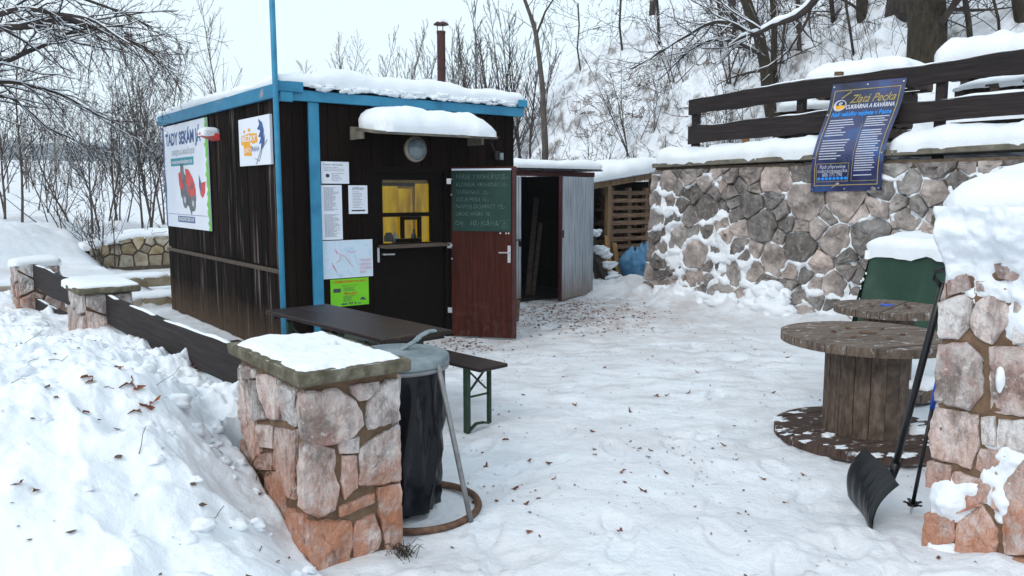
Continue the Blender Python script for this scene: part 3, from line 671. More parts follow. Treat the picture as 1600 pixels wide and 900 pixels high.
for zz, ins in ((LH, 0.008), (LH + 0.006, 0), (LH + 0.05, 0), (LH + 0.058, 0.007)):
    for i, (x, y) in enumerate(ring):
        cx, cy = (sx0 + sx1) / 2, (sy0 + sy1) / 2
        k = 0.010 * float(fbm(i * 0.7, zz * 30, 3, 8)); L = math.hypot(x - cx, y - cy)
        f = 1 - (ins + k) / L
        slab.v.append((cx + (x - cx) * f, cy + (y - cy) * f, zz + 0.004 * float(fbm(i * .5, 3, 2, 4))))
for r_ in range(3):
    for i in range(nr): slab.f.append((r_ * nr + i, r_ * nr + (i + 1) % nr, (r_ + 1) * nr + (i + 1) % nr, (r_ + 1) * nr + i)); slab.m.append(0)
slab.f.append(tuple(3 * nr + i for i in range(nr))); slab.m.append(0); slab.f.append(tuple(nr - 1 - i for i in range(nr))); slab.m.append(0)
so_ = slab.build('coping_slab', CONC, sp)
sn = MB(); X, Y = np.meshgrid(np.linspace(sx0 + .004, sx1 - .004, 70), np.linspace(sy0 + .004, sy1 - .004, 110), indexing='ij')
dd_ = np.minimum(np.minimum(X - sx0, sx1 - X), np.minimum(Y - sy0, sy1 - Y))
H = 0.020 * sm(0.0, 0.05, dd_ - 0.016 + 0.03 * fbm(X * 14, Y * 14, 3, 5)) * (1 + 0.9 * fbm(X * 6, Y * 6, 4, 7)) + 0.006 * fbm(X * 30, Y * 30, 2, 9)
H = H - 0.035 * sm(0.18, 0.42, fbm(X * 9 + 3, Y * 5, 3, 15)) * sm(0.3, 0.02, sx1 - X) - 0.004
sn.grid(np.stack([X, Y, LH + 0.058 + H], -1)).build('snow_layer', SNOW, so_, smooth=True)

# farther pillars of the fence and its boards
def far_pillar(org, label, hgt, body_w, body_d, seed, slab_=True, red=False):
    rg = random.Random(seed)
    t = thing('stone_pillar', label, 'pillar', org, ANG + 0.02)
    MB().box(0.01, body_w - 0.01, 0.01, body_d, -0.1, hgt).build('mortar', PMORT, t)
    for tw, wd in ((lambda a, b, h: (a, -h, b), body_w), (lambda a, b, h: (-h, a, b), body_d), (lambda a, b, h: (body_w + h, a, b), body_d)):
        for c in voronoi(jsites(0, wd, -0.05, hgt, 0.2, 0.2, rg), (0, wd, -0.05, hgt), 0.9):
            if len(c) > 2: stone(c, tw, 0.02, rg, gap=0.010, rough=0.012).build('stone', PSTONE, t)
    if slab_:
        s = MB().box(-0.06, body_w + 0.06, -0.08, body_d + 0.05, hgt, hgt + 0.055).build('coping_slab', CONC, t, bevel=0.012)
        cap(MB(), -0.05, body_w + 0.05, -0.07, body_d + 0.04, hgt + 0.053, 0.035, 0.07, seed, 0.05, 0.02).build('snow_layer', SNOW, s, smooth=True)
    else:
        cap(MB(), -0.02, body_w + 0.02, -0.02, body_d + 0.02, hgt - 0.02, 0.07, 0.08, seed, 0.05, 0.02).build('snow_layer', SNOW, t, smooth=True)
    return t
P2 = P1 + FD * 4.12 + np.array([0.02, 0, 0]); P3 = P1 + FD * 7.3
far_pillar(P2, 'middle stone pillar of the board fence with a snowy coping slab', 0.82, 0.36, 0.58, 21)
far_pillar(P3, 'farthest stone pillar at the end of the board fence', 0.86, 0.42, 0.4, 22, False)
def wboard(L, z0, z1, th, seed, n=40, wob=0.012, sag=0.0, mb=None, y0=0.0):
    """plank with a natural wavy edge, along local x"""
    mb = mb or MB(); xs = np.linspace(0, L, n)
    lo = z0 + wob * 2 * fbm(xs * 2.1 + seed, xs * 0, 3, seed) - sag * np.sin(xs / L * math.pi); hi = z1 + wob * 2 * fbm(xs * 1.6, xs * 0 + seed, 3, seed + 3) - sag * np.sin(xs / L * math.pi)
    b = len(mb.v)
    for i in range(n):
        for (y, z) in ((y0, lo[i]), (y0 + th, lo[i]), (y0 + th, hi[i]), (y0, hi[i])): mb.v.append((xs[i], y, z))
    for i in range(n - 1):
        for k in range(4): mb.f.append((b + i * 4 + k, b + i * 4 + (k + 1) % 4, b + (i + 1) * 4 + (k + 1) % 4, b + (i + 1) * 4 + k)); mb.m.append(mb.cm)
    mb.f.append((b + 3, b + 2, b + 1, b)); mb.m.append(mb.cm); e = b + (n - 1) * 4; mb.f.append((e, e + 1, e + 2, e + 3)); mb.m.append(mb.cm)
    return mb
fa = math.atan2(FD[1], FD[0])
mid1 = P1 + U * 0.20 + V * 0.79; mid2 = P2 + U * 0.20
def fence_run(p, q, label, boards, seed):
    d = q - p; L = float(np.linalg.norm(d)); t = thing('board_fence', label, 'fence', p, math.atan2(d[1], d[0]))
    for k, (z0, z1) in enumerate(boards):
        b = wboard(L - 0.01, z0, z1, 0.045, seed + k, wob=0.010, sag=0.02).build('board', RAILW, t)
        xs = np.linspace(0.02, L - 0.05, 90); ww = np.linspace(0.004, 0.041, 4); X, Y = np.meshgrid(xs, ww, indexing='ij')
        top = z1 + 0.02 * fbm(X * 1.6, X * 0 + seed + k, 3, seed + k + 3) - 0.02 * np.sin(X / L * math.pi)
        Hn = 0.03 * np.clip(fbm(X * 2.2, Y * 2, 3, seed + 9) + 0.12, -0.1, 1) * np.sin((Y) / 0.045 * math.pi)
        MB().grid(np.stack([X, Y, top + Hn - 0.001], -1)).build('snow_layer', SNOW, b, smooth=True)
    return t
fence_run(mid1, mid2, 'near dark plank of the board fence running from the bin pillar to the middle pillar', [(0.56, 0.80), (0.16, 0.40)], 3)
fence_run(P2 + U * 0.18 + V * 0.60, P3 + U * 0.20, 'two dark planks of the board fence between the middle and farthest pillar', [(0.58, 0.84), (0.20, 0.46)], 8)

# tall gate pillar on the right
G0 = np.array([1.93, 3.57, 0.0])
gp = thing('gate_pillar', 'tall stone gate pillar at the right edge, heaped with snow', 'pillar', G0, ANG - math.pi / 2)
GW, GH = 0.72, 1.50
pm = MB(); pm.v = [(0.02, 0.02, -0.1), (GW, 0.02, -0.1), (GW, 0.52, -0.1), (0.02, 0.52, -0.1), (0.03, 0.02, GH), (GW, 0.02, GH), (GW, 0.52, GH), (0.03, 0.52, GH)]
for q in ((3, 2, 1, 0), (4, 5, 6, 7), (0, 1, 5, 4), (1, 2, 6, 5), (2, 3, 7, 6), (3, 0, 4, 7)): pm.f.append(q); pm.m.append(0)
Aq, Bq = np.meshgrid(np.linspace(0, GW, 40), np.linspace(-0.1, GH, 76), indexing='ij'); hq = -0.002 + 0.010 * fbm(Aq * 16 + 3, Bq * 16, 4, 3); hq[0] = hq[-1] = -0.015
pm.grid(np.stack([Aq + 0.02 * (Aq < 0.001), -hq, Bq], -1)); pm.build('mortar', PMORT, gp)
def frontG(px): p = onplane(px[0], px[1], G0, U); return (-((p - G0) @ V), p[2])
RS = [[(482, 130), (555, 110), (577, 132), (571, 200), (541, 230), (484, 232)], [(588, 130), (630, 110), (676, 140), (682, 180), (632, 247), (584, 222), (570, 182)], [(482, 250), (560, 246), (606, 290), (606, 385), (571, 432), (474, 407), (474, 330)],
      [(627, 254), (740, 258), (780, 300), (776, 452), (629, 437)], [(474, 423), (591, 448), (592, 540), (571, 594), (462, 562), (454, 500)], [(602, 454), (641, 450), (643, 531), (604, 526)], [(653, 460), (750, 464), (754, 556), (649, 541)],
      [(599, 543), (661, 548), (691, 575), (651, 627), (589, 597)], [(450, 578), (517, 588), (517, 652), (448, 647)], [(524, 603), (632, 639), (611, 692), (540, 712), (519, 670)], [(639, 638), (659, 643), (656, 717), (634, 706)], [(534, 755), (601, 698), (651, 770), (641, 832), (580, 837), (529, 826)],
      [(443, 728), (521, 712), (526, 802), (438, 817)], [(663, 650), (722, 568), (790, 566), (800, 840), (668, 834)], [(536, 722), (608, 700), (596, 690), (540, 716)], [(700, 100), (770, 96), (780, 240), (690, 246)],
      [(505, 60), (560, 52), (570, 92), (510, 112)], [(640, 22), (720, 18), (716, 70), (650, 60)], [(588, 70), (640, 74), (690, 96), (590, 100)], [(470, 846), (560, 852), (640, 850), (636, 900), (470, 900)], [(655, 848), (790, 850), (790, 900), (655, 900)], [(444, 830), (462, 840), (460, 900), (440, 900)]]
rng = random.Random(17)
for pl in RS:
    stone([frontG(p) for p in z5(pl)], lambda a, b, h: (a, -h, b), 0.012 + rng.uniform(0, .009), rng, gap=-0.003, step=0.026, rough=0.0105).build('stone', PSTONE, gp)
for c in voronoi(jsites(0.40, GW, 0, GH, 0.24, 0.22, rng), (0.50, GW, 0, GH), 1):
    if len(c) > 2 and min(p[0] for p in c) > 0.50: stone(c, lambda a, b, h: (a, -h, b), 0.02, rng).build('stone', PSTONE, gp)
for tw in (lambda a, b, h: (0.02 - h, a, b), lambda a, b, h: (GW + h, a, b)):
    for c in voronoi(jsites(0, 0.52, 0, GH, 0.22, 0.22, rng), (0, 0.52, 0, GH), 1):
        if len(c) > 2: stone(c, tw, 0.012, rng).build('stone', PSTONE, gp)
gs = MB().box(-0.045, GW + 0.03, -0.05, 0.56, GH, GH + 0.055).build('coping_slab', CONC, gp, bevel=0.012)
cap(MB(), -0.02, GW + .02, -0.085, 0.56, GH + 0.0, 0.24, 0.20, 4, 0.03, 0.02, 0.16, 0.03).build('snow_heap', SNOW, gs, smooth=True)
def gface(A, B):
    n = fbm(A * 6, B * 6, 4, 12); n2 = fbm(A * 2.6 + 3, B * 2.6, 3, 5); n3 = fbm(A * 17, B * 17, 3, 18)
    f = 0.09 * (sm(1.08, 1.42, B + 0.20 * n2 + 0.25 * (A - 0.15)) * 1.25 - 0.52 + 1.05 * n + 0.35 * n3)
    f = np.maximum(f, 0.06 * (0.5 - np.hypot((A - 0.36) / 0.10, (B - 1.07) / 0.17) + 1.0 * n + 0.3 * n3))
    f = np.maximum(f, 0.07 * (0.9 - np.hypot((A - 0.075) / 0.085, (B - 0.25) / 0.10) + 0.6 * n + 0.3 * n3))
    f = np.maximum(f, 0.04 * (0.8 - np.hypot((A - 0.275) / 0.02, (B - 0.86) / 0.06) + 0.5 * n))
    f = np.maximum(f, 0.05 * (0.7 - B / 0.06 + 0.6 * n))
    return np.where(A < 0.012, -0.05, np.where(f < 0, f * 0.8, f + 0.035 * sm(1.28, GH, B) * sm(0.0, 0.02, f) + 0.012 * n3 * sm(1.2, 1.3, B)))
fsnow(MB(), -0.01, GW, -0.05, GH + 0.09, 0.010, gface, lambda a, b, h: (a, -0.021 - h, b)).build('stuck_snow', SNOW, gp, smooth=True, kind='stuff')

# retaining wall
WL, WH, BAT = 7.6, 2.02, 0.0
rw = thing('retaining_wall', 'long rubble stone retaining wall with snow stuck in its joints below the rail fence', 'wall', W0, ANG - math.pi / 2)    # local x: along the wall towards the camera, local y: into the slope
def wl(a, b, h): return (a + 0.11 * (b / WH) * max(0, 1 - a / 1.5), -h + 0.09 * (b / WH), b)
bm_ = MB()
n = 16
for zz in (-0.2, WH):
    for a in np.linspace(0, WL, n): bm_.v.append(wl(a, zz, -0.012))
    for a in np.linspace(WL, 0, n): bm_.v.append((wl(a, zz, 0)[0], 0.55, zz))
for i in range(2 * n): bm_.f.append((i, (i + 1) % (2 * n), 2 * n + (i + 1) % (2 * n), 2 * n + i)); bm_.m.append(0)
bm_.f.append(tuple(2 * n + i for i in range(2 * n))); bm_.m.append(0)
bm_.build('mortar', WMORT, rw)
rng = random.Random(23)
sites, wts = [], []
for _ in range(6000):
    rr0 = rng.choice([0.085, 0.11, 0.14, 0.17, 0.20, 0.23]); p = (rng.uniform(0, WL), rng.uniform(0, WH))
    if all(math.hypot((p[0] - q[0]) * 0.88, (p[1] - q[1]) * 1.15) > (rr0 + math.sqrt(w_)) * 0.90 for q, w_ in zip(sites, wts)): sites.append(p); wts.append(rr0 * rr0)
for c in voronoi(sites, (0, WL, -0.05, WH - 0.03), 1.2, wts):
    if len(c) > 2: stone(c, wl, 0.020 + rng.uniform(0, 0.045), rng, gap=0.008, step=0.07, rough=0.024, rings=(0.0, 0.09, 0.35, 0.7), soft=0.03).build('stone', WSTONE, rw)
for c in voronoi(jsites(0, 0.5, 0, WH, 0.3, 0.25, rng), (0, 0.5, 0, WH), 1):
    if len(c) > 2: stone(c, lambda a, b, h: (wl(0, b, 0)[0] - h, 0.09 * b / WH + a, b), 0.03, rng, step=0.09, rings=(0.0, 0.14, 0.5)).build('stone', WSTONE, rw)
for i in range(4):
    x0 = 0.10 + i * (WL - 0.1) / 4 + 0.004; x1 = 0.10 + (i + 1) * (WL - 0.1) / 4 - 0.004; mb = MB(); mb.box(x0, x1, 0.02, 0.60, WH - 0.005, WH + 0.06)
    mb.v = [(x, y, z + 0.014 * x) for x, y, z in mb.v]; mb.build('coping_slab', CONC2, rw, bevel=0.008)
for (x0, x1, sd) in ((0.12, 2.98, 1), (3.80, WL, 2)):
    mb = cap(MB(), x0, x1, 0.03, 0.75, WH + 0.05, 0.25, 0.22, sd, 0.05, 0.035, 0.22, 0.03); mb.v = [(x, y, z + 0.014 * x) for x, y, z in mb.v]; mb.build('snow_layer', SNOW, rw, smooth=True)
cap(MB(), 2.95, 3.83, 0.22, 0.75, WH + 0.06, 0.16, 0.12, 3, 0.06).build('snow_layer', SNOW, rw, smooth=True)
SA = np.array(sites)
def wsnow(A, B):
    sh = A.shape; a = A.ravel(); b = B.ravel(); d1 = np.full(a.shape, 9.0); d2 = d1.copy(); i1 = np.zeros(a.shape, int); i2 = i1.copy()
    for k, s in enumerate(SA):
        d = np.sqrt(np.maximum((a - s[0]) ** 2 + (b - s[1]) ** 2 - wts[k] + 0.06, 1e-5)); c1 = d < d1; c2 = (~c1) & (d < d2)
        d2 = np.where(c1, d1, np.where(c2, d, d2)); i2 = np.where(c1, i1, np.where(c2, k, i2)); d1 = np.where(c1, d, d1); i1 = np.where(c1, k, i1)
    v = SA[i2] - SA[i1]; ln = np.hypot(v[:, 0], v[:, 1]) + 1e-6; vert = np.abs(v[:, 1]) / ln; edge = (d2 - d1) * 0.5
    n = fbm(a * 2.6, b * 2.6, 3, 61); n2 = fbm(a * 11, b * 11, 3, 63)
    dens = 0.16 * sm(3.6, 0.5, a) + 0.16 * sm(0.9, 0.1, b) * sm(5.5, 2.5, a) - 0.26 * sm(1.2, 1.75, b) - 0.10 + 0.05 * np.sin(a * 2.6)
    wdt = 0.002 + 0.12 * (n * 1.05 + dens - 0.07) + 0.036 * vert
    f = wdt - edge * 1.45 + 0.06 * n2 - 0.010
    f = np.minimum(f, 0.9 * (0.058 + 0.03 * n - edge))
    return (np.where(f < 0, f * 0.9, np.minimum(f, 0.05) * 0.9)).reshape(sh)
fsnow(MB(), 0.02, 5.6, 0.0, WH - 0.10, 0.0135, wsnow, lambda a, b, h: wl(a, b, 0.032 + h)).build('stuck_snow', SNOW, rw, smooth=True, kind='stuff')
# snow-covered clump at the wall foot
mb = MB(); rng = random.Random(3)
for (a, y, z, r) in ((2.2, -0.10, 0.30, .16), (2.38, -.12, 0.36, .17), (2.55, -.10, 0.26, .15), (2.12, -.14, 0.12, .16), (2.66, -.15, 0.10, .14), (2.42, -.2, 0.10, .2), (1.75, -.06, .12, .14), (1.5, -.05, .1, .16), (1.2, -.05, .1, .15), (0.85, -.05, .12, .17), (.5, -.04, .1, .17)): blob(mb, (a, y, z), (r * 1.15, r * .8, r * 0.8), rng, subdiv(*I2), 0.5)
mb.build('snow_clump', SNOW, rw, smooth=True)

# rail fence on the terrace
rf = thing('rail_fence', 'dark two rail plank fence on top of the rubble retaining wall', 'fence', W0 + U * 0.30, ANG - math.pi / 2)
for k, (z0, z1, sd) in enumerate(((2.81, 3.035, 31), (2.38, 2.62, 37))):
    mb = wboard(WL - 0.56, z0, z1, 0.05, sd, 60, 0.016, -0.03); mb.v = [(x + 0.56, y, z + 0.012 * (x)) for x, y, z in mb.v]
    b = mb.build('rail', RAILW, rf)
    xs = np.linspace(0.6, WL - 0.1, 170); ww = np.linspace(0.002, 0.048, 4); X, Y = np.meshgrid(xs, ww, indexing='ij')
    xl = X - 0.56
    top = z1 + 0.032 * fbm(xl * 1.6, xl * 0 + sd, 3, sd + 3) + 0.03 * np.sin(xl / (WL - .56) * math.pi) + 0.012 * X
    Hn = 0.045 * np.clip(fbm(X * 1.7, Y * 2, 3, sd + 9) + (0.0 if k == 0 else 0.25), -0.08, 1) * np.sin(Y / 0.05 * math.pi)
    MB().grid(np.stack([X, Y, top + Hn], -1)).build('snow_layer', SNOW, b, smooth=True)
for x in (0.58, 2.35, 4.15, 5.95):
    MB().box(x, x + 0.10, 0.052, 0.15, 2.0, 2.99 + 0.012 * x).build('post', RAILW, rf, bevel=0.006)

# ------------------------------------------------------------------ text and flat print helpers
def text2d(s, size=1.0, shear=0.0, align='CENTER', bold=0.0, spacing=1.0):
    cu = bpy.data.curves.new('lettering', 'FONT'); cu.body = s; cu.size = size; cu.shear = shear; cu.align_x = align; cu.align_y = 'CENTER'; cu.offset = bold; cu.resolution_u = 3; cu.space_character = spacing
    ob = bpy.data.objects.new('lettering', cu); me = bpy.data.meshes.new_from_object(ob)
    v = [(p.co.x, p.co.y) for p in me.vertices]; f = [tuple(p.vertices) for p in me.polygons]
    bpy.data.objects.remove(ob); bpy.data.meshes.remove(me); bpy.data.curves.remove(cu); return v, f
def put_text(mb, s, cx, cy, size, tow, shear=0.0, align='CENTER', bold=0.0, width=None, spacing=1.0):
    v, f = text2d(s, size, shear, align, bold, spacing)
    if not v: return
    if width:
        x0 = min(p[0] for p in v); x1 = max(p[0] for p in v); k = width / (x1 - x0); v = [(p[0] * k, p[1]) for p in v]
    b = len(mb.v); mb.v += [tuple(tow(cx + x, cy + y)) for x, y in v]
    for q in f: mb.f.append(tuple(b + i for i in q)); mb.m.append(mb.cm)
def poly(mb, pts, tow): mb.face([tow(*p) for p in pts])
def rect(mb, x0, x1, y0, y1, tow): poly(mb, [(x0, y0), (x1, y0), (x1, y1), (x0, y1)], tow)
def ell(mb, cx, cy, rx, ry, tow, n=20, a0=0, a1=2 * math.pi): poly(mb, [(cx + rx * math.cos(a0 + (a1 - a0) * i / n), cy + ry * math.sin(a0 + (a1 - a0) * i / n)) for i in range(n)], tow)
def lines(mb, x0, x1, y0, y1, n, tow, rg, th=0.35, fill=(0.5, 1.0), words=True):
    st = (y1 - y0) / n
    for i in range(n):
        y = y1 - (i + 0.5) * st; L = (x1 - x0) * rg.uniform(*fill); x = x0
        while x < x0 + L:
            wd = rg.uniform(0.06, 0.2) * (x1 - x0) if words else L
            rect(mb, x, min(x + wd, x0 + L), y - st * th / 2, y + st * th / 2, tow); x += wd + 0.022 * (x1 - x0)

# ------------------------------------------------------------------ kiosk
KW, KD, KH = 2.85, 4.16, 2.53
kiosk = thing('kiosk', 'dark brown plank kiosk with blue trim and thick snow on its flat roof', 'kiosk', SH, ANG)
rng = random.Random(2)
MB().box(0.03, KW - 0.03, 0.10, KD - 0.03, 0.0, 0.05).build('floor', DARKIN, kiosk)
body = MB(); body.box(0.01, 0.04, 0.04, KD, 0.0, KH); body.box(KW - 0.04, KW - 0.01, 0.04, KD, 0.0, KH); body.box(0.04, KW - 0.04, KD - 0.04, KD - 0.01, 0.0, KH)
body.build('wall', DARKIN, kiosk)
nb = 24; wv = KD / nb
for i in range(nb):
    y0 = i * wv; j = rng.uniform(0, 0.006)
    MB().box(-0.018 - j, 0.008, y0 + 0.004, y0 + wv - 0.004, 0.90, KH + 0.03).build('plank', PLANK, kiosk, bevel=0.003)
    MB().box(-0.018 - rng.uniform(0, 0.006), 0.008, y0 + 0.004, y0 + wv - 0.004, 0.0 + rng.uniform(0, .02), 0.84).build('plank', PLANK, kiosk, bevel=0.003)
MB().box(-0.045, -0.02, 0.02, KD, 0.842, 0.885).build('batten', GPALW, kiosk, bevel=0.004)
def fplank(x0, x1, z0, z1): MB().box(x0 + 0.0025, x1 - 0.0025, -0.012 - rng.uniform(0, .004), 0.015, z0, z1).build('plank', PLANKF, kiosk, bevel=0.003)
OX0, OX1, OZ = 0.985, 1.95, 1.92
for i in range(8): fplank(0.0 + i * 0.985 / 8, (i + 1) * 0.985 / 8, 0.0, KH)
for i in range(8): fplank(OX0 + i * (OX1 - OX0) / 8, OX0 + (i + 1) * (OX1 - OX0) / 8, OZ, KH)
for i in range(7): fplank(OX1 + i * (KW - OX1) / 7, OX1 + (i + 1) * (KW - OX1) / 7, 0.0, KH)
for i in range(14): MB().box(KW - 0.008, KW + 0.018, 0.0 + i * KD / 14, (i + 1) * KD / 14 - 0.005, 0, KH).build('plank', PLANKF, kiosk)
# trim
MB().box(0.285, 0.395, -0.055, -0.018, 0.0, KH - 0.0).build('corner_post', BLUE, kiosk, bevel=0.006)
MB().box(-0.075, -0.035, -0.10, KD + 0.06, KH + 0.015, KH + 0.145).build('fascia_board', BLUEF, kiosk, bevel=0.006)
MB().box(0.02, KW + 0.11, -0.085, -0.045, KH + 0.0, KH + 0.105).build('fascia_board', BLUE, kiosk, bevel=0.006)
MB().box(-0.08, 0.21, -0.125, -0.088, KH + 0.075, KH + 0.175).build('trim_block', BLUE, kiosk, bevel=0.006)
MB().box(-0.03, 0.10, -0.130, -0.087, KH - 0.02, KH + 0.072).build('trim_block', BLUE, kiosk, bevel=0.006)
MB().box(KW + 0.0, KW + 0.13, -0.13, -0.05, KH + 0.107, KH + 0.19).build('trim_block', BLUE, kiosk, bevel=0.006)
MB().box(KW + 0.02, KW + 0.06, -0.04, KD + 0.05, KH + 0.0, KH + 0.11).build('fascia_board', BLUE, kiosk, bevel=0.006)
rfm = MB(); rfm.box(-0.034, KW + 0.10, -0.044, KD + 0.05, KH + 0.06, KH + 0.12)
roof = rfm.build('roof', DARKIN, kiosk)
def rtop(X, Y): return 0.09 + 0.07 * sm(0.2, 0.9, X) * sm(1.3, 0.0, Y) + 0.05 * fbm(X * 2.3, Y * 1.6, 4, 7) + 0.07 * np.exp(-((X - 0.62) / 0.25) ** 2 - (Y / 0.4) ** 2)
cap(MB(), -0.055, KW + 0.09, -0.10, KD + 0.05, KH + 0.147, 0.17, 0.07, 5, 0.05, 0.02, 0.3, 0.012, tops=rtop).build('snow_layer', SNOW, roof, smooth=True)
# icy fringe creeping over the front fascia
mb = MB(); rg = random.Random(8)
for i in range(110):
    x = rg.uniform(0.25, KW - 0.05); r = rg.uniform(0.008, 0.028); blob(mb, (x, -0.10 - rg.uniform(0, .02), KH + 0.135 + rg.uniform(-0.02, .03)), (r * 2.4, r, r * 0.8), rg, I2, 0.7)
mb.build('snow_fringe', SNOW, roof, smooth=True)
# canopy over the hatch
CX0, CX1, CD = 0.74, 2.22, 0.56
cm = MB(); cm.v = [(CX0, -0.02, 2.285), (CX1, -0.02, 2.285), (CX1, -CD, 2.215), (CX0, -CD, 2.215), (CX0, -0.02, 2.315), (CX1, -0.02, 2.315), (CX1, -CD, 2.245), (CX0, -CD, 2.245)]
for q in ((0, 1, 2, 3), (7, 6, 5, 4), (0, 4, 5, 1), (1, 5, 6, 2), (2, 6, 7, 3), (3, 7, 4, 0)): cm.f.append(q); cm.m.append(0)
can = cm.build('canopy', CONC2, kiosk, bevel=0.004)
mb = cap(MB(), CX0 + 0.05, CX1 + 0.01, -CD - 0.02, -0.03, 2.24, 0.24, 0.22, 9, 0.04, 0.02, 0.10, 0.0, tops=lambda X, Y: 0.235 + 0.02 * fbm(X * 2, Y * 2, 3, 2) - 0.16 * sm(1.9, 2.25, X) ** 2 - 0.02 * sm(1.2, .7, X))
mb.v = [(x, y, z + (0.07 * (y + CD) / CD)) for x, y, z in mb.v]
mb.build('snow_layer', SNOW, can, smooth=True)
MB().box(CX0 - 0.0, CX0 + 0.02, -0.30, -0.02, 2.18, 2.28).build('bracket', CONC2, can)
MB().box(CX1 - 0.03, CX1 - 0.0, -0.30, -0.02, 2.17, 2.28).build('bracket', CONC2, can)
# round lamp under the canopy
lm = MB()
prof = [(0.0, 0.0), (0.13, 0.0), (0.135, 0.02), (0.115, 0.04)]
def lath_y(mb, prof, cx, cz, y0, n=28):
    b = len(mb.v)
    for r, d in prof:
        for j in range(n):
            t = 2 * math.pi * j / n; mb.v.append((cx + r * math.cos(t), y0 - d, cz + r * math.sin(t)))
    for i in range(len(prof) - 1):
        for j in range(n): mb.f.append((b + i * n + j, b + i * n + (j + 1) % n, b + (i + 1) * n + (j + 1) % n, b + (i + 1) * n + j)); mb.m.append(mb.cm)
lath_y(lm, [(0.01, 0), (0.135, 0), (0.142, 0.02), (0.130, 0.045), (0.118, 0.05)], 1.50, 2.11, -0.018); lp = lm.build('lamp_ring', LAMPR, kiosk, smooth=True)
lm = MB(); lath_y(lm, [(0.119, 0.03), (0.112, 0.065), (0.085, 0.095), (0.045, 0.112), (0.002, 0.118)], 1.50, 2.11, -0.018); lm.build('lamp_glass', LAMPG, lp, smooth=True)
# small floodlight by the eave corner
fl = MB(); fl.box(2.53, 2.60, -0.10, -0.02, 2.02, 2.12); fl.bar((2.55, -0.06, 2.12), (2.50, -0.03, 2.22), 0.02, 0.02)
f_ = fl.build('floodlight', PLASTIC, kiosk, bevel=0.01); MB().box(2.585, 2.625, -0.125, -0.102, 2.02, 2.10).build('lens', LAMPG, f_)
# hatch: inner door with window
MB().box(OX0, OX0 + 0.05, 0.0, 0.11, 0, OZ).build('door_jamb', BLACKW, kiosk); MB().box(OX1 - 0.05, OX1, 0.0, 0.11, 0, OZ).build('door_jamb', BLACKW, kiosk); MB().box(OX0 + 0.05, OX1 - 0.05, 0.0, 0.11, OZ - 0.05, OZ).build('lintel', BLACKW, kiosk)
WX0, WX1, WZ0, WZ1 = 1.135, 1.735, 1.10, 1.78
dr = MB(); dr.box(OX0 + 0.052, OX1 - 0.052, 0.045, 0.085, 0.02, WZ0 - 0.003); 
hd = dr.build('hatch_door', BLACKW, kiosk)
fr = MB(); fr.box(OX0 + 0.052, WX0, 0.045, 0.085, WZ0, OZ - 0.052); fr.box(WX1, OX1 - 0.052, 0.045, 0.085, WZ0, OZ - 0.052); fr.box(WX0 + .001, WX1 - .001, 0.045, 0.085, WZ1, OZ - 0.052)
zc = 1.405
fr.box(WX0 + .001, WX1 - .001, 0.040, 0.082, zc - 0.022, zc + 0.022)
for x0, x1, z0, z1 in ((1.36, 1.395, 1.145, 1.375), (1.575, 1.61, 1.145, 1.375), (1.36, 1.61, 1.345, 1.382), (1.30, 1.61, WZ0, 1.143)): fr.box(x0 + 0.0005, x1 - 0.0005, 0.036, 0.078, z0 + .001, z1 - .001)
win = fr.build('window_frame', BLACKW, hd)
MB().box(WX0, WX1, 0.084, 0.088, WZ0, WZ1).build('pane', GLASS, hd)
MB().box(1.06, 1.86, -0.16, 0.04, WZ0 - 0.045, WZ0 - 0.015).build('serving_shelf', GPALW, hd, bevel=0.004)
h = MB(); h.box(1.045, 1.075, 0.02, 0.043, 0.90, 1.06); h.bar((1.12, -0.01, 0.985), (1.24, -0.01, 0.982), 0.02, 0.016); h.box(1.105, 1.13, -0.01, 0.043, 0.975, 0.995); h.build('handle', STEEL, hd, bevel=0.003)
# what shows through the glass
inn = MB(); inn.box(1.52, 1.74, 0.80, 0.83, 0.9, 1.72); inn.box(1.75, 1.93, 0.78, 0.81, 0.9, 1.69); inn.box(1.94, 2.15, 0.70, 0.73, 0.9, 1.75); inn.box(1.27, 1.36, 0.72, 0.74, 0.9, 1.48)
inn.build('curtain', YROOM, kiosk)
inn = MB(); inn.box(0.9, 2.25, 0.95, 0.98, 0.5, 2.2); inn.build('inner_wall', OCHRE, kiosk)
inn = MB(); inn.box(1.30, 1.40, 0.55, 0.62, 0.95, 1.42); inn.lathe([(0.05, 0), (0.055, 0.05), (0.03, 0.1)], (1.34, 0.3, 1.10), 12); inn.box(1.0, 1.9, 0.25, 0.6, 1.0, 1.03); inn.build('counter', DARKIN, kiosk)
for (x, y, z, r, h_, m_) in ((1.22, 0.34, 1.03, .035, .22, REDP), (1.46, .36, 1.03, .04, .16, PAPER), (1.66, .30, 1.03, .03, .2, GREENST), (1.72, .33, 1.03, .045, .10, STEEL), (1.30, .5, 1.03, .05, .3, OCHRE)):
    t = thing('bottle', 'small bottle standing on the counter behind the kiosk window', 'bottle', SH, ANG, 'bottles on the kiosk counter'); MB().lathe([(r, 0), (r, h_ * .65), (r * .4, h_ * .8), (r * .4, h_)], (x, y, z), 10).build('bottle_body', m_, t, smooth=True)
inn = MB(); inn.box(1.0, 2.2, 0.90, 0.94, 1.72, 1.76); inn.box(1.1, 1.5, 0.88, 0.92, 1.42, 1.44); inn.build('wall_shelf', DARKIN, kiosk)
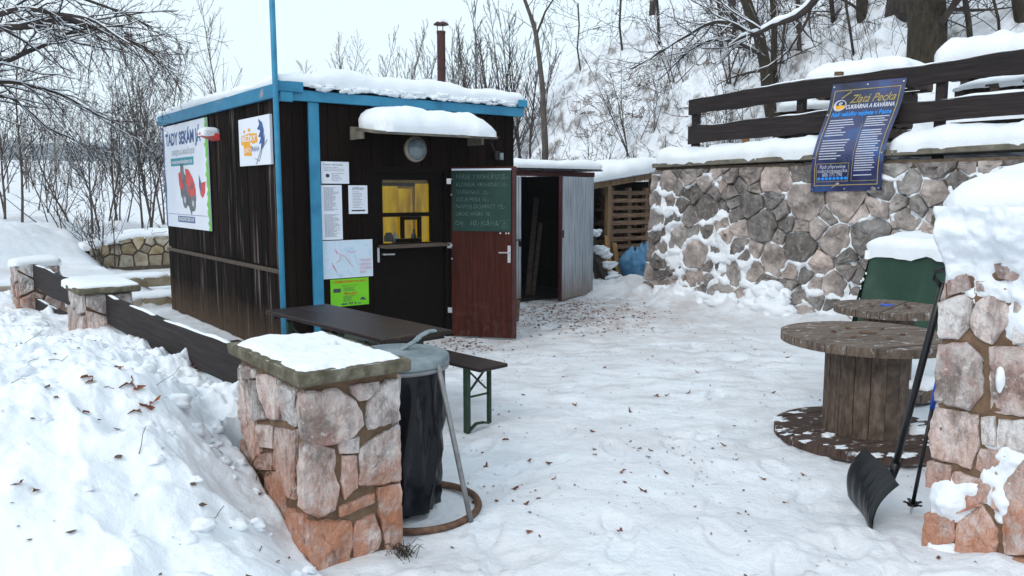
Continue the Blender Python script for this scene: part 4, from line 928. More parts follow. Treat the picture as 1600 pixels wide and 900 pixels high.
# chimney
ch = onplane(690, 133, SH + V * 1.9, V); cl = ((ch - SH) @ U, 1.9)
c_ = MB().lathe([(0.058, 2.6), (0.058, 3.80)], (cl[0], cl[1], 0), 16).build('chimney', FLUE, kiosk, smooth=False)
cm = MB(); cm.lathe([(0.055, 3.80), (0.062, 3.801), (0.062, 3.83), (0.055, 3.831)], (cl[0], cl[1], 0), 16)
for k in range(3):
    t = k * 2.09 + .5; cm.bar((cl[0] + .05 * math.cos(t), cl[1] + .05 * math.sin(t), 3.8), (cl[0] + .05 * math.cos(t), cl[1] + .05 * math.sin(t), 3.93), 0.012, 0.006)
cm.lathe([(0.105, 3.915), (0.10, 3.925), (0.012, 3.985), (0.005, 3.99)], (cl[0], cl[1], 0), 16); cm.build('chimney_cap', FLUE, c_)
cap(MB(), cl[0] - .07, cl[0] + .07, cl[1] - .07, cl[1] + .07, 3.965, 0.035, 0.06, 2, 0.03).build('snow_cap', SNOW, c_, smooth=True)
# open door with chalkboard
DA = math.atan2(-0.2, 0.722) - ANG
hx, hy = ((np.array([-0.70, 9.06, 0]) - SH) @ U, (np.array([-0.70, 9.06, 0]) - SH) @ V)
door = MB().box(0, 0.755, -0.0, 0.042, 0.015, 1.93).build('door', MAHO, kiosk, bevel=0.003, loc=(hx, hy - 0.02, 0), rz=DA)
dh = MB(); dh.box(0.665, 0.700, -0.012, -0.0005, 0.87, 1.06); dh.bar((0.683, -0.05, 0.985), (0.575, -0.05, 0.983), 0.020, 0.014); dh.bar((0.683, -0.012, 0.985), (0.683, -0.056, 0.985), 0.018, 0.018)
dh.build('handle', STEEL, door, bevel=0.002)
for z in (0.28, 1.02, 1.74): MB().box(-0.045, 0.004, -0.006, 0.012, z, z + 0.06).build('hinge', STEEL, door)
MB().box(0.72, 0.76, -0.0105, -0.0005, 0.02, 1.925).build('edge_strip', REDSTEEL, door)
sc_ = MB()
for x, z in ((0.58, 1.195), (0.645, 1.195), (0.675, 1.195), (0.008, 1.79), (0.008, 1.62), (0.008, 1.05), (0.008, 0.9)): sc_.lathe([(0.010, 0), (0.009, 0.004), (0.002, 0.006)], (0, 0, 0), 8); n_ = 24; sc_.v[-n_:] = [(x + a, -0.001 - c, z + b) for a, b, c in sc_.v[-n_:]]
sc_.buildk('screw', STEEL, door)
cbw = thing('chalkboard', 'green chalkboard price list hung on the open red brown door', 'chalkboard', (-0.70 + V[0] * -0.02, 9.06 - V[1] * 0.02, 0), DA + ANG)
MB().box(0.022, 0.705, -0.014, -0.002, 1.215, 1.885).build('board', CHALKB, cbw)
MB().box(0.020, 0.708, -0.020, -0.002, 1.888, 1.908).build('top_strip', PAPER, cbw)
ct = MB(); tw = lambda x, y: (x, -0.0155, y)
for s, cx, z, sz, wd in (('PÁREK V ROHLÍKU 25,-', 0.37, 1.815, 0.075, 0.60), ('KLOBÁSA, HRANOLKY 35,-', 0.37, 1.730, 0.062, 0.60), ('TATRANKA  10,-', 0.26, 1.645, 0.062, 0.38), ('DŽUS PERA 10,-', 0.26, 1.565, 0.062, 0.38), ('NÁPOJ DOMÁCÍ  15,-', 0.355, 1.487, 0.060, 0.58), ('GROG, VAŠÍRA  30,-', 0.275, 1.405, 0.062, 0.42)):
    put_text(ct, s, cx, z, sz, tw, 0.12, width=wd)
ct.buildk('chalk_lettering', CHALK, cbw)
ct = MB(); put_text(ct, 'ČAJ', 0.10, 1.300, 0.06, tw, .1); put_text(ct, '10,-', 0.285, 1.305, 0.085, tw, .1); put_text(ct, 'KÁVA', 0.46, 1.300, 0.080, tw, .1)
for i, s in enumerate(('turecká 15,-', 'latte', 'instant', 'mléko 5,-')): put_text(ct, s, 0.635, 1.335 - i * 0.026, 0.026, tw)
ct.buildk('chalk_lettering', CHALK, cbw)

# things hung on the kiosk
def on_front(name, label, cat, x0, x1, z0, z1, m, group=None, y=-0.022):
    t = thing(name, label, cat, SH, ANG, group)
    MB().box(x0, x1, y - 0.004, y, z0, z1).build('sheet', m, t); return t, (lambda a, b: (x0 + a * (x1 - x0), y - 0.0055, z0 + b * (z1 - z0)))
rg = random.Random(4)
t, tw = on_front('paper_notice', 'topmost white paper notice, a wide one, beside the blue post', 'notice', 0.412, 0.716, 1.735, 1.955, PAPER, 'paper notices on the kiosk')
m_ = MB(); put_text(m_, 'Domov důchodců', 0.42, 0.86, 0.11, tw, width=0.7); ell(m_, 0.22, 0.36, 0.07, 0.09, tw); m_.buildk('print', DINK, t)
m_ = MB(); lines(m_, 0.1, 0.9, 0.55, 0.78, 3, tw, rg); lines(m_, 0.36, 0.85, 0.1, 0.5, 5, tw, rg); m_.buildk('print', INK, t)
t, tw = on_front('paper_notice', 'long narrow white notice of two stacked printed pages', 'notice', 0.406, 0.630, 1.165, 1.720, PAPER, 'paper notices on the kiosk')
m_ = MB(); lines(m_, 0.12, 0.9, 0.53, 0.96, 22, tw, rg, 0.5); lines(m_, 0.12, 0.9, 0.05, 0.47, 22, tw, rg, 0.5); m_.buildk('print', INK, t)
t, tw = on_front('paper_notice', 'small upright white notice nearest the hatch window', 'notice', 0.705, 0.920, 1.425, 1.718, PAPER, 'paper notices on the kiosk')
m_ = MB(); put_text(m_, 'ZMĚNA!', 0.5, 0.88, 0.13, tw, width=0.62); rect(m_, 0.14, 0.86, 0.09, 0.14, tw); m_.buildk('print', DINK, t)
m_ = MB(); lines(m_, 0.2, 0.8, 0.2, 0.8, 11, tw, rg); m_.buildk('print', INK, t)
t, tw = on_front('trail_map', 'pale blue trail map with red lines and red lettering', 'map', 0.395, 0.965, 0.765, 1.155, MAPP)
m_ = MB()
def pl_line(mb, pts, wd, tow):
    for (a, b), (c, d) in zip(pts[:-1], pts[1:]):
        L = math.hypot(c - a, d - b) + 1e-6; nx, ny = -(d - b) / L * wd, (c - a) / L * wd; poly(mb, [(a - nx, b - ny), (c - nx, d - ny), (c + nx, d + ny), (a + nx, b + ny)], tow)
for l in ([(0.24, 0.78), (0.29, 0.70), (0.27, 0.68), (0.36, 0.62), (0.44, 0.58), (0.52, 0.42), (0.60, 0.28)], [(0.36, 0.6), (0.34, 0.47), (0.27, 0.42)], [(0.18, 0.42), (0.23, 0.3), (0.28, 0.14)], [(0.20, 0.34), (0.26, 0.2)], [(0.50, 0.70), (0.58, 0.66), (0.66, 0.69)]): pl_line(m_, l, 0.006, tw)
for i, s in enumerate(('VÝSTUPNÍ', 'UPRAVENÉ', 'LYŽAŘSKÉ', 'TRASY')): put_text(m_, s, 0.73, 0.44 - i * 0.105, 0.10, tw, align='LEFT', width=(0.23, 0.22, 0.24, 0.14)[i])
m_.v = m_.v; m_.buildk('print', PINKP, t)
m_ = MB(); pl_line(m_, [(0.62, 0.72), (0.66, 0.52), (0.70, 0.34), (0.78, 0.3)], 0.005, tw); pl_line(m_, [(0.5, 0.3), (0.55, 0.5), (0.47, 0.66)], 0.004, tw); m_.buildk('print', LGREYP, t)
m_ = MB(); rect(m_, 0, 1, 0.985, 1.0, tw); rect(m_, 0, 1, 0, 0.015, tw); rect(m_, 0.985, 1, 0.016, 0.984, tw); m_.buildk('border', PAPER, t)
t, tw = on_front('green_leaflet', 'bright lime green leaflet, lowest paper on the kiosk front', 'leaflet', 0.478, 0.912, 0.468, 0.755, LIME)
m_ = MB(); put_text(m_, 'LYŽAŘSKÝ ZÁJEZD DO ALP !!!', 0.5, 0.89, 0.11, tw, width=0.86, bold=0.004); put_text(m_, 'PŘIHLÁŠKY', 0.52, 0.45, 0.10, tw, width=0.38, bold=0.004); m_.buildk('print', BRICKINK, t)
m_ = MB(); put_text(m_, 'Sobota 4. 2. 2017', 0.5, 0.75, 0.075, tw, width=0.4); lines(m_, 0.33, 0.68, 0.54, 0.69, 4, tw, rg); lines(m_, 0.32, 0.72, 0.16, 0.39, 7, tw, rg); rect(m_, 0.07, 0.26, 0.52, 0.66, tw); put_text(m_, '99 9 w', 0.62, 0.08, 0.12, tw, width=0.34, bold=0.003); rect(m_, 0.27, 0.42, 0.05, 0.11, tw)
poly(m_, [(0.75, 0.2), (0.92, 0.18), (0.9, 0.24), (0.82, 0.3), (0.78, 0.25)], tw); m_.buildk('print', GREENP if False else DINK, t)

def on_side(name, label, cat, l0, l1, z0, z1, m, th=0.012):
    t = thing(name, label, cat, SH, ANG)
    MB().box(-0.032 - th, -0.032, l0, l1, z0, z1).build('panel', m, t, bevel=0.002)
    return t, (lambda a, b: (-0.034 - th, l1 - a * (l1 - l0), z0 + b * (z1 - z0)))       # a runs left to right as seen
t, tw = on_side('advertising_poster', 'large white poster with a red ride-on mower on the side of the kiosk', 'poster', 2.125, 4.10, 1.185, 2.525, PAPER)
m_ = MB(); put_text(m_, 'TADY SEKÁM JÁ', 0.47, 0.855, 0.16, tw, bold=0.006, width=0.80); m_.buildk('lettering', NAVY, t)
m_ = MB(); put_text(m_, 'SEKEJTE A MULČUJTE', 0.47, 0.725, 0.06, tw, width=0.52, bold=0.004); m_.buildk('lettering', LGREYP, t)
m_ = MB(); rect(m_, 0.18, 0.70, 0.60, 0.675, tw); m_.buildk('print', TEAL, t)
tw2 = lambda a, b: (tw(a, b)[0] - 0.0012,) + tw(a, b)[1:]; tw3 = lambda a, b: (tw(a, b)[0] - 0.0024,) + tw(a, b)[1:]; tw4 = lambda a, b: (tw(a, b)[0] - 0.0036,) + tw(a, b)[1:]
m_ = MB(); put_text(m_, 'www.travnitraktory.cz', 0.44, 0.637, 0.052, tw2, width=0.48, bold=0.003); m_.buildk('lettering', WHITEP, t)
sh_ = lambda f: (lambda a, b: f(0.06 + a, 0.06 + b * 1.06))
q1, q2, q3, q4 = sh_(tw), sh_(tw2), sh_(tw3), sh_(tw4)
m_ = MB(); poly(m_, [(0.34, 0.52), (0.36, 0.55), (0.40, 0.54), (0.42, 0.44), (0.50, 0.38), (0.55, 0.42), (0.60, 0.36), (0.66, 0.30), (0.66, 0.20), (0.60, 0.16), (0.55, 0.06), (0.50, 0.14), (0.42, 0.17), (0.33, 0.23), (0.31, 0.32), (0.33, 0.40)], q1); m_.buildk('print', GREYP, t)
m_ = MB(); poly(m_, [(0.45, 0.48), (0.52, 0.47), (0.60, 0.40), (0.65, 0.33), (0.64, 0.24), (0.56, 0.22), (0.50, 0.27), (0.46, 0.36)], q2); poly(m_, [(0.29, 0.44), (0.35, 0.46), (0.37, 0.38), (0.40, 0.31), (0.35, 0.28), (0.30, 0.33)], q2); m_.buildk('print', REDP, t)
m_ = MB(); ell(m_, 0.42, 0.20, 0.055, 0.075, q3); ell(m_, 0.60, 0.17, 0.05, 0.07, q3); rect(m_, 0.47, 0.60, 0.300, 0.312, q3); ell(m_, 0.585, 0.33, 0.022, 0.025, q3); m_.buildk('print', GREYP, t)
m_ = MB(); ell(m_, 0.42, 0.20, 0.022, 0.03, q4); ell(m_, 0.60, 0.17, 0.02, 0.028, q4); m_.buildk('print', LGREYP, t)
m_ = MB(); poly(m_, [(0.80, 0.51), (0.84, 0.43), (0.82, 0.32), (0.795, 0.40)], tw); rect(m_, 0.29, 0.68, 0.055, 0.115, tw); rect(m_, 0.06, 0.94, 0.128, 0.132, tw); m_.buildk('print', NAVY, t)
m_ = MB(); poly(m_, [(0.84, 0.43), (0.93, 0.44), (0.91, 0.34), (0.86, 0.29), (0.82, 0.32)], tw); m_.buildk('print', REDP, t)
m_ = MB(); put_text(m_, 'SNADNÉ SEKÁNÍ', 0.485, 0.085, 0.05, tw2, width=0.36, bold=0.003); m_.buildk('lettering', LGREYP, t)
m_ = MB(); poly(m_, [(0.0, 0.0), (0.035, 0.0), (0.03, 0.2), (0.045, 0.4), (0.02, 0.6), (0.04, 0.8), (0.03, 1.0), (0.0, 1.0)], tw); m_.buildk('print', NAVY, t)
m_ = MB(); pts = [(0.955 + 0.022 * math.sin(k * 2.4) * (1 if k % 2 else .3), k / 30) for k in range(31)]; poly(m_, [(1, 0)] + [(1, 1)] + pts[::-1], tw); m_.buildk('print', GREENP, t)
t, tw = on_side('logo_sign', 'small white sign with a yellow emblem and a blue feather', 'sign', 0.085, 0.975, 1.92, 2.405, PAPER, 0.03)
tw2 = lambda a, b: (tw(a, b)[0] - 0.0012,) + tw(a, b)[1:]
m_ = MB(); poly(m_, [(0.08, 0.46), (0.09, 0.64), (0.33, 0.68), (0.60, 0.66), (0.62, 0.48), (0.47, 0.45), (0.38, 0.50), (0.36, 0.44), (0.42, 0.42), (0.42, 0.20), (0.17, 0.22), (0.16, 0.44)], tw); rect(m_, 0.16, 0.22, 0.70, 0.76, tw); rect(m_, 0.32, 0.39, 0.72, 0.78, tw); m_.buildk('print', YELP, t)
m_ = MB(); put_text(m_, 'BĚŽKY', 0.34, 0.565, 0.15, tw2, width=0.46, bold=0.004); put_text(m_, 'SKI', 0.29, 0.32, 0.15, tw2, width=0.2); m_.buildk('lettering', PAPER, t)
m_ = MB(); put_text(m_, 'PRAHA', 0.535, 0.335, 0.15, tw, width=0.26); poly(m_, [(0.66, 0.95), (0.78, 0.86), (0.83, 0.70), (0.81, 0.54), (0.85, 0.62), (0.84, 0.45), (0.70, 0.25), (0.74, 0.45), (0.66, 0.42), (0.73, 0.56), (0.65, 0.58), (0.72, 0.70), (0.62, 0.74), (0.69, 0.83)], tw); m_.buildk('print', NAVY, t)
m_ = MB(); pl_line(m_, [(0.93, 0.50), (0.70, 0.27), (0.56, 0.02)], 0.008, tw2); pl_line(m_, [(0.75, 0.28), (0.66, 0.08), (0.53, 0.14)], 0.006, tw2); m_.buildk('print', GREYP, t)
t = thing('wall_lamp', 'red wedge shaped wall lamp with snow on top beside the big poster', 'lamp', SH, ANG)
m_ = MB(); m_.v = [(-0.03, 1.70, 2.23), (-0.03, 1.96, 2.23), (-0.20, 2.0, 2.30), (-0.20, 1.74, 2.30), (-0.03, 1.70, 2.31), (-0.03, 1.96, 2.31), (-0.20, 2.0, 2.33), (-0.20, 1.74, 2.33)]
for q in ((3, 2, 1, 0), (4, 5, 6, 7), (0, 1, 5, 4), (1, 2, 6, 5), (2, 3, 7, 6), (3, 0, 4, 7)): m_.f.append(q); m_.m.append(0)
l_ = m_.build('lamp_housing', REDP, t, bevel=0.004)
cap(MB(), -0.20, -0.03, 1.71, 1.98, 2.318, 0.055, 0.05, 3, 0.03, 0.01).build('snow_layer', SNOW, t, smooth=True)
t = thing('blue_pole', 'tall thin blue pole standing at the near corner of the kiosk', 'pole', SH, ANG)
MB().tube([(-0.075, -0.14, 0), (-0.075, -0.14, 1.5), (-0.078, -0.138, 3.0), (-0.085, -0.135, 4.6)], 0.027, 12).build('shaft', BLUE, t, smooth=True)

# ------------------------------------------------------------------ beer table and bench
T0 = np.array([-0.785, 4.84, 0.0]); TA = R(42.0)
tb = thing('beer_table', 'long dark varnished folding table in front of the kiosk', 'table', T0, TA)
TWd, TLn = 0.53, 1.66
for k in range(2): MB().box(k * TWd / 2 + 0.001, (k + 1) * TWd / 2 - 0.001, 0, TLn, 0.722, 0.75).build('tabletop_board', TABLE, tb, bevel=0.005)
for y in (0.07, TLn / 2, TLn - 0.07): MB().box(0.03, TWd - 0.03, y - .02, y + .02, 0.69, 0.7215).build('cross_batten', TABLE, tb)
for y in (0.30, TLn - 0.30):
    for x in (0.05, TWd - 0.05): MB().box(x - 0.018, x + 0.018, y - 0.018, y + 0.018, 0.0, 0.69).build('leg', GREENST, tb)
    m_ = MB(); m_.bar((0.07, y, 0.2), (TWd - 0.07, y, 0.66), 0.02, 0.012); m_.bar((TWd - 0.07, y + .013, 0.2), (0.07, y + .013, 0.66), 0.02, 0.012); m_.bar((0.05, y, 0.09), (TWd - 0.05, y, 0.09), 0.022, 0.02); m_.build('leg_brace', GREENST, tb)
bl = atz(750, 577, 0.48); br_ = atz(797, 565, 0.48)
bn = thing('beer_bench', 'narrow dark bench on green folding legs beside the bin', 'bench', (bl[0], bl[1], 0), R(44))
BW, BL = 0.26, 1.75
MB().box(0, BW, 0, BL, 0.455, 0.482).build('seat_board', TABLE, bn, bevel=0.006)
for y in (0.17, BL - 0.25):
    MB().box(0.012, 0.048, y - 0.022, y + 0.022, 0.0, 0.455).build('leg', GREENST, bn, bevel=0.004)
    MB().box(BW - 0.037, BW - 0.012, y - 0.016, y + 0.016, 0.03, 0.455).build('leg', GREENST, bn, bevel=0.004)
    m_ = MB(); m_.bar((0.049, y + .004, 0.28), (BW - 0.038, y + .004, 0.44), 0.014, 0.010); m_.bar((0.049, y + .018, 0.44), (BW - 0.038, y + .018, 0.28), 0.014, 0.010); m_.bar((0.049, y + .010, 0.245), (BW - 0.038, y + .010, 0.245), 0.012, 0.012)
    m_.bar((0.02, y - .02, 0.012), (0.10, y - 0.015, 0.055), 0.02, 0.015); m_.bar((0.10, y - 0.015, 0.055), (BW - 0.09, y - 0.012, 0.05), 0.02, 0.015); m_.bar((BW - 0.09, y - 0.012, 0.05), (BW - 0.03, y, 0.03), 0.02, 0.015)
    m_.buildk('leg_brace', GREENST, bn)
b2 = thing('beer_bench', 'second dark bench half hidden behind the long table and the pillar', 'bench', tuple(T0 + np.array([-0.42, -0.02, 0])), TA)
MB().box(0, BW, 0, BL, 0.455, 0.482).build('seat_board', TABLE, b2, bevel=0.006)
for y in (0.35, BL - 0.25):
    for x in (0.03, BW - 0.03): MB().box(x - 0.015, x + 0.015, y - 0.018, y + 0.018, 0.0, 0.455).build('leg', GREENST, b2)

# ------------------------------------------------------------------ bin
LC = np.array([-0.585, 4.05]); RCn = np.array([-0.50, 4.02])
bi = thing('bin_stand', 'black bin liner on a tubular stand with a grey lid and a rusty ground hoop', 'bin', (-0.5, 4.02, 0))
o2 = lambda p: (p[0] + 0.5, p[1] - 4.02)
lx, ly = o2(LC)
lid = MB(); lid.lathe([(0.255, 0.775), (0.262, 0.785), (0.262, 0.815), (0.252, 0.825), (0.235, 0.826), (0.228, 0.834), (0.185, 0.838), (0.178, 0.832), (0.135, 0.836), (0.128, 0.846), (0.06, 0.85), (0.002, 0.852)], (lx, ly, 0), 44)
ld = lid.build('lid', ZINC, bi, smooth=True)
hp = [(lx + .01, ly - .03, .848), (lx + .05, ly - .01, .868), (lx + .085, ly + .01, .885), (lx + .11, ly + .03, .91), (lx + .15, ly + .055, .93), (lx + .185, ly + .075, .932)]
h = MB()
for a, b in zip(hp[:-1], hp[1:]): h.bar(a, b, 0.042, 0.012)
h.build('lid_handle', ZINC, ld, bevel=0.003)
MB().torus((lx, ly, 0.765), 0.250, 0.012, 40, 8).build('rim', ALU, bi, smooth=True)
bag = MB(); n_, m2 = 72, 26; PG = np.zeros((m2, n_ + 1, 3))
for i in range(m2):
    f = i / (m2 - 1); z = 0.775 * (1 - f) + 0.02 * f
    for j in range(n_ + 1):
        t = 2 * math.pi * (j % n_) / n_
        fold = 0.045 * (1 - abs(math.sin(t * 3.5 + 0.6 + f * 1.6))) ** 2 - 0.02 + 0.022 * (1 - abs(math.sin(t * 6 - 2.6 * f + 1)) ) ** 3 + 0.02 * float(fbm(math.cos(t) * 2.5 + 9, math.sin(t) * 2.5 + f * 1.4, 3, 4)) * 1.3
        r = 0.240 - 0.075 * f + (0.012 * math.sin(f * 3.1)) + fold * min(1, f * 3 + 0.15) * (0.9 if f < .93 else 0.6)
        PG[i, j] = (lx + 0.02 * f + r * math.cos(t), ly - 0.03 * f + r * math.sin(t), z)
bag.grid(PG[:, ::-1]); bag.build('bin_liner', BLACKB, bi, smooth=True)
MB().torus((0, 0, 0.022), 0.325, 0.019, 56, 8).build('ground_hoop', RUST, bi, smooth=True)
for k, aa in enumerate((-33, 87, 207)):
    t = R(aa); top = (lx + 0.258 * math.cos(t), ly + 0.258 * math.sin(t), 0.80); bot = (0.355 * math.cos(t), 0.355 * math.sin(t), 0.0)
    MB().tube([top, bot], 0.0135, 8).build('leg', ALU, bi, smooth=True)

# ------------------------------------------------------------------ cable drums
def disc_boards(parent, Rr, z0, z1, m, nb, rot, name='board', irr=0.0, rg=None, hole=None):
    st = 2 * Rr / nb
    for k in range(nb):
        x0, x1 = -Rr + k * st + 0.0025, -Rr + (k + 1) * st - 0.0025
        pts = []
        for j in range(9):
            x = x0 + (x1 - x0) * j / 8; pts.append((x, -math.sqrt(max(Rr * Rr - x * x, 0))))
        for j in range(8, -1, -1):
            x = x0 + (x1 - x0) * j / 8; pts.append((x, math.sqrt(max(Rr * Rr - x * x, 0))))
        mb = MB(); n = len(pts); dz = rg.uniform(-0.003, 0.003)
        for z in (z0, z1 + dz): mb.v += [(y, x, z) for x, y in pts]
        for i in range(n): mb.f.append((i, (i + 1) % n, n + (i + 1) % n, n + i)); mb.m.append(0)
        mb.f.append(tuple(range(n, 2 * n))); mb.f.append(tuple(range(n - 1, -1, -1))); mb.m += [0, 0]
        mb.f = [tuple(reversed(f)) for f in mb.f]
        mb.build(name, m, parent)
def spool(c, Rr, H, dr, label, mt, mb_, seed, rz):
    rg = random.Random(seed); t = thing('cable_drum', label, 'table', (c[0], c[1], 0), rz, 'wooden cable drums used as tables')
    disc_boards(t, Rr, H - 0.055, H, mt, 9, 0, 'top_board', rg=rg)
    disc_boards(t, Rr + 0.02, 0.015, 0.075, mb_, 9, 0, 'base_board', rg=rg)
    ns = 17
    for k in range(ns):
        a0, a1 = 2 * math.pi * k / ns + 0.008, 2 * math.pi * (k + 1) / ns - 0.008; r2 = dr + rg.uniform(-0.004, 0.004)
        mb = MB()
        q = [(r2 * math.cos(a0), r2 * math.sin(a0)), (r2 * math.cos(a1), r2 * math.sin(a1)), ((dr - .03) * math.cos(a1), (dr - .03) * math.sin(a1)), ((dr - .03) * math.cos(a0), (dr - .03) * math.sin(a0))]
        for z in (0.076, H - 0.056): mb.v += [(x, y, z) for x, y in q]
        for f in ((3, 2, 1, 0), (4, 5, 6, 7), (0, 1, 5, 4), (1, 2, 6, 5), (2, 3, 7, 6), (3, 0, 4, 7)): mb.f.append(f); mb.m.append(0)
        mb.build('stave', SPOOLW, t)
    MB().lathe([(0.055, H + 0.004), (0.052, H + 0.010), (0.03, H + 0.012)], (0.02, 0.02, 0), 18).build('hub_plate', PALW if seed == 1 else BLUEPL, t)
    bo = MB()
    for k in range(6):
        a = k * 1.047 + .4; bo.lathe([(0.018, H + 0.003), (0.015, H + 0.014), (0.004, H + 0.016)], (dr * 0.8 * math.cos(a), dr * .8 * math.sin(a), 0), 8)
    bo.buildk('bolt', RUST, t)
    return t
S1 = np.array([2.35, 5.21]); S2 = np.array([3.09, 6.50])
t1 = spool(S1, 0.545, 0.72, 0.262, 'large wooden cable drum table with frosted top, nearest of the two', SPOOLT, SPOOLR, 1, R(20))
t2 = spool(S2, 0.42, 0.72, 0.20, 'smaller wooden cable drum table just behind the large one', SPOOLT, SPOOLT, 2, R(50))
mb = MB(); rg = random.Random(6)
for i in range(60):
    a = rg.uniform(0, 6.28); r = rg.choice([rg.uniform(0.5, 0.58), rg.uniform(0.30, 0.56)]); s_ = rg.uniform(0.006, 0.024)
    blob(mb, (r * math.cos(a), r * math.sin(a), 0.074), (s_ * 2.2, s_ * 1.2, s_ * 0.3), rg, I2, 0.9)
mb.build('snow_patch', SNOW, t1, smooth=True, kind='stuff')
mb = MB(); blob(mb, (0.30, -0.2, 0.08), (0.09, 0.07, 0.035), rg, I2, .6); blob(mb, (-0.33, -0.05, 0.076), (0.04, 0.03, 0.02), rg, I2, .6); mb.buildk('snow_lump', SNOW, t1, smooth=True)
cap(MB(), -0.1, 0.36, -0.36, 0.1, 0.072, 0.05, 0.1, 3, 0.04).build('snow_patch', SNOW, t2, smooth=True)

# ------------------------------------------------------------------ tarpaulin-covered stack
tp = onplane(1362, 388, W0 - U * 0.85, U)
tg = thing('covered_stack', 'stack covered by a dark green tarpaulin with snow on top, in front of the wall', 'tarpaulin', (tp[0], tp[1], 0), ANG - math.pi / 2)
TLx, TDy, THz = 1.5, 0.62, 1.02
n_ = 160; m2 = 22; PG = np.zeros((m2, n_, 3)); per = 2 * (TLx + TDy)
for j in range(n_):
    s_ = per * j / (n_ - 1)
    if s_ < TLx: x, y, nx, ny = s_, 0, 0, -1
    elif s_ < TLx + TDy: x, y, nx, ny = TLx, s_ - TLx, 1, 0
    elif s_ < 2 * TLx + TDy: x, y, nx, ny = TLx - (s_ - TLx - TDy), TDy, 0, 1
    else: x, y, nx, ny = 0, TDy - (s_ - 2 * TLx - TDy), -1, 0
    ex = min(s_ % per, per - s_); cor = math.exp(-(ex / 0.12) ** 2)
    for i in range(m2):
        f = i / (m2 - 1); fl_ = 0.07 * f + 0.03 * f * f + f * (0.05 * float(fbm(s_ * 2.4, f * 1.0, 2, 7)) * 2 + 0.030 * (1 - abs(math.sin(s_ * 6.5 + 1.2 * f + 2 * float(fbm(s_ * 1.7, 3, 2, 9))))) ** 2) + 0.012 * float(fbm(s_ * 7, f * 5, 3, 19)) + 0.08 * cor * f
        PG[i, j] = (x + nx * fl_ - cor * 0.04 * f, y + ny * fl_ - cor * 0.05 * f, THz * (1 - f) + 0.01)
mb = MB(); mb.grid(PG[:, ::-1]); mb.face([(0, 0, THz + .008), (TLx, 0, THz + .008), (TLx, TDy, THz + .008), (0, TDy, THz + .008)]); mb.build('tarpaulin', TARP, tg, smooth=True)
cap(MB(), -0.03, TLx + 0.02, -0.05, TDy + 0.02, THz + 0.0, 0.17, 0.12, 6, 0.05, 0.035, 0.2, 0.06).build('snow_layer', SNOW, tg, smooth=True)
mb = MB(); rg = random.Random(9)
for i in range(8):
    z = rg.uniform(0.35, 0.95); r = rg.uniform(0.006, 0.014); blob(mb, (0.0 - 0.12 * (1 - z) + rg.uniform(-.02, .03), -0.05 - 0.09 * (1 - z), z), (r, r, r * 1.5), rg)
mb.build('snow_patch', SNOW, tg, smooth=True, kind='stuff')

# ------------------------------------------------------------------ banner
def bt(px, py, off): p = onplane(px, py, W0 + U * off, U); return -((p - W0) @ V), p[2]
top0 = bt(1296, 131, 0.20); top1 = bt(1412, 120, 0.20); bot0 = bt(1266, 300, -0.02); bot1 = bt(1376, 297, -0.02)
prof_ = [(0.0, 0.285), (0.06, 0.27), (0.22, 0.225), (0.36, 0.14), (0.50, 0.045), (0.66, -0.03), (0.80, -0.035), (0.92, -0.02), (1.0, -0.015)]
def bpos(a, b, off=0.0):
    """a across 0..1, b down 0..1"""
    y = float(np.interp(b, [p[0] for p in prof_], [p[1] for p in prof_])) + 0.010 * math.sin(a * 7 + b * 5) * math.sin(b * 3.1)
    x = (top0[0] * (1 - a) + top1[0] * a) * (1 - b) + (bot0[0] * (1 - a) + bot1[0] * a) * b
    z = (top0[1] * (1 - a) + top1[1] * a) * (1 - b) + (bot0[1] * (1 - a) + bot1[1] * a) * b
    z = z + 0.02 * math.sin(b * math.pi)
    return (x, y - off, z)
bnr = thing('banner', 'dark blue cafe banner with gold lettering hanging from the rail fence over the wall', 'banner', W0, ANG - math.pi / 2)
mb = MB(); mb.grid(np.array([[bpos(a, b) for b in np.linspace(0, 1, 46)] for a in np.linspace(0, 1, 16)])); mb.build('sheet', BANNER, bnr, smooth=True)
bw = lambda a, b: bpos(a, 1 - b, 0.004); bw2 = lambda a, b: bpos(a, 1 - b, 0.0075)
def strip(mb, a0, a1, b0, b1, tow, n=6):
    for i in range(n):
        x0, x1 = a0 + (a1 - a0) * i / n, a0 + (a1 - a0) * (i + 1) / n; poly(mb, [(x0, b0 + 0.0), (x1, b0), (x1, b1), (x0, b1)], tow)
mb = MB()
for (a0, a1, b0, b1) in ((0.05, 0.95, 0.925, 0.932), (0.05, 0.95, 0.05, 0.057)): strip(mb, a0, a1, b0, b1, bw, 10)
for i in range(30):
    b0 = 0.057 + i * 0.0289; 
    for a in (0.05, 0.938): poly(mb, [(a, b0), (a + 0.012, b0), (a + 0.012, b0 + 0.029), (a, b0 + 0.029)], bw)
for (a0, a1, b0, b1) in ((0.08, 0.54, 0.085, 0.089), (0.08, 0.54, 0.243, 0.247), (0.58, 0.925, 0.085, 0.089)): strip(mb, a0, a1, b0, b1, bw)
for (a, b0, b1) in ((0.08, 0.09, 0.242), (0.532, 0.09, 0.242), (0.58, 0.09, 0.60)):
    k = max(2, int((b1 - b0) / .03))
    for i in range(k): poly(mb, [(a, b0 + (b1 - b0) * i / k), (a + .006, b0 + (b1 - b0) * i / k), (a + .006, b0 + (b1 - b0) * (i + 1) / k), (a, b0 + (b1 - b0) * (i + 1) / k)], bw)
mb.buildk('border', GOLD, bnr)
mb = MB(); put_text(mb, 'Zlatá Pecka', 0.60, 0.835, 0.11, lambda x, y: bw(x, y), 0.45, width=0.62, bold=0.001); poly(mb, [(0.16, 0.855), (0.18, 0.85), (0.30, 0.91), (0.29, 0.917)], bw); mb.buildk('lettering', GOLD, bnr)
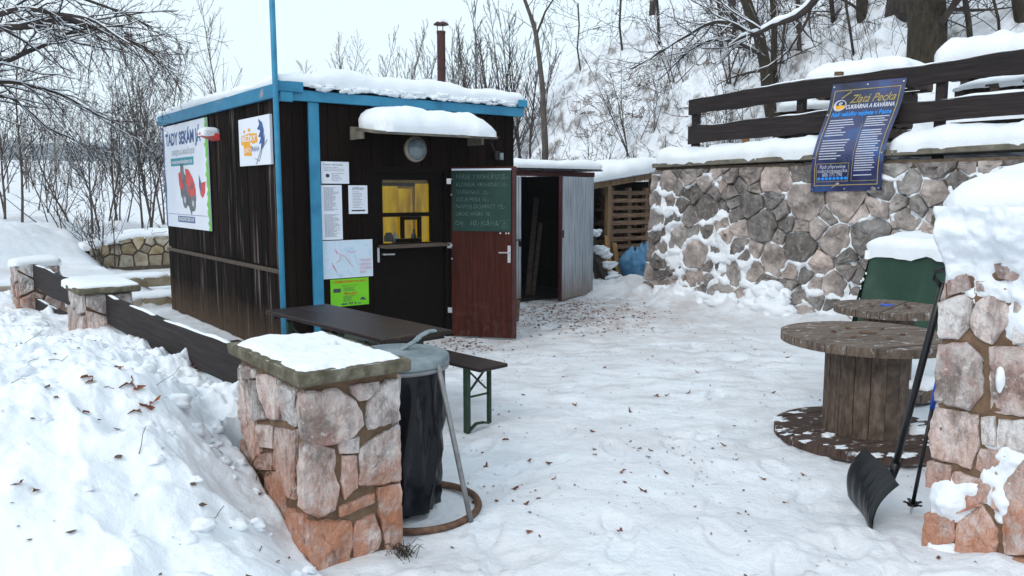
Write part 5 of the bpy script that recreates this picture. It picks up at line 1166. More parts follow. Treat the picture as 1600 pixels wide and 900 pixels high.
mb = MB(); put_text(mb, 'CUKRÁRNA A KAVÁRNA', 0.59, 0.762, 0.055, bw, width=0.66, bold=0.002); mb.buildk('lettering', WHITEP, bnr)
mb = MB()
for i in range(16):
    a0, a1 = 6.283 * i / 16, 6.283 * (i + 1) / 16; poly(mb, [(0.165 + .095 * math.cos(a0), 0.785 + .055 * math.sin(a0)), (0.165 + .095 * math.cos(a1), 0.785 + .055 * math.sin(a1)), (0.175 + .070 * math.cos(a1), 0.79 + .040 * math.sin(a1)), (0.175 + .07 * math.cos(a0), 0.79 + .04 * math.sin(a0))], bw)
pl_line(mb, [(0.20, 0.805), (0.16, 0.81), (0.15, 0.795), (0.19, 0.788)], 0.006, bw2); mb.buildk('emblem', WHITEP, bnr)
mb = MB(); poly(mb, [(0.10, 0.785), (0.24, 0.785), (0.225, 0.755), (0.17, 0.742), (0.12, 0.755)], bw); mb.buildk('emblem', YELP, bnr)
mb = MB(); put_text(mb, 'Naši nabídku najdete v Pecce', 0.50, 0.695, 0.058, bw, width=0.82, bold=0.002)
for i in range(8): ell(mb, 0.12 + i * 0.055, 0.113, 0.024, 0.014, bw, 10)
mb.buildk('lettering', SKYP, bnr)
mb = MB(); rg = random.Random(12)
for i in range(16):
    b = 0.640 - i * 0.0235
    if i in (7,): continue
    strip(mb, 0.10, 0.10 + rg.uniform(0.22, 0.42) * (1.0 if i not in (0, 2) else 1.05), b - 0.0042, b + 0.0042, bw, 5)
for i in range(26):
    b = 0.655 - i * 0.0208
    if i in (5, 24): continue
    strip(mb, 0.61, 0.61 + rg.uniform(0.24, 0.30), b - 0.0042, b + 0.0042, bw, 4)
put_text(mb, 'Rádi připravíme', 0.31, 0.215, 0.045, bw, width=0.36); put_text(mb, 'cukrarnapecka', 0.31, 0.180, 0.045, bw, width=0.42); put_text(mb, '606 771 790', 0.31, 0.146, 0.05, bw, width=0.28)
mb.buildk('lettering', WHITEP, bnr)
mb = MB()
for a, b in ((0.03, 0.97), (0.5, 0.97), (0.97, 0.97), (0.03, 0.70), (0.03, 0.30), (0.97, 0.32), (0.03, 0.02), (0.5, 0.02), (0.97, 0.02)): ell(mb, a, b, 0.013, 0.008, bw2, 10)
mb.buildk('eyelet', STEEL, bnr)

# ------------------------------------------------------------------ shovel and ski pole
sv_ = thing('snow_shovel', 'black plastic snow shovel leaning against the tall gate pillar', 'shovel', (1.8, 3.9, 0))
off = Vector((1.8, 3.9, 0))
c00 = Vector(tuple(atz(1330, 776, 0.02))); c10 = Vector(tuple(atz(1367, 840, 0.01))); c01 = Vector(tuple(aty(1361, 703, 4.03))); c11 = Vector(tuple(aty(1415, 760, 3.80)))
nn = ((c10 - c00).cross(c01 - c00)).normalized()
if nn.y > 0: nn = -nn
def blade(p, q, h):
    base = (c00 * (1 - p) + c10 * p) * (1 - q) + (c01 * (1 - p) + c11 * p) * q
    k = -0.055 * math.sin(q * math.pi * 0.9) - 0.012 * math.cos(p * math.pi * 2) + 0.006 * math.cos(p * math.pi * 12) * math.sin(q * 3.1)
    return base - nn * (-k) * 1.0 - off + nn * h
mb = MB()
for h in (0.0, -0.006): mb.grid(np.array([[tuple(blade(p, q, h)) for q in np.linspace(0, 1, 14)] for p in np.linspace(0, 1, 41)]))
sh_b = mb.build('blade', PLASTIC, sv_, smooth=True)
ps_, pe_ = Vector(tuple(aty(1397, 735, 3.93))) - off, Vector(tuple(aty(1474, 442, 3.60))) - off
d_ = (pe_ - ps_).normalized()
MB().tube([ps_ - d_ * 0.10, ps_ + d_ * .05], [0.012, 0.026], 10).build('socket', PLASTIC, sv_, smooth=True)
MB().tube([ps_, pe_], 0.0165, 10).build('shaft', PLASTIC, sv_, smooth=True)
mb = MB(); sd = Vector((1, 0, 0)); mb.tube([pe_ - d_ * 0.02, pe_ - sd * 0.045 + d_ * 0.02, pe_ - sd * 0.05 + d_ * .06, pe_ + sd * 0.04 + d_ * .07, pe_ + sd * 0.035 + d_ * .02, pe_ - d_ * .02], 0.012, 8); mb.build('grip', PLASTIC, sv_, smooth=True)
kp = thing('ski_pole', 'black ski pole with a blue band standing behind the snow shovel', 'ski pole', (2.07, 3.95, 0))
of2 = Vector((2.07, 3.95, 0)); q0 = Vector(tuple(atz(1423, 803, 0.0))) - of2; q1 = Vector(tuple(aty(1465, 596, 3.86))) - of2; dq = (q1 - q0)
top = q0 + dq * 1.85
MB().tube([q0, q0 + dq * .06], [0.003, 0.009], 8).build('tip', STEEL, kp)
MB().tube([q0 + dq * .06, q0 + dq * .80], 0.010, 8).build('shaft', PLASTIC, kp, smooth=True)
MB().tube([q0 + dq * .801, q0 + dq * 1.02], 0.0125, 8).build('band', BLUEPL, kp, smooth=True)
MB().tube([q0 + dq * 1.021, q0 + dq * 1.62], 0.010, 8).build('shaft', PLASTIC, kp, smooth=True)
MB().tube([q0 + dq * 1.62, top], [0.016, 0.019], 10).build('grip', PLASTIC, kp, smooth=True)
mb = MB(); bc = q0 + dq * .075
for k in range(8):
    a = k * 0.785; mb.bar(bc, bc + Vector((0.045 * math.cos(a), 0.045 * math.sin(a), 0.004 if k % 2 else 0.014)), 0.016, 0.005)
mb.torus(tuple(bc), 0.022, 0.006, 16, 6); mb.build('basket', PLASTIC, kp)
mb = MB(); g_ = top; mb.tube([g_, g_ + Vector((-0.05, -.02, -0.01)), g_ + Vector((-0.075, -.03, -0.06)), g_ + Vector((-0.04, -.02, -0.075)), g_ + Vector((0, 0, -0.05))], 0.007, 6); mb.build('strap', PLASTIC, kp)

# ------------------------------------------------------------------ metal shed
M0 = np.array([0.02, 11.92, 0.0])
ms = thing('metal_shed', 'galvanised sheet metal shed with its door open and snow on its roof', 'shed', M0, ANG)
MW, MD, MH = 1.585, 1.7, 1.97
def corr(mb, x0, x1, z0, z1, y, n, amp, axis='x'):
    xs = np.linspace(x0, x1, n * 4 + 1); pz = [z0, z1]
    P = np.array([[((x, y + amp * math.sin(i * math.pi / 2), z) if axis == 'x' else (y + amp * math.sin(i * math.pi / 2), x, z)) for z in pz] for i, x in enumerate(xs)]); mb.grid(P)
mb = MB(); corr(mb, 0, MD, 0, MH - .05, 0.0, 22, 0.008, 'y'); mb.build('side_wall', GALV, ms)
mb = MB(); corr(mb, 0, MD, 0, MH - .05, MW, 22, 0.008, 'y'); mb.build('side_wall', GALV, ms)
mb = MB(); mb.box(0.02, MW - 0.02, MD - 0.03, MD - 0.01, 0, MH - .05); mb.box(0.02, 0.04, 0.04, MD - .04, 0, MH - .06); mb.box(MW - 0.04, MW - 0.02, 0.04, MD - .04, 0, MH - .06); mb.box(0.05, MW - .05, 0.03, MD - .05, 0.0, 0.04); mb.build('shade_lining', DARKIN, ms)  # near-black inner faces; the shade inside the shed is put into their colour
mb = MB(); mb.box(-0.02, 0.02, -0.02, 0.02, 0, MH - 0.085); mb.box(MW - 0.02, MW + 0.02, -0.02, 0.02, 0, MH - 0.085); mb.box(-0.02, MW + 0.03, -0.025, 0.02, MH - 0.083, MH - 0.01); mb.build('frame', REDSTEEL, ms)
mb = MB(); mb.box(0.02, MW - 0.02, -0.02, 0.02, 0.0, 0.05); mb.build('sill', DARKIN, ms)
mb = MB(); xs = np.linspace(-0.10, MW + 0.13, 4 * 30 + 1)
for dz in (0, 0.006): mb.grid(np.array([[(x, y, MH + 0.016 + dz + 0.012 * math.sin(i * math.pi / 2)) for y in (-0.12, MD + 0.08)] for i, x in enumerate(xs)]))
ro = mb.build('roof', GALV, ms)
cap(MB(), -0.10, MW + 0.12, -0.13, MD + 0.06, MH + 0.035, 0.135, 0.11, 8, 0.06, 0.012, 0.10, 0.0).build('snow_layer', SNOW, ro, smooth=True)
mb = MB(); corr(mb, 0.0, 0.145, 0.03, MH - 0.09, -0.004, 3, 0.004); mb.build('fixed_leaf', GALV, ms)
mb = MB(); mb.box(0.05, 0.145, -0.035, -0.008, 0.93, 0.945); mb.box(0.10, 0.13, -0.035, -0.008, 0.84, 0.92); mb.buildk('bolt', DARKIN, ms)
fe = (np.array([0.725, 11.966, 0]) - M0); fx, fy = fe @ U, fe @ V; hx2, hy2 = MW - 0.0, -0.03
dl = math.hypot(fx - hx2, fy - hy2); da = math.atan2(fy - hy2, fx - hx2)
mb = MB(); xs = np.linspace(0.0, dl, 13 * 4 + 1)
for dy in (0.0, 0.008): mb.grid(np.array([[(x, dy + 0.009 * max(-0.3, math.sin(i * math.pi / 2)), z) for z in (0.03, 0.5, 1.0, MH - 0.09)] for i, x in enumerate(xs)]))
md = mb.build('door', GALV, ms, loc=(hx2, hy2, 0), rz=da)
mb = MB(); mb.box(dl - 0.004, dl + 0.026, -0.02, 0.03, 0.02, MH - 0.08); mb.box(dl - 0.05, dl + 0.03, 0.012, 0.035, 0.97, 1.08); mb.build('door_edge', REDSTEEL, md)
t = thing('leaning_plank', 'taller rough plank propped inside the dark metal shed', 'plank', M0, ANG, 'planks leaning inside the metal shed')
MB().bar((0.55, 0.35, 0.04), (1.05, 0.75, 1.55), 0.09, 0.025, (0, 1, 0)).build('plank', GPALW, t)
t = thing('leaning_plank', 'shorter rough plank leaning right of the taller one inside the metal shed', 'plank', M0, ANG, 'planks leaning inside the metal shed')
MB().bar((0.62, 0.30, 0.04), (1.02, 0.60, 1.15), 0.06, 0.03, (0, 1, 0)).build('plank', GPALW, t)
t = thing('wood_block', 'short upright wooden plank by the foot of the red brown door', 'plank', tuple(atz(806, 503, 0)), ANG)
MB().box(-0.02, 0.06, 0, 0.05, 0, 0.28, Matrix.Rotation(R(5), 3, 'Y')).build('plank', PALW, t)

# ------------------------------------------------------------------ wood store
K0 = np.array([1.40, 14.46, 0.0])
ws = thing('wood_store', 'open timber lean-to with a sloping snowy roof beside the stone wall', 'shed', K0, ANG)
SW, SD = 1.85, 1.5
rise = lambda x: 1.80 + 0.13 * x
for (x, y, w_) in ((0.45, 0.0, 0.10), (1.62, 0.02, 0.06), (0.02, 0.0, 0.07), (0.02, SD - .1, 0.08), (1.66, SD - .1, 0.08)):
    MB().box(x, x + w_, y, y + 0.09, 0, rise(x) - 0.09).build('post', RAWW, ws, bevel=0.005)
mb = MB(); mb.bar((-0.05, 0.03, rise(-0.05) - 0.05), (SW, 0.03, rise(SW) - 0.05), 0.05, 0.12); mb.build('beam', RAWW, ws, bevel=0.005)
mb = MB(); mb.bar((-0.05, SD, rise(-0.05) - 0.05), (SW, SD, rise(SW) - 0.05), 0.05, 0.12); mb.build('beam', RAWW, ws)
mb = MB(); mb.v = [(-0.12, -0.12, rise(-.12) + .012), (SW + .05, -0.12, rise(SW + .05) + .012), (SW + .05, SD + .1, rise(SW + .05) + .012), (-0.12, SD + .1, rise(-.12) + .012)] + [(-0.12, -0.12, rise(-.12) + .035), (SW + .05, -0.12, rise(SW + .05) + .035), (SW + .05, SD + .1, rise(SW + .05) + .035), (-0.12, SD + .1, rise(-.12) + .035)]
for q in ((3, 2, 1, 0), (4, 5, 6, 7), (0, 1, 5, 4), (1, 2, 6, 5), (2, 3, 7, 6), (3, 0, 4, 7)): mb.f.append(q); mb.m.append(0)
ro = mb.build('roof', GALV, ws)
mb = cap(MB(), -0.12, SW + 0.05, -0.13, SD + 0.08, 0, 0.24, 0.16, 12, 0.06, 0.02, 0.14, 0.01); mb.v = [(x, y, z + rise(x) + 0.035) for x, y, z in mb.v]; mb.build('snow_layer', SNOW, ro, smooth=True)
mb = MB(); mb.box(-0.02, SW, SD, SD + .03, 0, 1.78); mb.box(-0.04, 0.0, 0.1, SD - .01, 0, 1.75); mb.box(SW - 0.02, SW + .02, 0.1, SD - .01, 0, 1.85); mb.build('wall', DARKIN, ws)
def pallet(label, o, rz, tilt, Wd, Ht, rows, m, grp='pallets', posts=3, dep=0.12):
    t = thing('pallet', label, 'pallet', o, rz, grp); t.rotation_euler.x = tilt
    rg = random.Random(int(abs(o[0] * 100))); sl = Ht / rows
    for k in range(rows): MB().box(rg.uniform(-.01, .01), Wd + rg.uniform(-.01, .01), -0.0 - 0.012, 0.010, k * sl + 0.006, k * sl + sl * rg.uniform(0.52, 0.62)).build('slat', m, t)
    for k in range(posts):
        x = k * (Wd - 0.09) / (posts - 1); MB().box(x, x + 0.09, 0.011, dep - .015, 0, Ht).build('stringer', m, t)
    for k in range(rows): MB().box(0, Wd, dep - .014, dep + .006, k * sl + 0.006, k * sl + sl * 0.55).build('slat', m, t)
    return t
pallet('upright pallet, lower of the two closing the wood store front', tuple(K0 + U * 0.58 + V * 0.06 + np.array([0, 0, 0.30])), ANG, 0, 1.03, 0.72, 5, PALW, 'upright pallets in the wood store')
pallet('upright pallet, upper of the two closing the wood store front', tuple(K0 + U * 0.575 + V * 0.06 + np.array([0, 0, 1.03])), ANG, 0, 1.03, 0.70, 5, PALW, 'upright pallets in the wood store')
mb = MB(); rg = random.Random(31)
for i in range(80):
    x = rg.uniform(0.62, 1.6); z = rg.uniform(0.1, 1.65); r = rg.uniform(0.03, 0.07); L = 0.3; mb.tube([(x, 0.26 + rg.uniform(0, .1), z), (x + rg.uniform(-.03, .03), 0.26 + L, z)], r, 6)
o = mb.build('firewood', [RAWW], None, kind='stuff'); o.location = tuple(K0); o.rotation_euler.z = ANG
for k, (x, hgt, lean, m) in enumerate(((0.28, 0.86, 0.10, ORANGEW), (0.35, 0.78, 0.03, ORANGEW), (0.555, 0.72, 0.02, ORANGEW), (0.22, 0.62, 0.15, RAWW))):
    t = thing('offcut_board', ['tallest pale board leaning at the wood store post', 'middle pale board leaning at the wood store post', 'pale board standing in front of the pallets', 'shortest rough board behind the log heap'][k], 'board', tuple(K0 + U * x - V * 0.10), ANG)
    MB().bar((0, -0.12, 0.0), (lean, 0.05, hgt), 0.10, 0.025, (0, 1, 0)).build('board', m, t)
lg = thing('log_heap', 'small heap of snow-capped offcuts leaning beside the metal shed', 'logs', tuple(K0 - U * 0.42 - V * 0.62), ANG)
for k, (x, y, hgt, ln) in enumerate(((0.0, 0.0, 0.62, .22), (0.10, 0.04, 0.55, .18), (-0.02, 0.12, 0.85, .12), (0.18, 0.1, 0.48, .2), (0.12, 0.2, 0.95, .02))): MB().bar((x + ln, y - .15, 0.0), (x, y + 0.05, hgt), 0.12, 0.06, (0, 1, 0)).build('log', PALW if k % 2 else BARK, lg)
mb = MB(); rg = random.Random(14)
for (c, r) in (((0.03, 0.05, 0.95), 0.10), ((0.10, 0.0, 0.66), 0.12), ((0.2, 0.0, 0.58), 0.11), ((0.24, -0.05, 0.40), 0.11), ((0.3, -.1, 0.2), 0.12), ((0.36, -.15, 0.08), 0.14)): blob(mb, c, (r * 1.25, r, r * .7), rg, subdiv(*I2), 0.55)
mb.build('snow_layer', SNOW, lg, smooth=True)
def sack(label, c, rx, ry, h, seed):
    t = thing('plastic_sack', label, 'sack', c, 0, 'blue sacks by the wood store'); n, m2 = 40, 26; P = np.zeros((m2, n + 1, 3))
    for i in range(m2):
        f = i / (m2 - 1); prof = math.sin(min(1, f * 1.25 + .28) * math.pi * 0.5) * (1 - max(0, (f - 0.55) / 0.45) ** 1.6 * 0.88)
        for j in range(n + 1):
            a = 2 * math.pi * (j % n) / n; k = 1 + 0.34 * float(fbm(math.cos(a) * 1.9 + seed * 3, math.sin(a) * 1.9 + f * 3, 4, seed)) + 0.07 * math.sin(a * 7 + seed) * f * f
            P[i, j] = (rx * prof * k * math.cos(a), ry * prof * k * math.sin(a), h * f * (1 + .08 * math.sin(a * 2 + seed)))
    mb = MB(); mb.grid(P[:, ::-1]); mb.build('sack_body', BLUEB, t, smooth=True)
b0 = K0 + U * 0.85 - V * 0.30
sack('left and nearest blue plastic sack against the pallets', tuple(b0), 0.30, 0.26, 0.62, 1)
sack('blue plastic sack squeezed between another sack and the stone wall', tuple(b0 + U * 0.48 + V * 0.05), 0.24, 0.24, 0.72, 2)
sack('tallest blue plastic sack at the back of the sack heap', tuple(b0 + U * 0.30 + V * 0.10), 0.24, 0.12, 0.66, 5)

# ------------------------------------------------------------------ terrace clutter behind the rail fence
def flat_pallet(label, c, rz, Wd, Dp, z, snow, seed, grp='snowy pallets behind the rail fence', m=GPALW):
    t = thing('pallet', label, 'pallet', (c[0], c[1], z), rz, grp)
    for k in range(5): MB().box(0, Wd, k * Dp / 5 + 0.01, (k + 1) * Dp / 5 - 0.02, 0.122, 0.145).build('slat', m, t)
    for x in (0, Wd / 2 - .05, Wd - .1):
        MB().box(x, x + 0.10, 0, Dp - .01, 0.02, 0.12).build('stringer', m, t)
    for k in (0, 2, 4): MB().box(0, Wd, k * Dp / 5 + 0.01, (k + 1) * Dp / 5 - 0.03, -0.003, 0.018).build('slat', m, t)
    if snow: cap(MB(), -0.02, Wd + .02, -0.02, Dp + .02, 0.14, snow, 0.22, seed, 0.06, 0.05, 0.3).build('snow_layer', SNOW, t, smooth=True)
    return t
def tpos(t_, s_): return W0 - V * t_ + U * s_
RZ = ANG - math.pi / 2
flat_pallet('snowy pallet low behind the rail fence, left of the banner', tpos(1.75, 0.72), RZ + 0.05, 0.95, 0.7, 2.64, 0.13, 1)
for zz, sn_ in ((2.32, 0), (2.48, 0)): flat_pallet('bare pallet under the snowy one left of the banner', tpos(1.75, 0.72), RZ, 0.95, 0.7, zz, 0, 2, 'bare pallets stacked left of the banner')
for i, zz in enumerate((2.18, 2.34, 2.50, 2.66, 2.82)): flat_pallet('bare pallet in the tall stack behind the banner', tpos(2.15 + 0.02 * i, 1.05), RZ + 0.02 * (i % 3), 1.0, 0.8, zz, 0, 3, 'pallets stacked behind the banner')
flat_pallet('topmost pallet of the tall stack, under a long heap of snow', tpos(2.0, 1.0), RZ + 0.03, 1.40, 0.9, 2.98, 0.27, 4)
flat_pallet('pallet tilted in the gap of the rails right of the banner', tpos(4.25, 0.62), RZ - 0.12, 0.9, 0.6, 2.70, 0.07, 5).rotation_euler.x = R(8)
flat_pallet('broken pallet with snow between the rails at the right edge', tpos(5.0, 0.70), RZ + 0.15, 0.8, 0.7, 2.66, 0.08, 6).rotation_euler.y = R(-9)
for i, zz in enumerate((2.2, 2.36, 2.62, 2.78, 2.94)): flat_pallet('bare pallet in the stack at the right end of the fence', tpos(3.9 + .03 * i, 1.25), RZ + 0.03 * (i % 2), 1.2, 0.9, zz, 0, 7, 'pallets stacked at the right end')
flat_pallet('topmost pallet at the right edge under a big snow mound', tpos(3.72, 1.15), RZ, 1.7, 1.0, 3.06, 0.31, 8)
t = thing('marker_board', 'short yellow brown stake behind the left end of the rail fence', 'stake', tuple(tpos(1.25, 0.7) + np.array([0, 0, 2.1])), RZ); MB().box(0, 0.10, 0, 0.03, 0, 0.60, Matrix.Rotation(R(8), 3, 'Y')).build('stake', ORANGEW, t)
t = thing('marker_board', 'short grey brown stake showing above the top rail by the long snow heap', 'stake', tuple(tpos(2.62, 0.7) + np.array([0, 0, 2.1])), RZ); MB().box(0, 0.10, 0, 0.06, 0, 1.12, Matrix.Rotation(R(5), 3, 'Y')).build('stake', PALW, t)

# ------------------------------------------------------------------ low field-stone wall and steps beyond the kiosk
q0_, q1_ = atz(140, 411, 0.2), atz(262, 405, 0.2); q1_ = q0_ + U * 1.9
lw = thing('low_stone_wall', 'low field stone wall with snow on top, left of the kiosk', 'wall', (q0_[0], q0_[1], 0.12), ANG)
rng = random.Random(41); LL = 2.7
MB().box(0.03, LL, 0.02, 0.4, -0.2, 0.52).build('mortar', WMORT, lw)
topf = lambda x: 0.36 + 0.22 * float(sm(0, 1.1, x))
for c in voronoi(jsites(0, LL, 0, 0.6, 0.27, 0.19, rng), (0, LL, -0.05, 0.60), 1):
    c = clip_poly(c, (0, 0.38), (-0.25, 1)) if len(c) > 2 else c
    if len(c) > 2: stone(c, lambda a, b, h: (a, -h, b), 0.04, rng, gap=0.012, step=0.08, rings=(0, .14, .5)).build('stone', LSTONE, lw)
mb = cap(MB(), -0.15, LL, -0.02, 0.75, 0, 0.12, 0.14, 9, 0.06, 0.03); mb.v = [(x, y, z + min(0.37 + 0.25 * max(0, x), 0.60)) for x, y, z in mb.v]; mb.build('snow_layer', SNOW, lw, smooth=True)
for k, (vv, z0, lab) in enumerate(((4.56, 0.0, 'nearer stone garden step edge beside the back of the kiosk'), (6.33, 0.15, 'farther stone garden step edge below the low stone wall'))):
    p = SH + V * vv - U * 2.0
    t = thing('step_edge', lab, 'step', (p[0], p[1], z0), ANG + 0.02)
    for i in range(3):
        MB().box(i * 0.85, i * 0.85 + 0.84, -0.03, 0.10, -0.05, 0.145 - 0.03 * k).build('stone', LSTONE, t, bevel=0.015)
    cap(MB(), 0.0, 2.5, -0.02, 0.5, 0.13 - 0.03 * k, 0.055, 0.07, 3 + k, 0.05, 0.03, 0.3, 0.02).build('snow_layer', SNOW, t, smooth=True)

mb = MB(); rg = random.Random(66)
for i in range(60):
    p = Vector((-0.505 + rg.gauss(0, .03), 3.50 + rg.gauss(0, .035), 0.0)); a = rg.uniform(0, 6.28); L = rg.uniform(.03, .08)
    mb.tube([p, p + Vector((math.cos(a) * L * .5, math.sin(a) * L * .5, L * .6)), p + Vector((math.cos(a) * L, math.sin(a) * L, L * .5))], [.002, .0016, .0006], 3)
tag(mb.build('grass_tuft', MOSSB), 'dry grass tuft at the foot of the bin pillar', 'grass')
# ------------------------------------------------------------------ trees
def grow(mb, p, d, L, r, lvl, rg, cfg, snow=None):
    n = max(3, min(9, int(L / cfg.get('seg', 0.35)))); pts = [Vector(p)]; d = Vector(d).normalized(); dirs = [d]
    wob = cfg.get('wob', 0.16) * (1 + 0.3 * lvl); up = cfg.get('up', 0.06)
    for i in range(n):
        d = (d + Vector((rg.gauss(0, wob), rg.gauss(0, wob), rg.gauss(0, wob) + up * (1 if lvl else 0.4)))).normalized(); pts.append(pts[-1] + d * (L / n)); dirs.append(d)
    end = 0.30 if lvl == 0 else 0.25
    rad = [max(r * (1 - (1 - end) * i / n), cfg.get('rmin', 0.0025)) for i in range(n + 1)]
    mb.tube(pts, rad, 7 if lvl == 0 else (4 if lvl == 1 else 3), cap=False)
    if snow is not None and r > cfg.get('snowr', 9) * 0.5: snow.append((pts, rad))
    if lvl >= cfg['lv']: return
    k = cfg['n'][lvl]; k = max(1, int(k * rg.uniform(0.8, 1.2)))
    for j in range(k):
        f = cfg.get('f0', 0.3) + (1 - cfg.get('f0', 0.3)) * (j + rg.random()) / k if lvl == 0 else 0.12 + 0.88 * (j + rg.random()) / k
        i = min(n - 1, int(f * n)); q = pts[i].lerp(pts[i + 1], f * n - i); dd = dirs[i]
        a = Vector((rg.gauss(0, 1), rg.gauss(0, 1), rg.gauss(0, 1))); a = (a - dd * a.dot(dd)).normalized()
        ang = R(rg.uniform(*cfg.get('ang', (28, 60)))); nd = dd * math.cos(ang) + a * math.sin(ang)
        if 'flat' in cfg: nd.z *= cfg['flat']
        L2 = L * cfg.get('ratio', 0.42) * (1.15 - 0.65 * f) * rg.uniform(0.7, 1.25)
        grow(mb, q, nd, L2, max(rad[i] * 0.55, cfg.get('rmin', 0.0025)), lvl + 1, rg, cfg, snow)
def tree(name, label, base, stems, cfg, bark, twig, seed, group=None, cat='tree', sink=0.1):
    """stems: list of (dx, dy, height, lean vector, radius)"""
    rg = random.Random(seed); t = thing(name, label, cat, base, 0, group)
    for (dx, dy, h, lean, r) in stems:
        cf = dict(cfg); n = max(6, int(h / 0.5)); pts = [Vector((dx, dy, -sink))]; d = Vector((lean[0], lean[1], 1)).normalized(); dirs = [d]
        for i in range(n):
            d = (d + Vector((rg.gauss(0, cf.get('tw', 0.05)), rg.gauss(0, cf.get('tw', 0.05)), 0.03))).normalized(); pts.append(pts[-1] + d * (h / n)); dirs.append(d)
        rad = [max(r * (1 - 0.88 * i / n), cf.get('rmin', 0.003)) for i in range(n + 1)]
        MB().tube(pts, rad, 8, cap=False).build('trunk', bark, t, smooth=True)
        cr = MB(); k = cf['n'][0]; SNL = [] if 'snowed' in cf else None; cf['snowr'] = 0.0
        for j in range(k):
            f = cf.get('f0', 0.25) + (0.98 - cf.get('f0', 0.25)) * (j + rg.random()) / k; i = min(n - 1, int(f * n)); q = pts[i].lerp(pts[i + 1], f * n - i); dd = dirs[i]
            a = rg.uniform(0, 6.283); e = R(rg.uniform(*cf.get('ang', (30, 60)))); nd = Vector((math.cos(a) * math.sin(e), math.sin(a) * math.sin(e), math.cos(e)))
            grow(cr, q, nd, h * cf.get('ratio', 0.3) * (1.2 - f) * rg.uniform(0.7, 1.2) + 0.15, max(rad[i] * 0.5, cf.get('rmin', 0.003)), 1, rg, cf, SNL)
        crown = cr.build('crown', twig, t)
        if 'snowed' in cf:
            sm_ = MB()
            for pts_, rd in SNL:
                for i in range(len(pts_) - 1):
                    d = pts_[i + 1] - pts_[i]; fl = math.hypot(d.x, d.y) / max(d.length, 1e-6)
                    if fl > 0.45 and rg.random() < cf['snowed']: rs = max(rd[i] * 0.9, 0.006) * rg.uniform(.8, 1.5); up_ = Vector((0, 0, rd[i] * .6 + rs * .5)); sm_.tube([pts_[i] + up_, (pts_[i] + pts_[i + 1]) / 2 + up_ * 1.2, pts_[i + 1] + up_], [rs * .7, rs, rs * .6], 4)
            if sm_.v: sm_.buildk('snow_layer', SNOW, crown, smooth=True)
    return t
FINE = dict(lv=3, n=[16, 6, 4], ratio=0.34, ang=(22, 50), up=0.10, seg=0.3, rmin=0.004, wob=0.10, f0=0.15)
THIN = dict(lv=2, n=[14, 5], ratio=0.30, ang=(25, 55), up=0.08, seg=0.3, rmin=0.004, wob=0.12, f0=0.2)
FAR = dict(lv=2, n=[26, 8], ratio=0.30, ang=(15, 42), up=0.12, seg=0.5, rmin=0.010, wob=0.09, f0=0.05)
def base_at(px, Y): 
    x = aty(px, 300, Y)[0]; return (x, Y, terrain_z(x, Y))
def top_h(px, py, Y, z0): return float(aty(px, py, Y)[2]) - z0
# clumps on the left, beyond the low wall
L_TREES = [  # px, Y, top py, stems, label
    (222, 21, 20, 6, 'tall many-stemmed bare shrub tree rising just left of the kiosk roof'),
    (175, 22.5, 60, 4, 'bare shrub tree left of the tall many-stemmed one, above the low wall'),
    (132, 19, 110, 3, 'thin bare sapling clump standing in the snow left of the low wall'),
    (60, 26, -10, 3, 'bare tree far left behind the snowy bank, below the overhanging boughs'),
    (5, 17.5, -20, 4, 'dark stemmed bare tree at the left edge of the bank'),
    (255, 24, 60, 3, 'bare tree close behind the blue edged corner of the kiosk'),
    (100, 33, 70, 3, 'bare tree farther down the slope at the left')]
for k, (px, Y, ty, ns, lab) in enumerate(L_TREES):
    b = base_at(px, Y); rg = random.Random(100 + k); h = top_h(px, ty, Y, b[2])
    st = [(rg.gauss(0, .22), rg.gauss(0, .22), h * rg.uniform(.72, 1.05), (rg.gauss(0, .22), rg.gauss(0, .12)), 0.026 * rg.uniform(.7, 1.3)) for _ in range(ns)]
    cf = dict(FINE); cf['snowed'] = 0.22; cf['n'] = [17, 6, 4]; cf['rmin'] = 0.0045
    tree('bare_tree', lab, b, st, cf, PBARK, TWIGF if k in (3, 5, 6) else TWIG, 200 + k)
# low arching twigs in front of the low wall
rg = random.Random(77)
for k, (px, Y, lab) in enumerate(((150, 16.5, 'low arching bare shrub leaning left over the snow by the low wall'), (215, 17.2, 'low bare shrub growing right behind the low stone wall'), (90, 17.5, 'small bare twig clump in open snow left of the low wall'))):
    b = base_at(px, Y); st = [(rg.gauss(0, .15), rg.gauss(0, .1), rg.uniform(1.0, 2.4), (rg.uniform(-1.5, 0.4), rg.gauss(0, .3)), 0.014) for _ in range(9 - 2 * k)]
    tree('bare_shrub', lab, b, st, dict(lv=2, n=[7, 3], ratio=0.34, ang=(20, 50), up=0.03, seg=0.25, rmin=0.004, wob=0.14, f0=0.2, tw=0.09), TWIG, TWIG, 300 + k, cat='shrub')
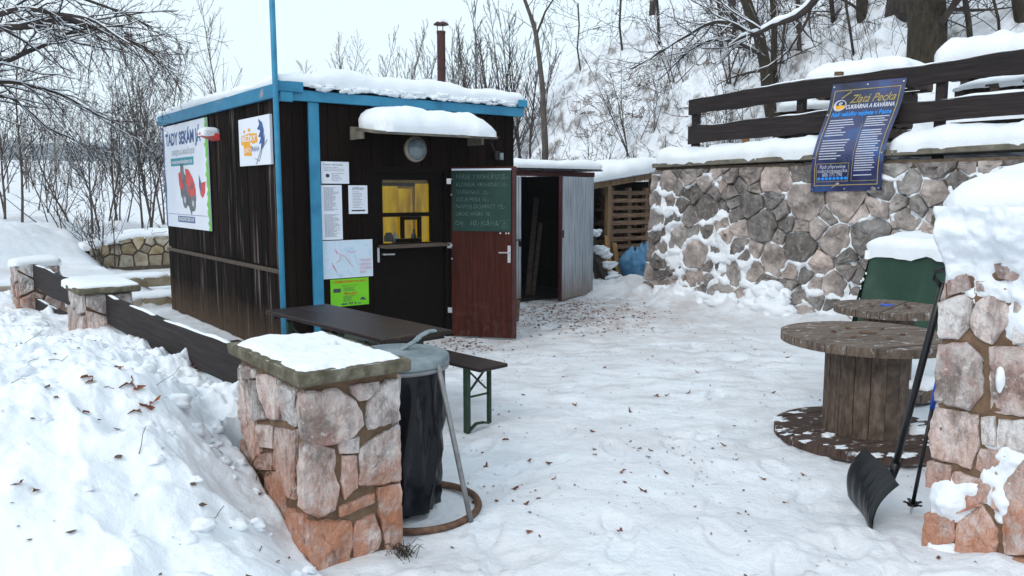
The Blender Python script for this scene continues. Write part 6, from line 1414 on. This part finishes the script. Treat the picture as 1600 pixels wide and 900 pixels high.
# trees behind the kiosk roof
K_TREES = [(362, 30, -5, 1, 0.07, 'slim pale bare tree alone in the sky left of the blue pole', TWIGF), (542, 40, 55, 2, 0.06, 'faint small bare tree above the front left of the kiosk roof', TWIGF), (505, 44, 78, 1, 0.06, 'faintest bare sapling above the roof, near the blue pole', TWIGF), (585, 42, 85, 1, 0.05, 'faint thin bare tree between the small one and the broad clump', TWIGF),
           (640, 30, 35, 13, 0.034, 'broad fan of pale bare stems left of the chimney', TWIGF), (715, 31, 40, 11, 0.034, 'fan of bare stems right behind the chimney', TWIGF), (768, 27, 5, 9, 0.036, 'tall bare stems right of the chimney', TWIG), (808, 26, -10, 6, 0.036, 'tall darker bare stems above the right end of the kiosk roof', TWIG)]
for k, (px, Y, ty, ns, r, lab, tw_) in enumerate(K_TREES):
    b = base_at(px, Y); rg = random.Random(400 + k); h = top_h(px, ty, Y, b[2]); sp_ = 0.75 if ns > 2 else 0.1
    st = [(rg.gauss(0, sp_), rg.gauss(0, .4), h * rg.uniform(.75, 1.05), (rg.gauss(0, .13), rg.gauss(0, .06)), r * rg.uniform(.6, 1.2)) for _ in range(ns)]
    cf = dict(FAR); cf['n'] = [30, 6] if ns < 3 else [22, 6]; cf['rmin'] = 0.006; cf['ratio'] = 0.26 if ns > 2 else 0.34
    tree('bare_tree', lab, b, st, cf, BARK if ns > 2 else TWIGF, tw_, 450 + k)
# curved young tree beside the kiosk
b = base_at(851, 17.0)
t = thing('young_tree', 'single slim curved young tree rising between the kiosk and the hillside', 'tree', b)
P_ = [Vector(tuple(aty(px, py, 17.0))) - Vector(b) for px, py in ((851, 262), (852, 230), (850, 190), (848, 140), (843, 95), (838, 55), (829, 25), (817, -8), (800, -60))]
tr_ = MB().tube(P_, [0.075, 0.07, 0.062, 0.056, 0.05, 0.044, 0.038, 0.034, 0.02], 8).build('trunk', PBARK, t, smooth=True)
mb = MB(); mb.tube([P_[5], Vector(tuple(aty(852, 18, 17.2))) - Vector(b), Vector(tuple(aty(868, -6, 17.5))) - Vector(b), Vector(tuple(aty(885, -50, 17.8))) - Vector(b)], [0.026, 0.02, 0.017, 0.008], 6)
rg = random.Random(5)
for k in range(10): grow(mb, P_[5].lerp(P_[8], rg.random()), (rg.gauss(0, 1), rg.gauss(0, 1), .7), 0.9, 0.009, 1, rg, dict(lv=2, n=[1, 4], seg=.3, rmin=.004))
mb.build('crown', TWIG, t)

# hillside trees
def hill_hit(px, py):
    r = ray(px, py)
    for k in np.linspace(9, 42, 1400):
        p = EYE + r * k
        if p[2] <= terrain_z(p[0], p[1]): return p
    return p
def hill_trunk(label, pts, Y, rads, bark, seed, nbr=8, brl=1.6, group=None, name='bare_tree'):
    Y = float(hill_hit(*pts[0])[1])
    x0 = aty(pts[0][0], 300, Y)[0]; b = (x0, Y, terrain_z(x0, Y)); t = thing(name, label, 'tree', b, 0, group)
    P = [Vector((0, 0, -0.2))] + [Vector(tuple(aty(px, py, Y))) - Vector(b) for px, py in pts]
    n = len(P); rr_ = np.interp(np.linspace(0, 1, n), np.linspace(0, 1, len(rads)), rads)
    MB().tube(P, list(rr_), 10).build('trunk', bark, t, smooth=True)
    cr = MB(); rg = random.Random(seed)
    for k in range(nbr):
        f = rg.uniform(0.25, 1) * (n - 1); i = min(n - 2, int(f)); q = P[i].lerp(P[i + 1], f - i); a = rg.uniform(0, 6.28)
        grow(cr, q, (math.cos(a), math.sin(a), rg.uniform(-.1, .9)), brl * rg.uniform(.6, 1.2), rads[-1] * 0.35, 1, rg, dict(lv=3, n=[1, 6, 3], seg=.3, rmin=.006, wob=.15, up=0.03))
    cr.build('crown', TWIG, t); return t
hill_trunk('big mossy tree trunk at the upper right behind the snowy pallets', [(1447, 95), (1449, 40), (1446, -10), (1440, -80), (1430, -220)], 17.5, [0.33, 0.315, 0.30, 0.29, 0.25], MOSSB, 1, 5, 2.5)
ct_ = hill_trunk('crooked mossy tree right of the hillside, with snow-laden boughs', [(1206, 185), (1199, 140), (1196, 105), (1187, 60), (1172, 20), (1162, -10), (1150, -70), (1145, -160)], 17.0, [0.15, 0.14, 0.13, 0.12, 0.10], MOSSB, 2, 4, 1.2)
def bough(parent, pts, Y0, Y1, r0, r1, seed, ntw, twl, snowt=0.6, droop=-0.2, tw_=None, label=None, sub=2):
    o = Vector(parent.location); n = len(pts); P = [Vector(tuple(aty(px, py, Y0 + (Y1 - Y0) * i / (n - 1)))) - o for i, (px, py) in enumerate(pts)]
    Q = []
    for i in range(n - 1):          # Catmull-Rom
        p0, p1, p2, p3 = P[max(i - 1, 0)], P[i], P[i + 1], P[min(i + 2, n - 1)]
        for k in range(4):
            s_ = k / 4; Q.append(0.5 * ((2 * p1) + (p2 - p0) * s_ + (2 * p0 - 5 * p1 + 4 * p2 - p3) * s_ ** 2 + (3 * p1 - p0 - 3 * p2 + p3) * s_ ** 3))
    Q.append(P[-1]); m = len(Q); rad = [r0 + (r1 - r0) * i / (m - 1) for i in range(m)]; rg = random.Random(seed)
    mb = MB(); mb.tube(Q, rad, 7); sn_ = []
    cfg = dict(lv=sub, n=[1, 6, 4], seg=.22, rmin=.0021, wob=.12, up=droop * 0.2, ratio=0.45, ang=(18, 48), snowr=0.01)
    for k in range(ntw):
        f = (k + rg.random()) / ntw * (m - 1); i = min(m - 2, int(f)); q = Q[i].lerp(Q[i + 1], f - i); d = (Q[i + 1] - Q[i]).normalized(); s_ = rg.choice((-1, 1))
        a = Vector((rg.gauss(0, .5), rg.gauss(0, .8), rg.gauss(0.05, .6))); nd = d + a * 0.9 + Vector((0, 0, droop * 0.3))
        grow(mb, q, nd, twl * rg.uniform(.5, 1.25), max(rad[i] * .42, .005), 1, rg, cfg, sn_)
    br = mb.build('bough', tw_ or BOUGH, parent, smooth=False)
    if snowt:
        sm_ = MB()
        for pts_, rd in [(Q, rad)] + sn_:
            prev = None
            seg = []
            for i, p in enumerate(pts_):
                d = (pts_[min(i + 1, len(pts_) - 1)] - pts_[max(i - 1, 0)]).normalized(); flat = math.sqrt(max(0, 1 - d.z * d.z))
                if flat > 0.5 and (rg.random() < 0.9): seg.append((p + Vector((0, 0, rd[i] * 0.55 + 0.006)), max(rd[i] * snowt * flat, 0.004) * rg.uniform(.8, 1.2)))
                else:
                    if len(seg) > 1: sm_.tube([s[0] for s in seg], [s[1] for s in seg], 5)
                    seg = []
            if len(seg) > 1: sm_.tube([s[0] for s in seg], [s[1] for s in seg], 5)
        sm_.build('snow_layer', SNOW, br, smooth=True)
    return br
bough(ct_, [(1288, -20), (1262, 12), (1238, 28), (1212, 37), (1186, 50), (1160, 58), (1140, 72)], 15.0, 16.4, 0.085, 0.03, 3, 9, 1.5, 1.25, 0.0)
bough(ct_, [(1190, 62), (1158, 44), (1128, 34), (1100, 40), (1075, 55), (1048, 70), (1015, 92), (985, 108)], 16.6, 15.5, 0.05, 0.012, 4, 22, 1.7, 0.8, -0.1)
bough(ct_, [(1195, 90), (1160, 70), (1120, 62), (1085, 75), (1060, 95), (1030, 125)], 16.8, 16.0, 0.04, 0.010, 5, 18, 1.6, 0.7, -0.1)
SAPL = [(1210, 18.5, [(1211, 130), (1209, 90), (1210, 40), (1206, -20), (1204, -120)], 0.075, 'straight dark thin trunk just right of the crooked mossy tree'),
        (1249, 20.5, [(1249, 78), (1248, 30), (1246, -20), (1246, -120)], 0.055, 'dark thin trunk between the straight one and the big trunk'),
        (1332, 20.5, [(1334, 88), (1328, 45), (1322, 10), (1318, -60)], 0.030, 'pale slender sapling on the slope left of the big trunk'),
        (1346, 24.0, [(1346, 32), (1347, 5), (1348, -60), (1348, -140)], 0.13, 'short visible trunk at the top edge left of the big trunk'),
        (1408, 24.5, [(1406, 16), (1412, -10), (1420, -80)], 0.30, 'leaning trunk base at the top edge beside the big trunk'),
        (1515, 19.5, [(1516, 62), (1513, 30), (1508, 0), (1500, -60)], 0.05, 'slim forked trunk right of the big trunk'),
        (1592, 21.0, [(1594, 30), (1590, 0), (1588, -80)], 0.10, 'trunk at the top right corner'),
        (1128, 22, [(1128, 80), (1126, 30), (1120, -10), (1118, -80)], 0.05, 'thin bare trunk left of the crooked mossy tree'),
        (1150, 25, [(1150, 60), (1145, 10), (1144, -60), (1142, -130)], 0.09, 'dark trunk on the crest left of the crooked tree'),
        (1030, 27, [(1030, 70), (1028, 20), (1024, -30), (1020, -110)], 0.05, 'thin crest tree in the middle of the hillside skyline'),
        (970, 28, [(972, 78), (968, 40), (970, 0), (966, -60)], 0.04, 'thin crest tree left of the middle of the skyline'),
        (905, 29, [(907, 110), (902, 75), (905, 40), (903, 5)], 0.03, 'thin crest sapling near the curved young tree'),
        (1560, 18.5, [(1562, 60), (1560, 30), (1550, -10), (1545, -60)], 0.025, 'slender sapling between the slim forked trunk and the corner trunk'),
        (1300, 23, [(1302, 35), (1299, 0), (1298, -60)], 0.06, 'thin trunk on the crest between the two dark thin trunks and the pale sapling')]
for k, (px, Y, pts, r, lab) in enumerate(SAPL): hill_trunk(lab, pts, Y, [r, r * .95, r * .85], BARK if k % 3 else MOSSB, 600 + k, 9 if r < .1 else 4, 1.7)
rg = random.Random(90)
SHR = [(1000, 19.0, 'twiggy shrub above the wood store roof'), (930, 18.5, 'bare shrub above the metal shed'), (880, 20, 'bare shrub on the hillside foot behind the metal shed'), (1045, 17.5, 'bare shrub left of the rail fence end'), (1100, 18.5, 'bare shrub behind the left end of the rail fence'), (1140, 20.5, 'bare shrub high on the slope behind the rail fence'), (985, 21.5, 'bare shrub halfway up the middle of the hillside'), (1060, 23, 'bare shrub high in the middle of the hillside'),
       (870, 17.6, 'dense twigs at the foot of the slope between kiosk and metal shed'), (840, 21, 'brown twiggy shrub above the kiosk roof corner'), (1235, 19.5, 'bare shrub above the rail fence right of the crooked tree'), (1290, 21, 'bare shrub high on the slope above the banner'), (1380, 20, 'bare shrub left of the big trunk'), (1530, 21, 'bare shrub on the slope at the upper right'), (820, 19, 'bare stems directly beside the kiosk roof corner'), (1165, 18, 'bare shrub beside the crooked mossy trunk')]
for k, (px, Y, lab) in enumerate(SHR):
    b = base_at(px, Y); ns = 8 if k < 10 else 5
    st = [(rg.gauss(0, .25), rg.gauss(0, .25), rg.uniform(1.2, 3.2), (rg.gauss(0, .5), rg.gauss(0, .4)), 0.016 * rg.uniform(.7, 1.4)) for _ in range(ns)]
    tree('bare_shrub', lab, b, st, dict(lv=2, n=[9, 4], ratio=0.36, ang=(25, 60), up=0.05, seg=0.3, rmin=0.005, wob=0.14, f0=0.15, tw=0.08, snowed=0.6), TWIG, TWIG, 700 + k, cat='shrub')
# dead bramble and scrub tufts lodged in the slope: too many to count
mb = MB(); rg = random.Random(55)
for i in range(150):
    if i < 60: px, Y = rg.choice([(800, 24), (1000, 24.5), (1045, 22.5), (1025, 19.5), (830, 22), (1010, 17.5), (935, 25), (870, 23)]); px += rg.gauss(0, 16); Y += rg.gauss(0, .7)
    else: px, Y = rg.uniform(830, 1300), rg.uniform(15.5, 27)
    b = base_at(px, Y); 
    if b[2] < 0.3: continue
    for j in range(rg.randint(5, 12)):
        p = Vector(b) + Vector((rg.gauss(0, .22), rg.gauss(0, .22), -.03)); grow(mb, p, (rg.gauss(0, .9), rg.gauss(0, .9), rg.uniform(.1, .8)), rg.uniform(.25, .8), 0.011, 1, rg, dict(lv=2, n=[1, 2], seg=.2, rmin=.006, wob=.25, up=-.08))
mb.build('dead_scrub', SCRUB, kind='stuff')
# dry twigs rising from the snow everywhere on the slope
mb = MB()
for i in range(520):
    px, Y = rg.uniform(800, 1640), rg.uniform(14.5, 29); b = base_at(px, Y)
    if b[2] < 0.3: continue
    grow(mb, (b[0], b[1], b[2] - .05), (rg.gauss(0, .35), rg.gauss(0, .35), 1), rg.uniform(.4, 1.7), 0.006, 1, rg, dict(lv=2, n=[1, 5], seg=.3, rmin=.0032, wob=.12, up=.05))
mb.build('hillside_twigs', TWIG, kind='stuff')
# woods on the crest
mb = MB()
for i in range(70):
    s_, t_ = rg.uniform(15, 34), rg.uniform(-8, 16); x, y = st2w(s_, t_); z = terrain_z(x, y)
    grow(mb, (x, y, z - .2), (rg.gauss(0, .05), rg.gauss(0, .05), 1), rg.uniform(7, 13), rg.uniform(.07, .2), 0, rg, dict(lv=2, n=[12, 5], seg=1.0, rmin=.012, wob=.05, ratio=.22, up=.08, ang=(30, 65), f0=.25))
mb.build('crest_woods', BARK, kind='stuff')
# woods at the valley edge on the left
mb = MB()
for i in range(56):
    px = rg.uniform(-160, 330); Y = rg.uniform(48, 110); x = aty(px, 300, Y)[0]; z = float(ground_z(x, Y))
    grow(mb, (x, Y, z - .2), (rg.gauss(0, .06), rg.gauss(0, .06), 1), rg.uniform(3, 8), rg.uniform(.03, .08), 0, rg, dict(lv=2, n=[14, 5], seg=1.0, rmin=.010, wob=.06, ratio=.26, up=.1, ang=(20, 50), f0=.1))
mb.build('valley_woods', TWIGF, kind='stuff')

# great tree outside the frame on the left, its boughs hanging into view
bt_ = thing('great_tree', 'big bare tree beyond the left edge, snow-dusted boughs hanging into the sky', 'tree', (-9.2, 9.0, 0.9))
MB().tube([(0, 0, -.3), (0.05, 0, 1.5), (0.1, 0.1, 3), (0.0, 0.1, 5), (-.1, 0, 8)], [0.36, 0.30, 0.27, 0.22, 0.12], 12).build('trunk', BARK, bt_, smooth=True)
bough(bt_, [(-260, 60), (-120, 58), (0, 44), (55, 40), (105, 29), (150, 45), (195, 58), (228, 76), (248, 94)], 9.0, 9.6, 0.055, 0.006, 11, 34, 0.85, 0.75, -0.25, sub=3)
bough(bt_, [(-260, 90), (-120, 60), (0, 22), (40, 14), (90, 22), (140, 30), (185, 58), (215, 76)], 9.0, 8.6, 0.042, 0.006, 12, 28, 0.8, 0.75, -0.25, sub=3)
bough(bt_, [(-260, 130), (-120, 125), (0, 98), (40, 82), (80, 66), (112, 50), (150, 45)], 9.1, 9.9, 0.045, 0.01, 13, 18, 1.1, 1.0, -0.2, sub=3)
bough(bt_, [(-260, 160), (-100, 140), (0, 128), (50, 135), (100, 150), (150, 178), (200, 200)], 9.0, 10.2, 0.036, 0.005, 14, 24, 1.0, 0.7, -0.25, sub=3)
bough(bt_, [(-260, -30), (-100, -40), (0, -25), (80, -18), (150, 5), (205, 26), (240, 46)], 9.0, 9.4, 0.04, 0.005, 15, 26, 0.8, 0.7, -0.25, sub=3)
bough(bt_, [(-260, 180), (-100, 170), (0, 150), (40, 170), (75, 200), (110, 215)], 9.0, 10.2, 0.03, 0.005, 16, 18, 0.9, 0.6, -0.3, sub=3)

# ------------------------------------------------------------------ fallen leaves
def leaf_mesh(rg, s_):
    mb = MB(); n = 11; cv = rg.uniform(-.6, 1.0)
    out = []
    for i in range(n):
        t = i / n * 2 * math.pi; r = (0.62 + 0.38 * math.cos(3 * t + rg.uniform(-.4, .4))) * rg.uniform(.75, 1.1); x, y = r * math.cos(t) * s_, r * .8 * math.sin(t) * s_
        out.append((x, y, 0.006 + cv * (x * x * 0.6 - y * y * 1.4) / s_ + rg.uniform(-.1, .25) * s_))
    mb.v = [(0, 0, 0.008)] + out
    for i in range(n): mb.f.append((0, 1 + i, 1 + (i + 1) % n)); mb.m.append(0)
    mb.tube([(0.5 * s_, 0, 0.008), (1.3 * s_, 0.1 * s_, 0.012)], 0.0015, 3); return mb
LP = [(306, 1), (1, 1)]
leafpx = [(827, 721), (858, 722), (865, 752), (826, 834), (1040, 741), (972, 742), (970, 823), (928, 706), (930, 714), (805, 765), (1000, 705), (1016, 708), (1006, 770), (822, 792), (1013, 717), (842, 780), (790, 688), (817, 618), (1026, 622), (1192, 750), (1227, 785), (1208, 617), (1255, 745), (925, 678), (1042, 620), (1075, 615), (899, 634), (945, 575), (880, 590), (1180, 545), (1230, 560), (1110, 625), (1090, 580), (760, 730), (985, 645), (1130, 700)]
rg = random.Random(71); protos = []
for k in range(6):
    mb = leaf_mesh(random.Random(900 + k), 1.0); me_o = mb.build('dead_leaf', LEAF); protos.append(me_o.data); bpy.data.objects.remove(me_o)
def put_leaf(p, s_, label, group):
    o = bpy.data.objects.new('dead_leaf', rg.choice(protos)); C.collection.objects.link(o); o.location = p; o.scale = (s_, s_, s_)
    o.rotation_euler = (rg.gauss(0, .25), rg.gauss(0, .25), rg.uniform(0, 6.28)); tag(o, label, 'leaf', group)
for k, (px, py) in enumerate(leafpx):
    p = atz(px, py, 0.0); p[2] = float(ground_z(p[0], p[1])) + .004
    put_leaf(p, rg.uniform(.022, .040), 'curled brown dead leaf lying on the trodden snow of the yard', 'dead leaves on the yard snow')
for (px, py, s_) in ((202, 603, .06), (228, 640, .055), (214, 645, .05), (138, 593, .05), (142, 600, .035), (132, 648, .03), (240, 632, .045), (190, 578, .03), (55, 770, .03), (88, 625, .03), (300, 575, .03), (310, 582, .03), (215, 610, .05), (30, 760, .03)):
    p = bank_pt(px, py); p = p + np.array([0, 0, .012]); put_leaf(p, s_, 'brown dead leaf lying on the ploughed snow bank', 'dead leaves on the snow bank')
mb = MB(); fcx, fcy = 1.0, 5.0
def fleck(mb, p, s_, rg):
    a = rg.uniform(0, 6.28); c, s2 = math.cos(a) * s_, math.sin(a) * s_; k = rg.uniform(.3, .7); t = rg.uniform(-.3, .6) * s_
    mb.face([(p[0] - c, p[1] - s2, p[2]), (p[0] + s2 * k, p[1] - c * k, p[2] + t), (p[0] + c, p[1] + s2, p[2] + 0.3 * s_), (p[0] - s2 * k, p[1] + c * k, p[2])])
for i in range(2500):
    if i < 1300: x, y = 0.7 + rg.gauss(0, .62), 10.75 + rg.gauss(0, .75)
    elif i < 1500: x, y = -0.55 + rg.gauss(0, .25), 8.6 + rg.gauss(0, .25)
    else:
        if i % 9 == 0: fcx, fcy = rg.uniform(-.6, 3.2), rg.uniform(2.4, 11) ** 1.0
        x, y = fcx + rg.gauss(0, .28), fcy + rg.gauss(0, .22)
    if (x - SH[0]) * V[0] + (y - SH[1]) * V[1] > -0.05 and (x - SH[0]) * U[0] + (y - SH[1]) * U[1] < KW: continue
    if w2st(x, y)[0] > -.1: continue
    s_ = rg.uniform(.006, .028) if i < 1500 else abs(rg.gauss(.003, .006)) + .0025
    fleck(mb, (x, y, float(ground_z(x, y)) + .004), s_, rg)
mb.build('leaf_litter', LITTER, kind='stuff')
mb = MB()
for i in range(420):
    a, b = abs(rg.gauss(.7, .9)), rg.uniform(-1.0, 6); p = P1 + FN * a + FD * b; z = float(bank_z(a, b))
    if z < .02: continue
    fleck(mb, (p[0], p[1], z + .006), abs(rg.gauss(.006, .007)) + .003, rg)
for i in range(26):
    a, b = abs(rg.gauss(.6, .6)), rg.uniform(-.5, 2.5); p = P1 + FN * a + FD * b; z = float(bank_z(a, b)); grow(mb, (p[0], p[1], z), (rg.gauss(0, 1), rg.gauss(0, 1), rg.uniform(0, .5)), rg.uniform(.05, .16), .0022, 1, rg, dict(lv=1, n=[1], seg=.05, rmin=.0015, wob=.3))
mb.build('bank_litter', SCRUB, kind='stuff')
mb = MB()
p = Vector(tuple(atz(1565, 882, .02))); mb.tube([p, p + Vector((-.01, .02, .05)), p + Vector((-.03, .05, .14)), p + Vector((-.045, .06, .17))], [.004, .004, .003, .001], 5); mb.tube([p + Vector((-.03, .05, .14)), p + Vector((-.015, .04, .19))], [.003, .001], 4)
tag(mb.build('dry_stalk', TWIG), 'dry forked stalk sticking out of snow at the foot of the gate pillar', 'stalk')

# ------------------------------------------------------------------ winter haze over the valley
hz = MB().box(-1300, 1300, -1300, 1300, -6.5, 86)
ho = hz.build('haze', bpy.data.materials.new('haze_air'), kind='stuff')
hm = ho.data.materials[0]; hm.use_nodes = True; hn, hl = hm.node_tree.nodes, hm.node_tree.links; hn.clear()
hv = hn.new('ShaderNodeVolumePrincipled'); hv.inputs['Color'].default_value = (0.97, 0.985, 1.0, 1); hv.inputs['Density'].default_value = 0.0005; hv.inputs['Anisotropy'].default_value = 0.3
hout = hn.new('ShaderNodeOutputMaterial'); hl.new(hv.outputs[0], hout.inputs['Volume'])
